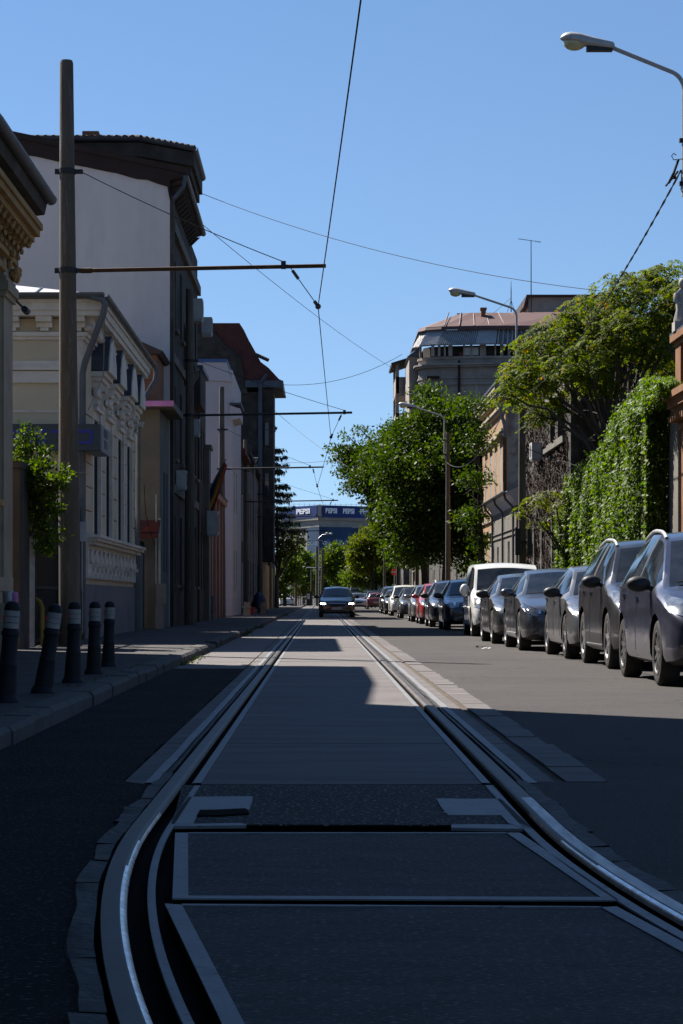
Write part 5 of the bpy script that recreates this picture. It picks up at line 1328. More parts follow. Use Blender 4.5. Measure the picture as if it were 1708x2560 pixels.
def creeper(mb, n, rnd):
    for i in range(n):
        y = rnd.uniform(70.5,85.4); z = rnd.uniform(.5,8.2); pts=[(F7-.03,y,z)]; a = rnd.uniform(0.3,2.8)
        for k_ in range(rnd.randint(4,9)):
            a += rnd.uniform(-.7,.7); y += .22*math.cos(a); z += .22*math.sin(a)*rnd.choice((1,1,1,-.6))
            if not(70.35<y<85.5 and .3<z<8.9): break
            if any(o[0]-.02<y<o[1]+.02 and o[2]-.02<z<o[3]+.02 for o in opr4): break
            pts.append((F7-rnd.uniform(.015,.13),y,z))
        if len(pts)>2: mb.tube(pts,[.016*(1-.7*q/len(pts)) for q in range(len(pts))],4,False)
    for i in range(n//3):
        x = rnd.uniform(F7,F7+1.4)**1; z = rnd.uniform(.5,8.2); pts=[]; a = rnd.uniform(.6,2.5)
        for k_ in range(8):
            pts.append((x,70.3-rnd.uniform(.01,.08),z)); a+=rnd.uniform(-.6,.6); x+=.18*math.cos(a); z+=.2*math.sin(a)
            if x<F7 or z>8.9: break
        if len(pts)>2: mb.tube(pts,[.014*(1-.7*q/len(pts)) for q in range(len(pts))],4,False)
creeper(cr, 1500, R)
cr.build('dry_creeper', K['twig'], label='dry leafless creeper stems clinging to the brown roughcast house', cat='creeper')
ac_unit('air_conditioner','white air conditioner on the creeper covered house at the right',F7-.42,F7-.06,78.6,79.5,5.65,6.2,'-x')
# low curved corner building
r5 = bldg('low_shop', 'low grey shop with curved metal eaves and arched doorway', (10,91,0))
F8 = 7.25
mb = MB(); opr5=[(86.6,87.5,.6,3.0),(88.6,89.6,.2,3.1),(91.5,92.5,.6,3.0),(94,95,.6,3.0)]
body(r5,F8,14,85.7,97.2,.1,4.4,'greyrender',xm=opr5)
for o in opr5: window(r5,'x',F8,o,-1,fm='frame_white')
mb = MB(); prof=[(F8-.03,4.35),(F8-.08,4.5),(F8-.2,4.66),(F8-.36,4.78),(F8-.36,4.84),(F8-.0,5.0),(F8+.9,5.22),(F8+3,5.27),(F8+3,4.4)]
mb.prism([(a,85.4,b) for a,b in prof],(0,11.9,0)); mb.build('eaves', K['roofmetal'], r5)
mb = MB(); gutter(mb,(F8-.42,85.3,4.88),(F8-.42,97.3,4.86),.07)
for y in (86.2,91.2,96.6): mb.tube([(F8-.42,y,4.82),(F8-.36,y,4.6),(F8-.1,y,4.32),(F8-.07,y,4.1),(F8-.07,y,.15)],.045,8)
mb.build('gutter', K['pipe'], r5, smooth=True)
mb = MB(); mb.box(F8-.05,F8,85.7,97.2,3.3,3.36); mb.box(F8-.05,F8,85.7,97.2,3.5,3.54); mb.build('string_course', K['greyrender'], r5)
# peach house with rough gable
r6 = bldg('peach_house', 'peach house with white mouldings and patchy grey side wall', (10,105,0))
F9 = 7.85
opr6=[(100,101.2,1.2,3.6),(103,104.2,1.2,3.6),(106,107.2,1.2,3.6),(109,110.2,1.2,3.6),(100,101.2,5.4,7.6),(103,104.2,5.4,7.6),(106,107.2,5.4,7.6),(109,110.2,5.4,7.6)]
mb = MB(); skin(mb,'x',F9,98,112,.1,9.9,opr6,-1); mb.build('street_wall', K['peach'], r6)
for o in opr6: window(r6,'x',F9,o,-1,fm='frame_white')
MB().prism([(F9+.002,98,.1),(16,98,.1),(16,98,11.6),(F9+1.2,98,10.9),(F9+.002,98,9.9)],(0,13.9,0)).build('side_wall', K['sidewall'], r6)
MB().box(F9-.02,F9+.06,97.96,98.3,.1,9.8).build('corner_pier', K['peach'], r6)
mb = MB()
for (d,z0,z1) in ((.14,8.9,9.02),(.22,9.02,9.14),(.26,9.5,9.65),(.34,9.65,9.82),(.42,9.82,9.95),(.12,7.9,8.0),(.2,8.0,8.1),(.1,4.4,4.6)): mb.box(F9-d,F9,97.9,112.1,z0,z1)
for o in opr6:
    mb.box(F9-.12,F9,o[0]-.15,o[1]+.15,o[3]+.1,o[3]+.22); mb.box(F9-.26,F9,o[0]-.25,o[1]+.25,o[3]+.22,o[3]+.34)
mb.build('moulding', K['dirtycream'], r6)
MB().prism([(F9-.46,97.7,9.97),(F9+.0,97.7,10.1),(F9+1.3,97.7,11.2),(16,97.7,11.9),(16,97.7,12.05),(F9+1.3,97.7,11.35),(F9-.46,97.7,10.08)],(0,14.6,0)).build('roof', K['zinc'], r6)
MB().tube([(F9-.44,97.75,9.95),(F9-.36,97.8,9.4),(F9-.06,97.86,8.2),(F9-.06,97.86,7.7)],.075,8).build('gutter_bend', K['pipe'], r6, smooth=True)
MB().tube([(F9-.06,97.86,7.7),(F9-.06,97.86,.2)],.075,8).build('downpipe', K['rust'], r6, smooth=True)
# big rounded apartment house
r7 = bldg('apartment_building', 'large weathered apartment house with rounded corner, awnings and red sheet roof', (14,190,0))
fp = [(7.7,199),(7.7,180.6),(8.2,179.6),(9.4,178.9),(12.2,178.4),(13.6,178.3),(24,178.3),(24,199)]
zt = az(893,178.5)
mb = MB(); mb.prism([(a,b,.1) for a,b in fp],(0,0,zt-.1)); mb.build('wall', K['deco'], r7)
def ringbox(mb, fp, d, z0, z1):
    cx,cy = 15.8,189; q=[]
    for a,b in fp:
        v=Vector((a-cx,b-cy)); L=v.length; v=v*(1+d/L); q.append((v.x+cx,v.y+cy))
    mb.prism([(a,b,z0) for a,b in q],(0,0,z1-z0))
mb = MB(); ringbox(mb,fp,.35,az(916,178),az(911,178)); ringbox(mb,fp,.55,az(911,178),az(907,178)); ringbox(mb,fp,.18,az(960,178),az(954,178)); ringbox(mb,fp,.12,az(944,178),az(940,178)); ringbox(mb,fp,.2,az(1080,178),az(1074,178)); ringbox(mb,fp,.2,az(1200,178),az(1194,178)); ringbox(mb,fp,.12,zt-.1,zt+.08)
mb.build('cornice', K['deco'], r7)
# glazed attic loggia: posts, dark glass, parapet
mb = MB(); ringbox(mb,fp,-.55,zt,zt+.95); mb.build('loggia_recess', K['soot'], r7)
for i,(px,wd) in enumerate(((1053,3),(1082,4),(1098,3),(1112,2),(1126,5),(1160,2),(1178,3),(1207,8),(1238,2),(1254,4),(1272,3),(1290,6))):
    x = ax(px,178.7); mb = MB(); mb.box(x-.03*wd,x+.03*wd,178.45+ (1.2 if x<8.4 else .0),178.75+(1.2 if x<8.4 else .0),zt+.08,zt+1.0); mb.build('loggia_post', K['deco'], r7)
for y in (184,188,193): MB().box(7.65,8.0,y,y+.5,zt+.08,zt+1.0).build('loggia_post', K['deco'], r7)
ln = MB(); ln.box(ax(1160,178.6),ax(1196,178.6),178.5,178.55,zt+.15,zt+.75); ln.build('white_curtain', K['white'], r7); MB().box(ax(1148,178.6),ax(1160,178.6),178.5,178.54,zt+.1,zt+.4).build('red_curtain', K['redcloth'], r7)
def bandroof(mb, fp, d0, z0, d1, z1, skip=0):
    cx,cy=15.8,189
    def off(d): 
        out=[]
        for a,b in fp:
            v=Vector((a-cx,b-cy)); L=v.length; v=v*(1+d/L); out.append((v.x+cx,v.y+cy))
        return out
    A,B=off(d0),off(d1)
    for i in range(skip,len(fp)-1): mb.poly((*A[i],z0),(*A[i+1],z0),(*B[i+1],z1),(*B[i],z1)); mb.poly((*A[i],z0-.06),(*A[i+1],z0-.06),(*A[i+1],z0),(*A[i],z0))
mb = MB(); bandroof(mb,fp,.75,zt+.92,-.25,zt+2.15,1); mb.build('awning_roof', K['corr'], r7)
mb = MB(); cx,cy=15.8,189
# rolled corrugated battens give the awning its ribs
for t in np.arange(0,1,.0135):
    tot=[(8.2,179.6),(9.4,178.9),(12.2,178.4),(13.6,178.3),(20,178.3)]
    s=t*4; i=min(3,int(s)); f_=s-i; a=tot[i][0]+(tot[i+1][0]-tot[i][0])*f_; b=tot[i][1]+(tot[i+1][1]-tot[i][1])*f_
    def o_(d): v=Vector((a-cx,b-cy)); L=v.length; v=v*(1+d/L); return (v.x+cx,v.y+cy)
    mb.tube([(*o_(.77),zt+.95),(*o_(-.23),zt+2.18)],.045,4)
mb.build('awning_ribs', K['roofmetal'], r7)
mb = MB(); bandroof(mb,fp,.1,zt+2.2,-.0,zt+2.4); bandroof(mb,fp,0.0,zt+2.42,-4.6,zt+3.95)
mb.poly((11.6,195,zt+3.93),(10.8,183,zt+3.93),(24,182.6,zt+3.93),(24,195,zt+3.93)); mb.build('roof', K['redsheet'], r7)
mb = MB()
for xx in np.arange(9.6,23.5,1.15): mb.tube([(xx,178.6-.02*(xx-9),zt+2.46),(xx*.85+2.0,182.9,zt+3.97)],.05,4)
mb.build('roof_seam', K['redsheet'], r7)
mb = MB(); mb.box(ax(1202,182),ax(1214,182),181.5,182.1,zt+2.8,az(772,182)); mb.box(ax(1200,182),ax(1216,182),181.4,182.2,az(776,182),az(771,182)); mb.build('chimney', K['brick'], r7)
MB().tube([(ax(1096,184),184,zt+2.2),(ax(1096,184),184,az(806,184))],.12,8).build('flue_pipe', K['zinc'], r7)
mb = MB(); mb.box(ax(1318,188),24,187,196,zt+3.6,az(744,188)); mb.build('penthouse', K['deco'], r7)
MB().prism([(ax(1308,187),186.6,az(768,187)),(ax(1316,187),186.6,az(738,187)),(24.3,186.6,az(738,187)),(24.3,186.6,az(742,187)),(ax(1320,187),186.6,az(743,187)),(ax(1312,187),186.6,az(770,187))],(0,10,0)).build('penthouse_roof', K['tile_dark'], r7)
# windows on the camera side and street side
opw=[]
for x0 in (ax(1074,178.6),ax(1192,178.3)):
    for zt_ in (962,1075,1185,1295): opw.append((x0,x0+.95,az(zt_+44,178.4),az(zt_,178.4)))
for o in opw: window(r7,'y',178.55 if o[0]>11 else 178.82,o,-1,depth=-.06,fm='frame_white')
for y in (184,189,194.5):
    for z in (2,6,9.6,13.2): window(r7,'x',7.7,(y,y+1.3,z,z+2.0),-1,depth=-.04,fm='frame_white')
mb = MB(); mb.box(ax(1066,178.9),ax(1098,178.9),178.5,178.9,az(944,178),az(938,178)); mb.tube([(ax(1148,178.4),178.32,az(900,178)),(ax(1148,178.4),178.32,4)],.1,6); mb.build('downpipe', K['verge'], r7)
# stacked street balconies
for i,(ztop,zbot) in enumerate(((az(958,198),az(1003,198)),(az(1045,198),az(1090,198)),(az(1135,198),az(1180,198)),(az(1225,198),az(1270,198)))):
    mb = MB(); mb.box(6.25,7.69,190.5,197,zbot,zbot+1.35); mb.box(6.2,7.69,190.4,197.1,zbot-.18,zbot); mb.build('balcony', K['deco'], r7)
mb = MB(); mb.box(6.22,6.5,190.5,190.8,az(1270,198),az(930,198)); mb.box(6.22,6.5,196.6,196.9,az(1270,198),az(930,198)); mb.build('balcony_post', K['deco'], r7)
MB().prism([(5.9,190,az(936,198)),(7.7,190,az(918,198)),(7.7,190,az(914,198)),(5.85,190,az(931,198))],(0,7.4,0)).build('balcony_roof', K['tile_dark'], r7)
mb = MB(); mb.box(7.0,7.7,182,190,3.4,az(905,186)); mb.build('oriel', K['deco'], r7); MB().prism([(6.85,181.8,az(905,186)),(7.9,181.8,az(880,186)),(7.9,181.8,az(905,186))],(0,8.4,0)).build('oriel_roof', K['zinc'], r7)
an = thing('tv_antenna', 'tall television antenna on the roof of the weathered apartment house', 'antenna', (ax(1328,186),186,24.2))
pA = (ax(1328,186),186)
MB().tube([(*pA,23.8),(*pA,az(602,186))],[.045,.03],6).build('mast', K['wire'], an)
mb = MB(); mb.tube([(ax(1296,186),186.2,az(596,186)),(ax(1352,186),185.8,az(606,186))],.025,5)
for px in (1300,1308,1316,1326,1340,1346,1350): mb.tube([(ax(px,186),185.6,az(597+ (px-1296)*.18,186)-.02),(ax(px,186),186.5,az(597+(px-1296)*.18,186)+.06)],.015,4)
mb.build('elements', K['wire'], an)
an2 = thing('lattice_mast', 'short braced radio mast beside the chimney of the weathered apartment house', 'antenna', (ax(1278,184),184,23))
pB=ax(1278,184)
MB().tube([(pB,184,zt+3.6),(pB,184,az(728,184)),(pB,184,az(702,184))],[.045,.035,.012],6).build('mast', K['wire'], an2)
mb = MB()
for q in (-1.0,1.0): mb.tube([(pB+q*.3,184,az(780,184)),(pB,184,az(750,184))],.018,4)
mb.tube([(ax(1228,184),184,zt+3.9),(pB,184,az(745,184))],.015,4); mb.build('guy_wires', K['wire'], an2)
r8 = bldg('far_house', 'plain beige house far along the right side behind the street trees', (11,262,0))
opr8=[(y,y+1.4,z,z+2) for y in (232,240,250,262) for z in (1,4.5)]
body(r8,8.2,16,228,290,.1,8.5,'rough',xm=opr8)
for o in opr8: window(r8,'x',8.2,o,-1)
MB().prism([(7.8,227.6,8.5),(16,227.6,8.5),(16,227.6,10.5),(12,227.6,10.5)],(0,63,0)).build('roof', K['tile'], r8)
r9 = bldg('old_house', 'low old house with scrolled bracket behind the big street tree', (11,150,0))
opr9=[(y,y+1.2,z,z+2) for y in (116,122,130,140,150,160,168) for z in (1,4.6)]
body(r9,8.3,16,113,176,.1,8.2,'rough',xm=opr9)
for o in opr9: window(r9,'x',8.3,o,-1)
MB().prism([(7.9,112.6,8.2),(16,112.6,8.2),(16,112.6,10),(12,112.6,10)],(0,63.6,0)).build('roof', K['tile_dark'], r9)

# ---------------------------------------------------------------- building closing the view
pb = bldg('office_building', 'broad stone building closing the street under a blue PEPSI rooftop billboard', (0,665,0))
YB=650
zC = lambda py: az(py,YB)
fp2=[(ax(690,672),672),(ax(798,YB),650),(ax(960,664),664),(ax(960,664),700),(ax(690,672),700)]
MB().prism([(a,b,.1) for a,b in fp2],(0,0,zC(1300)-.1)).build('wall', K['farstone'], pb)
mb = MB(); mb.prism([(a*1.03-.2 if a<0 else a*1.03,b-.7,zC(1300)) for a,b in fp2],(0,0,.9)); mb.prism([(a*1.02,b-.4,zC(1318)) for a,b in fp2],(0,0,.5)); mb.build('cornice', K['farstone'], pb)
# the two billboard fields meet over the corner
def field(nm, A, B, z0,z1, words_, tw, sz):
    A,B=Vector((*A,0)),Vector((*B,0)); d=(B-A).normalized(); n=Vector((d.y,-d.x,0)); L=(B-A).length
    f=MB(); f.prism([A+n*.1+Vector((0,0,z0)),B+n*.1+Vector((0,0,z0)),B+n*.1+Vector((0,0,z1)),A+n*.1+Vector((0,0,z1))],-n*.5)
    o=f.build(nm,K['peps'],pb); rz=math.atan2(d.y,d.x)
    for t in words_:
        p=A+d*(t*L)+n*.14; text('lettering','PEPSI',sz,'pepswhite',o,Matrix.Translation(Vector((p.x,p.y,(z0+z1)/2+.1)))@Matrix.Rotation(rz,4,'Z')@Matrix.Rotation(PI/2,4,'X'),.08,.08,tw)
zb0,zb1=zC(1293),zC(1263)
Lp,Cp,Rp=(ax(700,668),668),(ax(796,649),649),(ax(936,660),660)
field('billboard',Lp,(ax(793,650),650),zb0,zb1,[.645],1.85,1.9)
field('billboard',(ax(805,649.6),649.6),Rp,zb0,zb1,[.17,.50,.83],.95,1.9)
MB().box(ax(794,649),ax(804,649),648.9,650.5,zb0-.1,zb1+.05).build('corner_pier', K['farstone'], pb)
mb = MB()
for px in np.arange(722,930,13): mb.tube([(ax(px,664),664,zb1-.5),(ax(px,664),664,zb1+1.1)],.05,4)
mb.tube([(ax(722,664),664,zb1+.9),(ax(925,664),664,zb1+.7)],.04,4); mb.build('roof_railing', K['steel'], pb)
# mesh banner on the facade
def fpt(px,py,off=.6):
    if px<798: t=(px-690)/(108.); y=672+(650-672)*t
    else: t=(px-798)/162.; y=650+14*t
    return (ax(px,y-off),y-off,az(py,y-off))
bn=MB(); 
bn.prism([fpt(768,1318),fpt(797.9,1317),fpt(797.9,1430),fpt(768,1430)],(0,.4,0)); bn.prism([fpt(798,1317),fpt(898,1318),fpt(898,1430),fpt(798,1430)],(0,.4,0)); bno=bn.build('mesh_banner', K['mesh_blue'], pb)
mb = MB()
for px,w in ((822,8),(849,14),(868,10)): mb.prism([fpt(px-w/2,1348,.75),fpt(px+w/2,1348,.75),fpt(px+w/2,1430,.75),fpt(px-w/2,1430,.75)],(0,.1,0))
mb.build('printed_column', simple('banner_print',(.04,.09,.3),.7), bno)
p=fpt(793,1358,.9); text('lettering','ACUM ASI',1.6,'pepswhite',bno,MT(p,PI/2,.05),.03,.02,.8)
p=fpt(884,1366,.9); text('lettering','UN\nD',1.8,'pepswhite',bno,MT(p,PI/2,.08),.03,.02,.9)
wmb=MB()
for px in (722,734,746,758,905,915,925):
    for py in (1330,1352,1374,1396): 
        q=fpt(px,py,.05); wmb.box(q[0]-.32,q[0]+.32,q[1]-.06,q[1]+.2,q[2]-.9,q[2]+.7)
wmb.build('window', K['glass'], pb)
# ---------------------------------------------------------------- tram poles, arms and overhead wire
def sag(p, q, s, n=14):
    p,q=Vector(p),Vector(q); return [p+(q-p)*t - Vector((0,0,4*s*t*(1-t))) for t in [i/n for i in range(n+1)]]
CW = [(0.62,3,5.7),(0.33,18.9,5.74),(-.03,38,5.68),(.33,69,5.68),(-.11,97,5.6),(.36,129,5.62),(.0,153,5.6),(.3,186,5.6),(0,218,5.6),(.25,250,5.6)]
mb = MB(); pts=[]
for p,q in zip(CW[:-1],CW[1:]): pts += sag(p,q,.03,6)[:-1]
mb.tube(pts+[CW[-1]], .0085, 6)
mb.build('contact_wire', K['wire'], label='dark overhead tram contact wire zigzagging along the middle of the street', cat='wire')
def tram_pole(X, Y, ztop, zarm, zclamp, tipx, hx, con, label, lean=0.0, r0=.165, r1=.105):
    root = thing('tram_pole', label, 'pole', (X,Y,.1), 'concrete tram poles on the left pavement')
    zt=ztop; n=12
    mb = MB(); prof=[(r0,.1),(r0*.96,2),(r0*.5+r1*.5,zt*.5),(r1,zt-.05),(r1*.86,zt)]
    m_=len(prof); vs=[]; k_=14
    for r,h in prof:
        for q in range(k_):
            a=2*PI*q/k_; vs.append((X+lean*h+r*math.cos(a),Y+r*math.sin(a),h))
    mb.add(vs,[(i*k_+q,i*k_+(q+1)%k_,(i+1)*k_+(q+1)%k_,(i+1)*k_+q) for i in range(m_-1) for q in range(k_)]+[tuple(range((m_-1)*k_,m_*k_))])
    mb.build('shaft', K['concrete_pole'], root, smooth=True, ang=40)
    def rad(z): return r0+(r1-r0)*z/zt
    for z in (zarm,zclamp):
        b = MB(); r=rad(z)+.014; b.lathe([(r,-.045),(r,.045)],(X+lean*z,Y,z),16); b.box(X+lean*z-r-.06,X+lean*z-r+.02,Y-.035,Y+.035,z-.04,z+.04); b.box(X+lean*z+r-.02,X+lean*z+r+.12,Y-.03,Y+.03,z-.035,z+.035); b.build('clamp', K['band'], root)
    xa = X+lean*zarm+rad(zarm)
    rise=.08
    b = MB(); b.tube([(xa+.08,Y,zarm),(xa+.26,Y,zarm+.003)],.045,8); b.tube([(xa+.25,Y,zarm+.003),(tipx,Y,zarm+rise)],.034,8); b.build('arm', K['rust'] if Y<50 else K['band'], root, smooth=True)
    b = MB(); b.box(hx-.06,hx+.02,Y-.045,Y+.045,zarm+rise-.05,zarm+rise+.075); b.build('arm_fitting', K['band'], root)
    MB().tube(sag((X+lean*zclamp+rad(zclamp)+.1,Y,zclamp),(hx-.03,Y,zarm+rise+.07),.05,8),.008,5).build('stay_wire', K['wire'], root)
    b = MB(); p=Vector((hx+.1 if con[0]>hx else hx-.1,Y,zarm+rise-.04)); q=Vector(con); d=q-p
    b.tube([p,q],.008,5); b.tube([p+d*.06,p+d*.28],.028,7); b.tube([p+d*.86,p+d*1.0],.03,7); b.ball(q,.05,8,5); b.build('hanger', K['insul'], root)
    return root
tram_pole(-4.115,38.2,9.75,6.29,7.92,.1,-.58,(-.03,38.2,5.70),'tall weathered concrete tram pole nearest the camera in front of the white gable',lean=-.006,r0=.185,r1=.112)
tram_pole(-3.87,69,10.1,6.35,7.97,.96,.75,(.33,69,5.70),'concrete tram pole standing close against the sooty tall building')
tram_pole(-4.12,97.4,9.8,6.35,8.0,.16,-.4,(-.11,97.4,5.62),'concrete tram pole in front of the narrow offwhite house')
tram_pole(-4.15,129,9.75,6.3,8.0,1.02,.75,(.36,129,5.64),'concrete tram pole by the low brown glazed house')
tram_pole(-3.95,153,9.5,6.3,7.8,.16,-.2,(0,153,5.62),'concrete tram pole before the gabled grey building')
tram_pole(-4.0,186,9.5,6.3,7.8,.6,.45,(.3,186,5.62),'concrete tram pole at the bay of the gabled grey building')
tram_pole(-4.0,218,9.5,6.3,7.8,.3,-.1,(0,218,5.62),'concrete tram pole at the far left end of the street')
def wire(label, p, q, s, r=.007):
    mb = MB(); mb.tube(sag(p,q,s,24), r, 5); return mb.build('span_cable', K['wire'], label=label, cat='cable', group='thin cables strung across the street')
wire('thin cable from the sooty building across the sky to the right tree', at(495,480,77), at(1500,727,66), .45, .010)
wire('thin straight cable sloping from the sooty building down to the rounded apartment house', at(505,560,79), at(988,924,180), .3, .012)
wire('slack cable sagging between the red roofed gable and the rounded apartment house', at(708,962,164), at(1005,886,179), .7, .018)
wire('thin cable from the bay of the gabled building down to the street tree', at(684,1024,172), at(868,1166,128), .15, .012)
wire('almost level cable low over the street from the gabled building', at(690,1153,172), at(830,1151,128), .12, .012)

# ---------------------------------------------------------------- right street lamps
def street_lamp(X, Y, zlamp, ztop, label, reach=2.0, offx=0.28):
    root = thing('street_lamp', label, 'street lamp', (X,Y,.12), 'street lamps on the right pavement')
    MB().lathe([(.125,.12),(.12,2.5),(.105,5.5),(.088,ztop-.25),(.10,ztop-.24),(.10,ztop-.12),(.075,ztop)],(X,Y,0),14).build('pole', K['concrete_pole'], root, smooth=True, ang=40)
    px_=X-offx*.6
    arm=[(px_,Y,ztop-1.2),(px_,Y,zlamp-.74)]
    for t in np.linspace(0,1,8):
        a=t*math.radians(72); arm.append((px_-.30*(1-math.cos(a)),Y,zlamp-.74+.30*math.sin(a)))
    xe,ze=arm[-1][0],arm[-1][2]; arm.append((px_-reach+.75,Y,zlamp-.10))
    MB().tube(arm,.034,8).build('arm', K['lamp_grey'], root, smooth=True)
    b = MB()
    for z in (ztop-.35,ztop-1.0): b.box(px_-.07,X+.1,Y-.04,Y+.04,z-.03,z+.03)
    b.build('clamp', K['band'], root)
    # cobra head housing: lofted along -x
    b=MB(); x0=px_-reach+.78; secs=[(0,.055,.05,.035),(.02,.085,.075,.05),(.30,.10,.10,.06),(.52,.145,.125,.06),(.66,.15,.12,.05),(.75,.125,.09,.035),(.80,.07,.045,.015),(.815,.02,.01,.005)]
    vs=[];n=14
    for s,w,h,d in secs:
        xx=x0-s; zc=zlamp-.09+s*.16
        for q in range(n):
            a=2*PI*q/n; c_,s_=math.cos(a),math.sin(a); vs.append((xx,Y+w*c_,zc+(h if s_>0 else d)*s_))
    b.add(vs,[(i*n+q,i*n+(q+1)%n,(i+1)*n+(q+1)%n,(i+1)*n+q) for i in range(len(secs)-1) for q in range(n)]+[tuple(range(n))])
    hd=b.build('lamp_head', K['lamp_grey'], root, smooth=True, ang=50)
    b=MB(); b.ball((x0-.60,Y,zlamp-.025),(.175,.125,.12),14,8); b.build('lamp_bowl', K['diff'], hd, smooth=True)
    b=MB(); b.box(x0-.42,x0-.03,Y-.065,Y+.065,zlamp-.155,zlamp-.088); b.build('gear_tray', K['black'], hd)
    return root
L1=street_lamp(5.66,35,9.30,8.15,'nearest street lamp with yellowed bowl reaching in at the upper right corner',reach=1.83)
L2=street_lamp(6.1,70,10.15,8.85,'street lamp with tall bent arm in front of the creeper covered house',reach=2.02)
L3=street_lamp(5.85,106,9.75,8.5,'shorter street lamp in front of the big green street tree',reach=2.06)
for Y,l in ((141,'street lamp half hidden in the big green street trees'),(176,'distant street lamp beyond the big street trees, head against the billboard'),(212,'far street lamp beside the no entry sign')):
    street_lamp(5.9,Y,9.7,8.5,l,reach=2.3)
# twisted service cable
mb=MB(); p=sag((5.45,35,7.35),(6.0,69.8,6.9),.55,90)
for ph in (0,PI):
    mb.tube([v+Vector((.010*math.cos(i*1.7+ph),0,.010*math.sin(i*1.7+ph))) for i,v in enumerate(p)],.010,5)
sc=mb.build('twisted_cable', K['wire'], label='black twisted power cable running from the nearest lamp down to the second lamp', cat='cable')
fit=thing('cable_fitting','black cable clamps and loops on the nearest lamp at the right edge','clamp',(5.45,35,7.2))
b=MB(); b.tube([(5.52,34.96,7.52),(5.33,34.96,7.50),(5.30,34.96,7.56),(5.33,34.96,7.60),(5.37,34.96,7.57)],.008,5); b.tube([(5.4,34.95,7.5),(5.33,34.95,7.3),(5.28,35.1,7.18)],.02,6); b.tube([(5.45,34.95,7.35),(5.44,34.95,7.05),(5.5,34.95,6.95)],.008,5); b.ball((5.38,35.2,7.28),.03,8,5); b.tube([(5.4,35,7.33),(5.36,35.3,7.28),(5.34,35.8,7.26)],.016,6); b.build('clamp_loops', K['wire'], fit)
mb=MB(); mb.tube(sag((6.0,70,7.6),(5.8,105.8,7.1),1.1,30),.013,5); mb.build('lamp_cable', K['wire'], label='dark cable drooping between the second and third right lamps', cat='cable')
bd=thing('beaded_cable','thin cable with small white insulators from the second lamp to the ivy','cable',(6.2,70,5.4))
pts=sag((6.2,70,5.45),(7.7,68,4.75),.04,12); MB().tube(pts,.010,5).build('cable', K['wire'], bd)
b=MB()
for i in (3,5,6,7): b.ball(pts[i]-Vector((0,0,.03)),(.03,.03,.035),7,4)
b.build('insulators', K['white'], bd, smooth=True)
sb=thing('traffic_board','pair of dark rectangular boards clamped to the second lamp pole','sign',(6.1,69.8,2.2))
b=MB(); b.box(5.86,6.02,69.55,69.62,2.2,3.0); b.build('board', K['black'], sb); b=MB(); b.box(6.22,6.36,69.55,69.62,2.2,2.98); b.build('board', K['black'], sb); MB().box(5.9,6.34,69.63,69.86,2.55,2.62).build('bracket', K['band'], sb)
# no entry sign
ne=thing('no_entry_sign','red round no entry sign with white bar on the right pavement','sign',(ax(986,200),200,.12))
xs=ax(986,200)
MB().tube([(xs,200.05,.12),(xs,200.05,3.6)],.035,8).build('post', K['steel'], ne); d_=MB().lathe([(.30,-.02),(.30,.0)],(xs,200,az(1430,200)),24,'y').build('disc', K['signred'], ne); MB().box(xs-.21,xs+.21,199.965,199.978,az(1430,200)-.055,az(1430,200)+.055).build('white_bar', K['white'], d_)

# ---------------------------------------------------------------- bollards
def bollard(X,Y,lean,h,label,leany=0.0,s=1.0):
    root=thing('bollard',label,'bollard',(X,Y,.105),'navy bollards with white bands along the left kerb')
    M=Matrix.Rotation(math.radians(lean),3,'Y') @ Matrix.Rotation(math.radians(leany),3,'X')
    base=(X,Y,.105)
    def L(prof,nm,matl,parent=root):
        return MB().lathe([(r*s,z*h/.75) for r,z in prof],base,20,'z',M).build(nm,matl,parent,smooth=True,ang=35)
    L([(.098,-.02),(.098,.03),(.086,.05),(.08,.07)],'foot',K['bollard'])
    sh=L([(.078,.05),(.072,.20),(.066,.27),(.068,.28),(.068,.30),(.063,.31),(.060,.48),(.062,.50),(.068,.505),(.068,.53),(.060,.545),(.058,.555)],'shaft',K['bollard'])
    for i in range(3):
        L([(.0555,.556+i*.045),(.0595,.557+i*.045),(.0595,.597+i*.045),(.0555,.598+i*.045)],'reflective_band',K['refl'])
    L([(.0555,.55),(.0555,.692)],'band_core',K['bollard'])
    L([(.060,.69),(.060,.705),(.054,.73),(.038,.75),(.015,.758)],'cap',K['bollard'])
    # red reflector tab on the street side left
    v=M@Vector((-.057*s,-.02*s,.62*h/.75)); 
    b=MB(); b.box(X+v.x-.004,X+v.x+.012,Y-.035,Y+.01,.105+v.z-.012,.105+v.z+.028); b.build('red_reflector',K['redbit'],root)
    return root
bollard(-2.33,17.2,4.0,.755,'leaning navy bollard with white bands, leftmost of the kerb row')
bollard(-2.26,18.9,8.5,.735,'most tilted navy bollard, second from the left of the kerb row')
bollard(-2.26,21.2,1.5,.745,'upright navy bollard in the middle of the kerb row')
bollard(-2.31,23.7,1.0,.745,'upright navy bollard partly covering a thinner one behind it')
bollard(-2.40,26.3,1.5,.745,'thin navy bollard, last of the row and half hidden',s=.98)

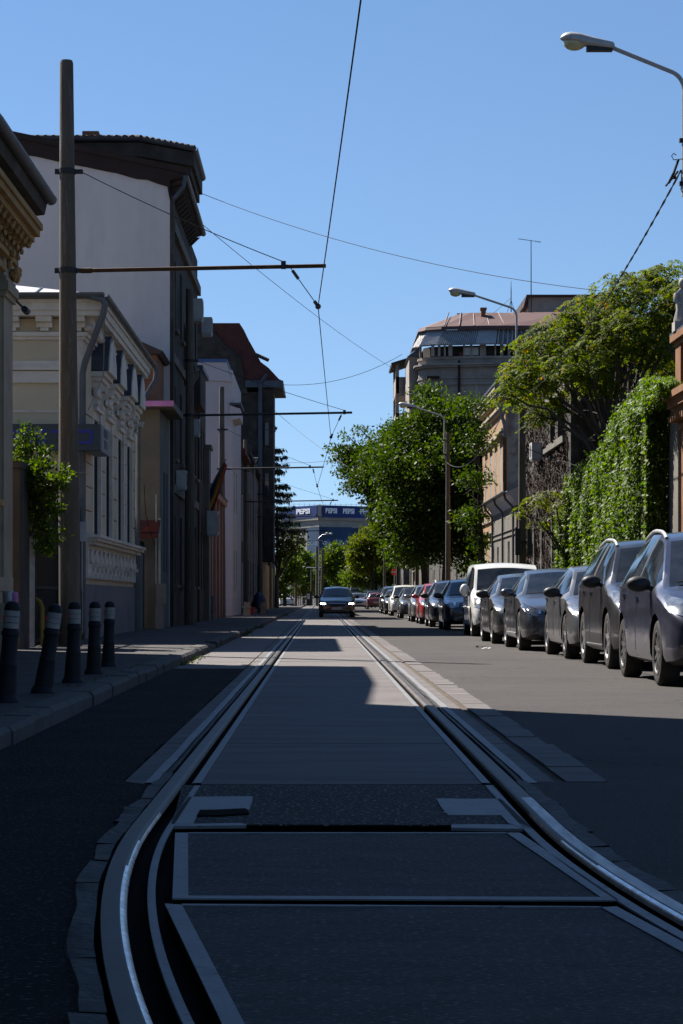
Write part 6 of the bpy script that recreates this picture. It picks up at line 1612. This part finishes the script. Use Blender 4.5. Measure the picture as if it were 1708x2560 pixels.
# ---------------------------------------------------------------- small things at the far left pavement
st_=[]
def stump(x,y,h,label):
    root=thing('stone_bollard',label,'bollard',(x,y,.11),'short stone posts on the far left pavement')
    MB().lathe([(.17,.11),(.16,h*.6),(.19,h*.62),(.19,h*.74),(.14,h*.78),(.15,h)],(x,y,0),10).build('shaft',K['dirtycream'],root,smooth=True)
stump(-3.4,108,.75,'short stone post with collar on the left pavement, nearer of two'); stump(-2.9,118,.72,'short stone post with collar on the left pavement, farther of two')
mc=thing('covered_motorcycle','motorcycle under a dark blue tarpaulin on the far left pavement','motorcycle',(-3.35,128,.11))
b=MB(); secs=[(0,.12,.45),(.2,.25,.85),(.6,.42,1.15),(1.1,.34,.95),(1.6,.3,.9),(1.95,.16,.6)]; vs=[];n=12
for s,w,h in secs:
    for q in range(n):
        a=PI*q/(n-1); vs.append((-3.35+w*math.cos(a)*(1+.1*math.sin(q*3+s*5)),127.2+s,.35+(h-.2)*math.sin(a)))
b.add(vs,[(i*n+q,i*n+q+1,(i+1)*n+q+1,(i+1)*n+q) for i in range(len(secs)-1) for q in range(n-1)]+[tuple(range(n))]); b.build('cover',K['tarp'],mc,smooth=True,ang=60)
for y in (127.45,128.95): MB().lathe([(.3,-.05),(.3,.05)],(-3.35,y,.41),16,'x').build('wheel',K['tyre'],mc)
rb=thing('red_crate','small red plastic crate on the far left pavement','crate',(-3.55,121,.11)); MB().box(-3.75,-3.4,120.8,121.1,.12,.42).build('shell',K['signred'],rb); MB().box(-3.78,-3.37,120.77,121.13,.42,.46).build('rim',K['signred'],rb)
cb2=thing('utility_cabinet','slim green grey cabinet against the annex on the left','cabinet',(-4.0,82.6,.1)); MB().box(-4.1,-3.85,84.0,84.5,.35,1.0).build('door',K['bluegrey'],cb2); MB().box(-4.12,-3.83,83.98,84.52,.1,.345).build('base',K['plinth'],cb2)
# steel post and its bracket near the brick house
sp=thing('steel_lamp_post','thin galvanised lamp post with bent bracket by the brick house','street lamp',(ax(636,140),140,.1)); xs=ax(636,140)
MB().tube([(xs,140,.1),(xs,140,az(1160,140)),(xs+.2,140,az(1146,140)),(xs-.55,140,az(1143,140))],.05,8).build('post',K['steel'],sp,smooth=True)
MB().box(xs-.8,xs-.4,139.9,140.1,az(1143,140)-.03,az(1143,140)+.06).build('lamp_head',K['lamp_grey'],sp)

# ---------------------------------------------------------------- street end
sh=thing('tram_shelter','pale tram stop shelter behind the distant white car','shelter',(ax(722,272),272,.1))
b=MB(); b.box(ax(694,272),ax(752,272),271,273,az(1467,272),az(1462,272)); b.build('roof',K['dirtycream'],sh)
for px in (696,712,746,751): MB().box(ax(px,272)-.05,ax(px,272)+.05,272.8,272.9,.1,az(1467,272)).build('post',K['orangehouse'] if px>740 else K['dirtycream'],sh)
MB().box(ax(700,272),ax(722,272),272.92,272.96,.5,2).build('back_panel',K['glass'],sh)
tt=thing('totem_sign','tall pale advertising totem on a post left of the tram shelter','sign',(ax(726,262),262,.1))
MB().box(ax(721,262),ax(731,262),261.9,262.15,az(1438,262),az(1387,262)).build('panel',K['signlight'],tt); MB().tube([(ax(728,262),262.2,.1),(ax(728,262),262.2,az(1436,262))],.12,8).build('post',K['farstone'],tt)
fe=thing('guard_rail','grey metal guard rail along the tram stop','fence',(0,276,.1))
b=MB()
for px in range(742,800,4): b.box(ax(px,276)-.02,ax(px,276)+.02,275.98,276.02,.1,1.15)
b.build('bars',K['steel'],fe); b=MB(); b.tube([(ax(740,276),276,1.15),(ax(800,276),276,1.15)],.035,5); b.tube([(ax(740,276),276,.3),(ax(800,276),276,.3)],.03,5); b.build('handrail',K['steel'],fe)
ki=thing('ticket_kiosk','small dark ticket machine with white panel beside the guard rail','kiosk',(ax(773,274),274,.1)); MB().box(ax(766,274),ax(780,274),274,274.8,.1,az(1478,274)).build('cabinet',K['black'],ki); MB().box(ax(767.5,274),ax(775,274),273.96,273.99,.9,az(1484,274)).build('panel',K['white'],ki)
for i,(px,pt_,Y,r,l) in enumerate(((740,1365,258,.14,'dark mast by the tram shelter'),(793,1366,266,.2,'thickest grey tram mast at the end of the street'),(807,1372,272,.17,'leaning pale mast beside the thickest tram mast'),(779,1420,280,.12,'thin dark mast among the far trees'))):
    rt=thing('tram_mast',l,'pole',(ax(px,Y),Y,.1),'masts at the street end'); MB().tube([(ax(px-(3 if i==2 else 0),Y),Y,.1),(ax(px,Y),Y,az(pt_,Y))],[r,r*.75],8).build('shaft',K['concrete_pole'],rt,smooth=True)
    MB().tube([(ax(px-14,Y),Y,az(1419,Y)),(ax(px,Y),Y,az(1419,Y))],.05,5).build('arm',K['steel'],rt)
dl=thing('street_lamp','distant twin headed street lamp in front of the blue banner','street lamp',(ax(798,262),262.5,.1)); xs=ax(797,262)
MB().tube([(xs,262.5,.1),(xs,262.5,az(1345,262)),(ax(806,262),262.5,az(1337,262)),(ax(824,262),262.5,az(1334,262))],.05,6).build('post',K['steel'],dl,smooth=True)
for px,py in ((818,1333),(828,1334)): MB().ball((ax(px,262),262.5,az(py,262)),(.2,.14,.11),10,6).build('lamp_head',K['lamp_grey'],dl,smooth=True)
pw=thing('paper_scrap','crumpled white paper scrap lying on the sunlit asphalt lane','litter',(ax(1210,41),41,0)); gx,gy=gr(1210,1621)
b=MB(); 
for i in range(5):
    a=R.uniform(0,6); x,y=gx+R.uniform(-.09,.09),gy+R.uniform(-.5,.5); b.poly((x,y,.006),(x+.07*math.cos(a),y+.18*math.sin(a),.04*R.random()+.01),(x+.06,y+.25,.03),(x-.05,y+.12,.008))
pso=b.build('sheet',K['white'],pw)

# ---------------------------------------------------------------- trees
def leaf_cloud(cl, npc, csize, lsize, aspect=.5, droop=0.0, up=.35, shell=.55, flat=1.0):
    """cl: ellipsoids (cx,cy,cz,rx,ry,rz,weight). returns quads"""
    out=[]
    for (cx,cy,cz,rx,ry,rz,wt) in cl:
        nc=max(3,int(npc*wt))
        d=unit(RN.normal(0,1,(nc,3))); rad=RN.uniform(shell,1.0,(nc,1))**.7
        # lumpy silhouette
        lump=1+.16*np.sin(d[:,:1]*7+cx*3)+.14*np.sin(d[:,2:3]*9+cy)
        c=d*rad*lump*np.array([[rx,ry,rz]])+np.array([[cx,cy,cz]])
        nl=RN.integers(9,20,nc)
        idx=np.repeat(np.arange(nc),nl); n=len(idx)
        P=c[idx]+RN.normal(0,1,(n,3))*csize*np.array([[1,1,.55*flat]])
        T=unit(RN.normal(0,1,(n,3))+d[idx]*.6+np.array([[0,0,-droop]])); nrm=unit(RN.normal(0,1,(n,3))+np.array([[0,0,up*2]])); Bv=unit(np.cross(T,nrm))
        l=lsize*RN.uniform(.4,1.5,n)
        out.append(quads_mesh(P,T,Bv,l,l*aspect))
    return np.concatenate(out)
def limbs(mb, base, forks, tips, r0, jit=.12):
    """trunk through base points, then limbs from the last one to the tips"""
    mb.tube(base,[r0*(1-.35*i/(len(base)-1)) for i in range(len(base))],9)
    for f in tips:
        s=Vector(base[-1]) if R.random()<.6 else Vector(base[-1])*.6+Vector(base[-2])*.4
        e=Vector(f); pts=[s]; n=6
        for i in range(1,n+1):
            t=i/n; q=s+(e-s)*t; q.z+= (e-s).length*.10*math.sin(PI*t); pts.append(q+Vector((R.uniform(-jit,jit),R.uniform(-jit,jit),R.uniform(-jit,jit)))*(1 if i<n else 0))
        mb.tube(pts,[r0*.42*(1-.82*i/n)+.008 for i in range(n+1)],6)
        for q in range(3):
            k_=R.randint(2,5); a=pts[k_]; d=Vector((R.uniform(-1,1),R.uniform(-1,1),R.uniform(-.3,.5)))*min(.9,(e-s).length*.22)
            mb.tube([a,a+d*.5+Vector((0,0,.05)),a+d],[r0*.16,r0*.11,.006],5)
def tree(name,label,base,clumps,matl,npc,csize,lsize,r0,group=None,tips=None,cat='tree',**kw):
    root=thing(name,label,cat,base[0],group)
    mb=MB(); limbs(mb,base,None,tips or [(c[0],c[1],c[2]) for c in clumps],r0); mb.build('trunk',K['bark'],root,smooth=True)
    quads_obj('crown',leaf_cloud(clumps,npc,csize,lsize,**kw),K[matl],root)
    return root
# ailanthus over the ivy wall: long drooping compound leaves
def fronds(cl, n_per, length, root_):
    out=[]
    for (cx,cy,cz,rx,ry,rz,wt) in cl:
        m_=int(n_per*wt); d=unit(RN.normal(0,1,(m_,3))); d[:,2]=d[:,2]*.9+.1
        c=d*RN.uniform(.35,1.0,(m_,1))**.6*np.array([[rx,ry,rz]])+np.array([[cx,cy,cz]])
        az_=RN.uniform(0,2*PI,m_); L=length*RN.uniform(.6,1.25,m_)
        o=np.stack([np.cos(az_),np.sin(az_),np.zeros(m_)],1); side=np.stack([-np.sin(az_),np.cos(az_),np.zeros(m_)],1)
        for k_ in range(1,8):
            t=k_/7
            pos=c+o*(L*t)[:,None]+np.array([[0,0,1]])*((L*(.28*t-.75*t*t))[:,None])
            for sg_ in (-1,1):
                T=unit(side*sg_+o*.45+np.array([[0,0,-.75]])+RN.normal(0,.22,(m_,3))); nrm=unit(o*.3+np.array([[0,0,1]])+RN.normal(0,.35,(m_,3))); Bv=unit(np.cross(T,nrm))
                l=L*.34*(1-.35*abs(t-.5)); out.append(quads_mesh(pos,T,Bv,l,l*.42))
    return np.concatenate(out)
A=[]
for (px,py,rp,Y) in ((1300,935,50,58.8),(1345,985,60,60.5),(1345,880,62,60),(1390,930,55,58.5),(1410,835,66,60.5),(1465,900,70,59),(1480,790,70,60.5),(1550,735,66,61),(1545,835,80,59.5),(1600,780,70,60.5),(1625,880,62,60.5),(1620,705,48,62),(1680,700,60,61.5),(1730,740,75,60.5),(1690,800,75,61.5),(1500,960,42,60),(1275,985,32,58.5),(1345,1045,24,59.6),(1390,1030,24,59.8),(1660,930,50,62)):
    Y=Y+6.5; x,y,z=at(px,py,Y); r=rp*Y/FP; A.append((x,y,z,r*1.05,r*1.5,r*.86,(rp/60)**2))
ail=thing('ailanthus_tree','spreading tree with drooping green and rust tipped leaves above the ivy wall','tree',(8.5,67,0))
mb=MB(); limbs(mb,[(8.5,67,0),(8.55,67,2.6),(8.5,66.8,5.0)],None,[(a[0],a[1],a[2]) for a in A],.17,.10); mb.build('trunk',K['bark'],ail,smooth=True)
quads_obj('crown',fronds(A,170,.40,ail),K['leaf_ail'],ail)
# low yellow green shoots before the creeper house
Sx=[]
for (px,py,rp) in ((1335,1255,34),(1375,1240,36),(1300,1275,22),(1400,1290,34),(1350,1310,24),(1400,1350,30),(1425,1390,26),(1415,1255,26)):
    x,y,z=at(px,py,67.5); r=rp*67.5/FP; Sx.append((x,y,z,r,r*1.3,r*.5,.5*(rp/30)**2))
sap=thing('sapling','young yellow green sapling with airy sprays in front of the creeper house','tree',(7.3,67.5,.12))
mb=MB(); limbs(mb,[(7.35,67.5,.12),(7.3,67.5,1.2),(7.2,67.5,2.0)],None,[(a[0],a[1],a[2]) for a in Sx],.06,.06); mb.build('trunk',K['bark'],sap,smooth=True)
quads_obj('crown',fronds(Sx,34,.34,sap),K['leaf_olive'],sap)
# big street trees
def clumps_px(lst, Y, asp=1.15, flat=.85, dens=60):
    o=[]
    for (px,py,rp,dy) in lst:
        x,y,z=at(px,py,Y+dy); r=rp*(Y+dy)/FP; o.append((x,y,z,r,r*asp,r*flat,(rp/dens)**2))
    return o
B1=clumps_px([(1080,1032,40,0),(1140,1048,56,-1),(1170,1140,58,0),(1050,1090,66,0),(1110,1160,75,-2),(1180,1230,55,0),(1010,1170,70,0),(1100,1260,80,-1),(1020,1280,70,1),(1150,1320,62,0),(1090,1350,66,0),(1185,1400,40,1),(1020,1370,48,0),(1190,1060,34,0),(1070,985,26,1)],122)
B3=clumps_px([(1180,1015,30,0),(1192,1075,26,0),(1175,1200,26,0),(1170,1290,26,0),(1192,1120,24,0),(1198,1195,24,0),(1188,1290,28,0),(1198,1355,24,0),(1203,1415,20,0)],98.5)
tree('small_street_tree','slender green tree in front of the peach house wall',[(7.0,98.5,.1),(6.95,98.5,1.6),(6.9,98.5,3.2)],B3,'leaf_tree',150,.26,.17,.12)
tree('street_tree','big dense green street tree behind the third lamp, right of two',[(6.6,122,.1),(6.6,122,2.2),(6.7,122,4)],B1,'leaf_tree',340,.34,.19,.24,group='big street trees on the right pavement')
B2=clumps_px([(960,1135,48,0),(920,1158,40,2),(893,1130,24,3),(985,1088,34,1),(940,1190,56,0),(890,1170,38,3),(975,1260,50,0),(945,1228,36,2),(990,1340,46,0),(985,1300,38,1),(862,1128,18,3),(842,1122,9,3),(845,1150,12,3),(880,1212,18,3),(1018,1385,30,2),(905,1078,12,3),(870,1090,8,3)],132)
tree('street_tree','big dense green street tree with branches reaching over the tracks, left of two',[(6.1,133,.1),(6.0,133,2.4),(5.6,133,4.6)],B2,'leaf_tree',340,.30,.19,.24,group='big street trees on the right pavement')
# thin reaching branch sprays
# shrub in the yard front on the left
BS=[]
for (px,py,rp,dy) in ((58,1110,22,0),(95,1130,26,0),(60,1165,34,0),(110,1185,40,-.4),(72,1220,38,0),(128,1215,30,-.5),(100,1270,44,0),(75,1310,36,.2),(122,1330,30,0),(150,1190,16,-1),(165,1172,9,-1.2),(62,1075,10,0),(92,1085,12,0),(112,1370,20,0),(140,1270,18,-.3)):
    x,y,z=at(px,py,36.9+dy); r=rp*36.9/FP; BS.append((x,y,z,r,r*1.4,r*.9,(rp/36)**2))
sh_=thing('garden_shrub','bright green leafy shrub spilling over the gate beside the nearest tram pole','shrub',(-4.75,37.2,.1))
mb=MB(); limbs(mb,[(-4.78,37.3,.12),(-4.76,37.3,1.2),(-4.7,37.1,2.0)],None,[(a[0],a[1],a[2]) for a in BS],.05,.04); mb.build('stems',K['bark'],sh_,smooth=True)
quads_obj('foliage',leaf_cloud(BS,46,.06,.07,aspect=.55,up=.5,shell=.35),K['leaf_bush'],sh_)
# far trees
F=[]
def far(lst,Y,matl,label,base,npc=120,name='far_tree',ls=.34):
    cl=clumps_px(lst,Y,1.2,.85,30)
    return tree(name,label,[(base,Y,0),(base,Y,1.6),(base,Y,3)],cl,matl,npc,.34,ls,.22,group='trees closing the street end')
far([(716,1400,24,0),(705,1440,26,0),(730,1430,24,0),(700,1475,22,0)],255,'leaf_far','yellow green tree behind the totem sign',ax(712,255))
far([(755,1415,26,0),(765,1450,28,0),(745,1470,24,0),(772,1395,20,0),(740,1385,18,0)],285,'leaf_far','light green tree behind the tram masts',ax(760,285))
far([(838,1388,26,0),(858,1402,30,0),(830,1415,30,0),(850,1435,32,0),(818,1400,18,0),(842,1366,13,0),(800,1420,22,0)],300,'leaf_far','rounded light green tree under the blue banner',ax(842,300))
far([(800,1460,28,0),(835,1465,28,0),(870,1450,30,0),(775,1475,22,0)],310,'leaf_tree','dark green tree low behind the oncoming car',ax(830,310))
far([(905,1360,26,0),(925,1345,28,0),(950,1330,26,0),(895,1385,24,0),(930,1385,36,0),(960,1370,32,0),(900,1410,26,0)],240,'leaf_olive','olive tinted tree at the right end of the street',ax(930,240))
far([(880,1440,24,0),(910,1450,28,0),(940,1430,30,0),(965,1445,26,0),(985,1420,28,0)],246,'leaf_far','fresh green low tree behind the far parked cars',ax(940,246))
far([(700,1350,22,0),(725,1345,20,0),(715,1375,26,0),(745,1360,16,0),(690,1385,22,0),(760,1345,10,0)],205,'leaf_pink','dark tree with pinkish blossom under the spruce',ax(692,205),npc=32)
# spruce
sp=thing('spruce_tree','dark drooping spruce behind the gabled building','tree',(ax(662,205),205,.1),None)
X0=ax(662,205); MB().tube([(X0,205,.1),(X0,205,9),(X0,205,az(1040,205))],[.28,.16,.03],8).build('trunk',K['bark'],sp)
out=[]; bm_=MB()
z=7.6; zt_=az(1040,205)
while z<zt_:
    f_=(zt_-z)/(zt_-7.6); L=.5+2.7*f_**.7
    for k_ in range(7):
        a=R.uniform(0,2*PI); L_=L*R.uniform(.75,1.15); n=int(60*L_/2)+14
        t=RN.uniform(.1,1,n); cx=X0+np.cos(a)*L_*t; cy=205+np.sin(a)*L_*t; cz=z-.55*L_*t*(1-.75*t)+.0
        P=np.stack([cx,cy,cz],1)+RN.normal(0,.06,(n,3)); T=unit(np.stack([RN.normal(0,.35,n)+.3*math.cos(a),RN.normal(0,.35,n)+.3*math.sin(a),-np.abs(RN.normal(1,.3,n))],1)); Bv=unit(np.cross(T,RN.normal(0,1,(n,3))))
        out.append(quads_mesh(P,T,Bv,RN.uniform(.25,.55,n),np.full(n,.14)))
        bm_.tube([(X0,205,z),(X0+math.cos(a)*L_*.5,205+math.sin(a)*L_*.5,z-.55*L_*.5*.62),(X0+math.cos(a)*L_,205+math.sin(a)*L_,z-.14*L_)],[.05,.03,.01],4)
    z+=.62
bm_.build('branches',K['bark'],sp); quads_obj('crown',np.concatenate(out),K['needle'],sp)
# ivy
def topz(y): return float(np.interp(y,[49.2,52.9,57.2,60.5,63,67.2,70,71],[5.55,5.75,5.65,4.95,4.8,4.5,3.7,3.2]))
n=78000
yv=RN.uniform(51.9,70.6,n); tz=np.array([topz(y) for y in yv]); u=RN.uniform(0,1,n)**.85; zv=.15+u*(tz-.15)+RN.normal(0,.05,n)
xv=7.34+.13*np.sin(yv*2.3+np.sin(zv*.7)*.8)+.10*np.sin(yv*5.1+1.3)+.07*np.sin(zv*2.2+yv*3)+RN.normal(0,.06,n)
xv=xv+.42*np.exp(-(yv-51.9)/.45)
xv=np.where(zv>tz-.4, xv+RN.uniform(0,.5,n), xv)
P=[np.stack([xv,yv,zv],1)]
n2=14000; x2=RN.uniform(7.25,7.8,n2); z2=.2+RN.uniform(0,1,n2)*5.2; y2=51.8-.22*np.abs(np.sin(x2*7+z2*.8))-RN.uniform(0,.2,n2); P.append(np.stack([x2,y2,z2],1))
n3=5200; y3=RN.uniform(48.7,52,n3); z3=np.interp(y3,[48.7,52],[5.2,5.0])+RN.uniform(0,.75,n3)*np.interp(y3,[48.7,50,52],[.35,.8,1]); x3=7.05+RN.uniform(0,.75,n3); P.append(np.stack([x3,y3,z3],1))
P=np.concatenate(P); n=len(P)
T=unit(np.stack([RN.normal(-.55,.4,n),RN.normal(-.1,.5,n),RN.normal(-.8,.35,n)],1)); nrm=unit(np.stack([RN.normal(-1,.4,n),RN.normal(0,.5,n),RN.normal(.5,.4,n)],1)); Bv=unit(np.cross(T,nrm)); l=RN.uniform(.035,.09,n)*(1+.7*(RN.uniform(0,1,n)>.8))
ivy=thing('ivy','dense sunlit green ivy hanging over the wall beside the terracotta house','ivy',(7.4,60,.1))
quads_obj('foliage',quads_mesh(P,T,Bv,l,l*.85),K['leaf_ivy'],ivy)
b=MB()
for i in range(60):
    y=R.uniform(52,70); x=7.5; z=.2; pts=[]
    while z<topz(y)-.3: pts.append((x+R.uniform(-.04,.04),y+R.uniform(-.08,.08),z)); z+=.45
    if len(pts)>1: b.tube(pts,.018,4)
b.build('stems',K['bark'],ivy)
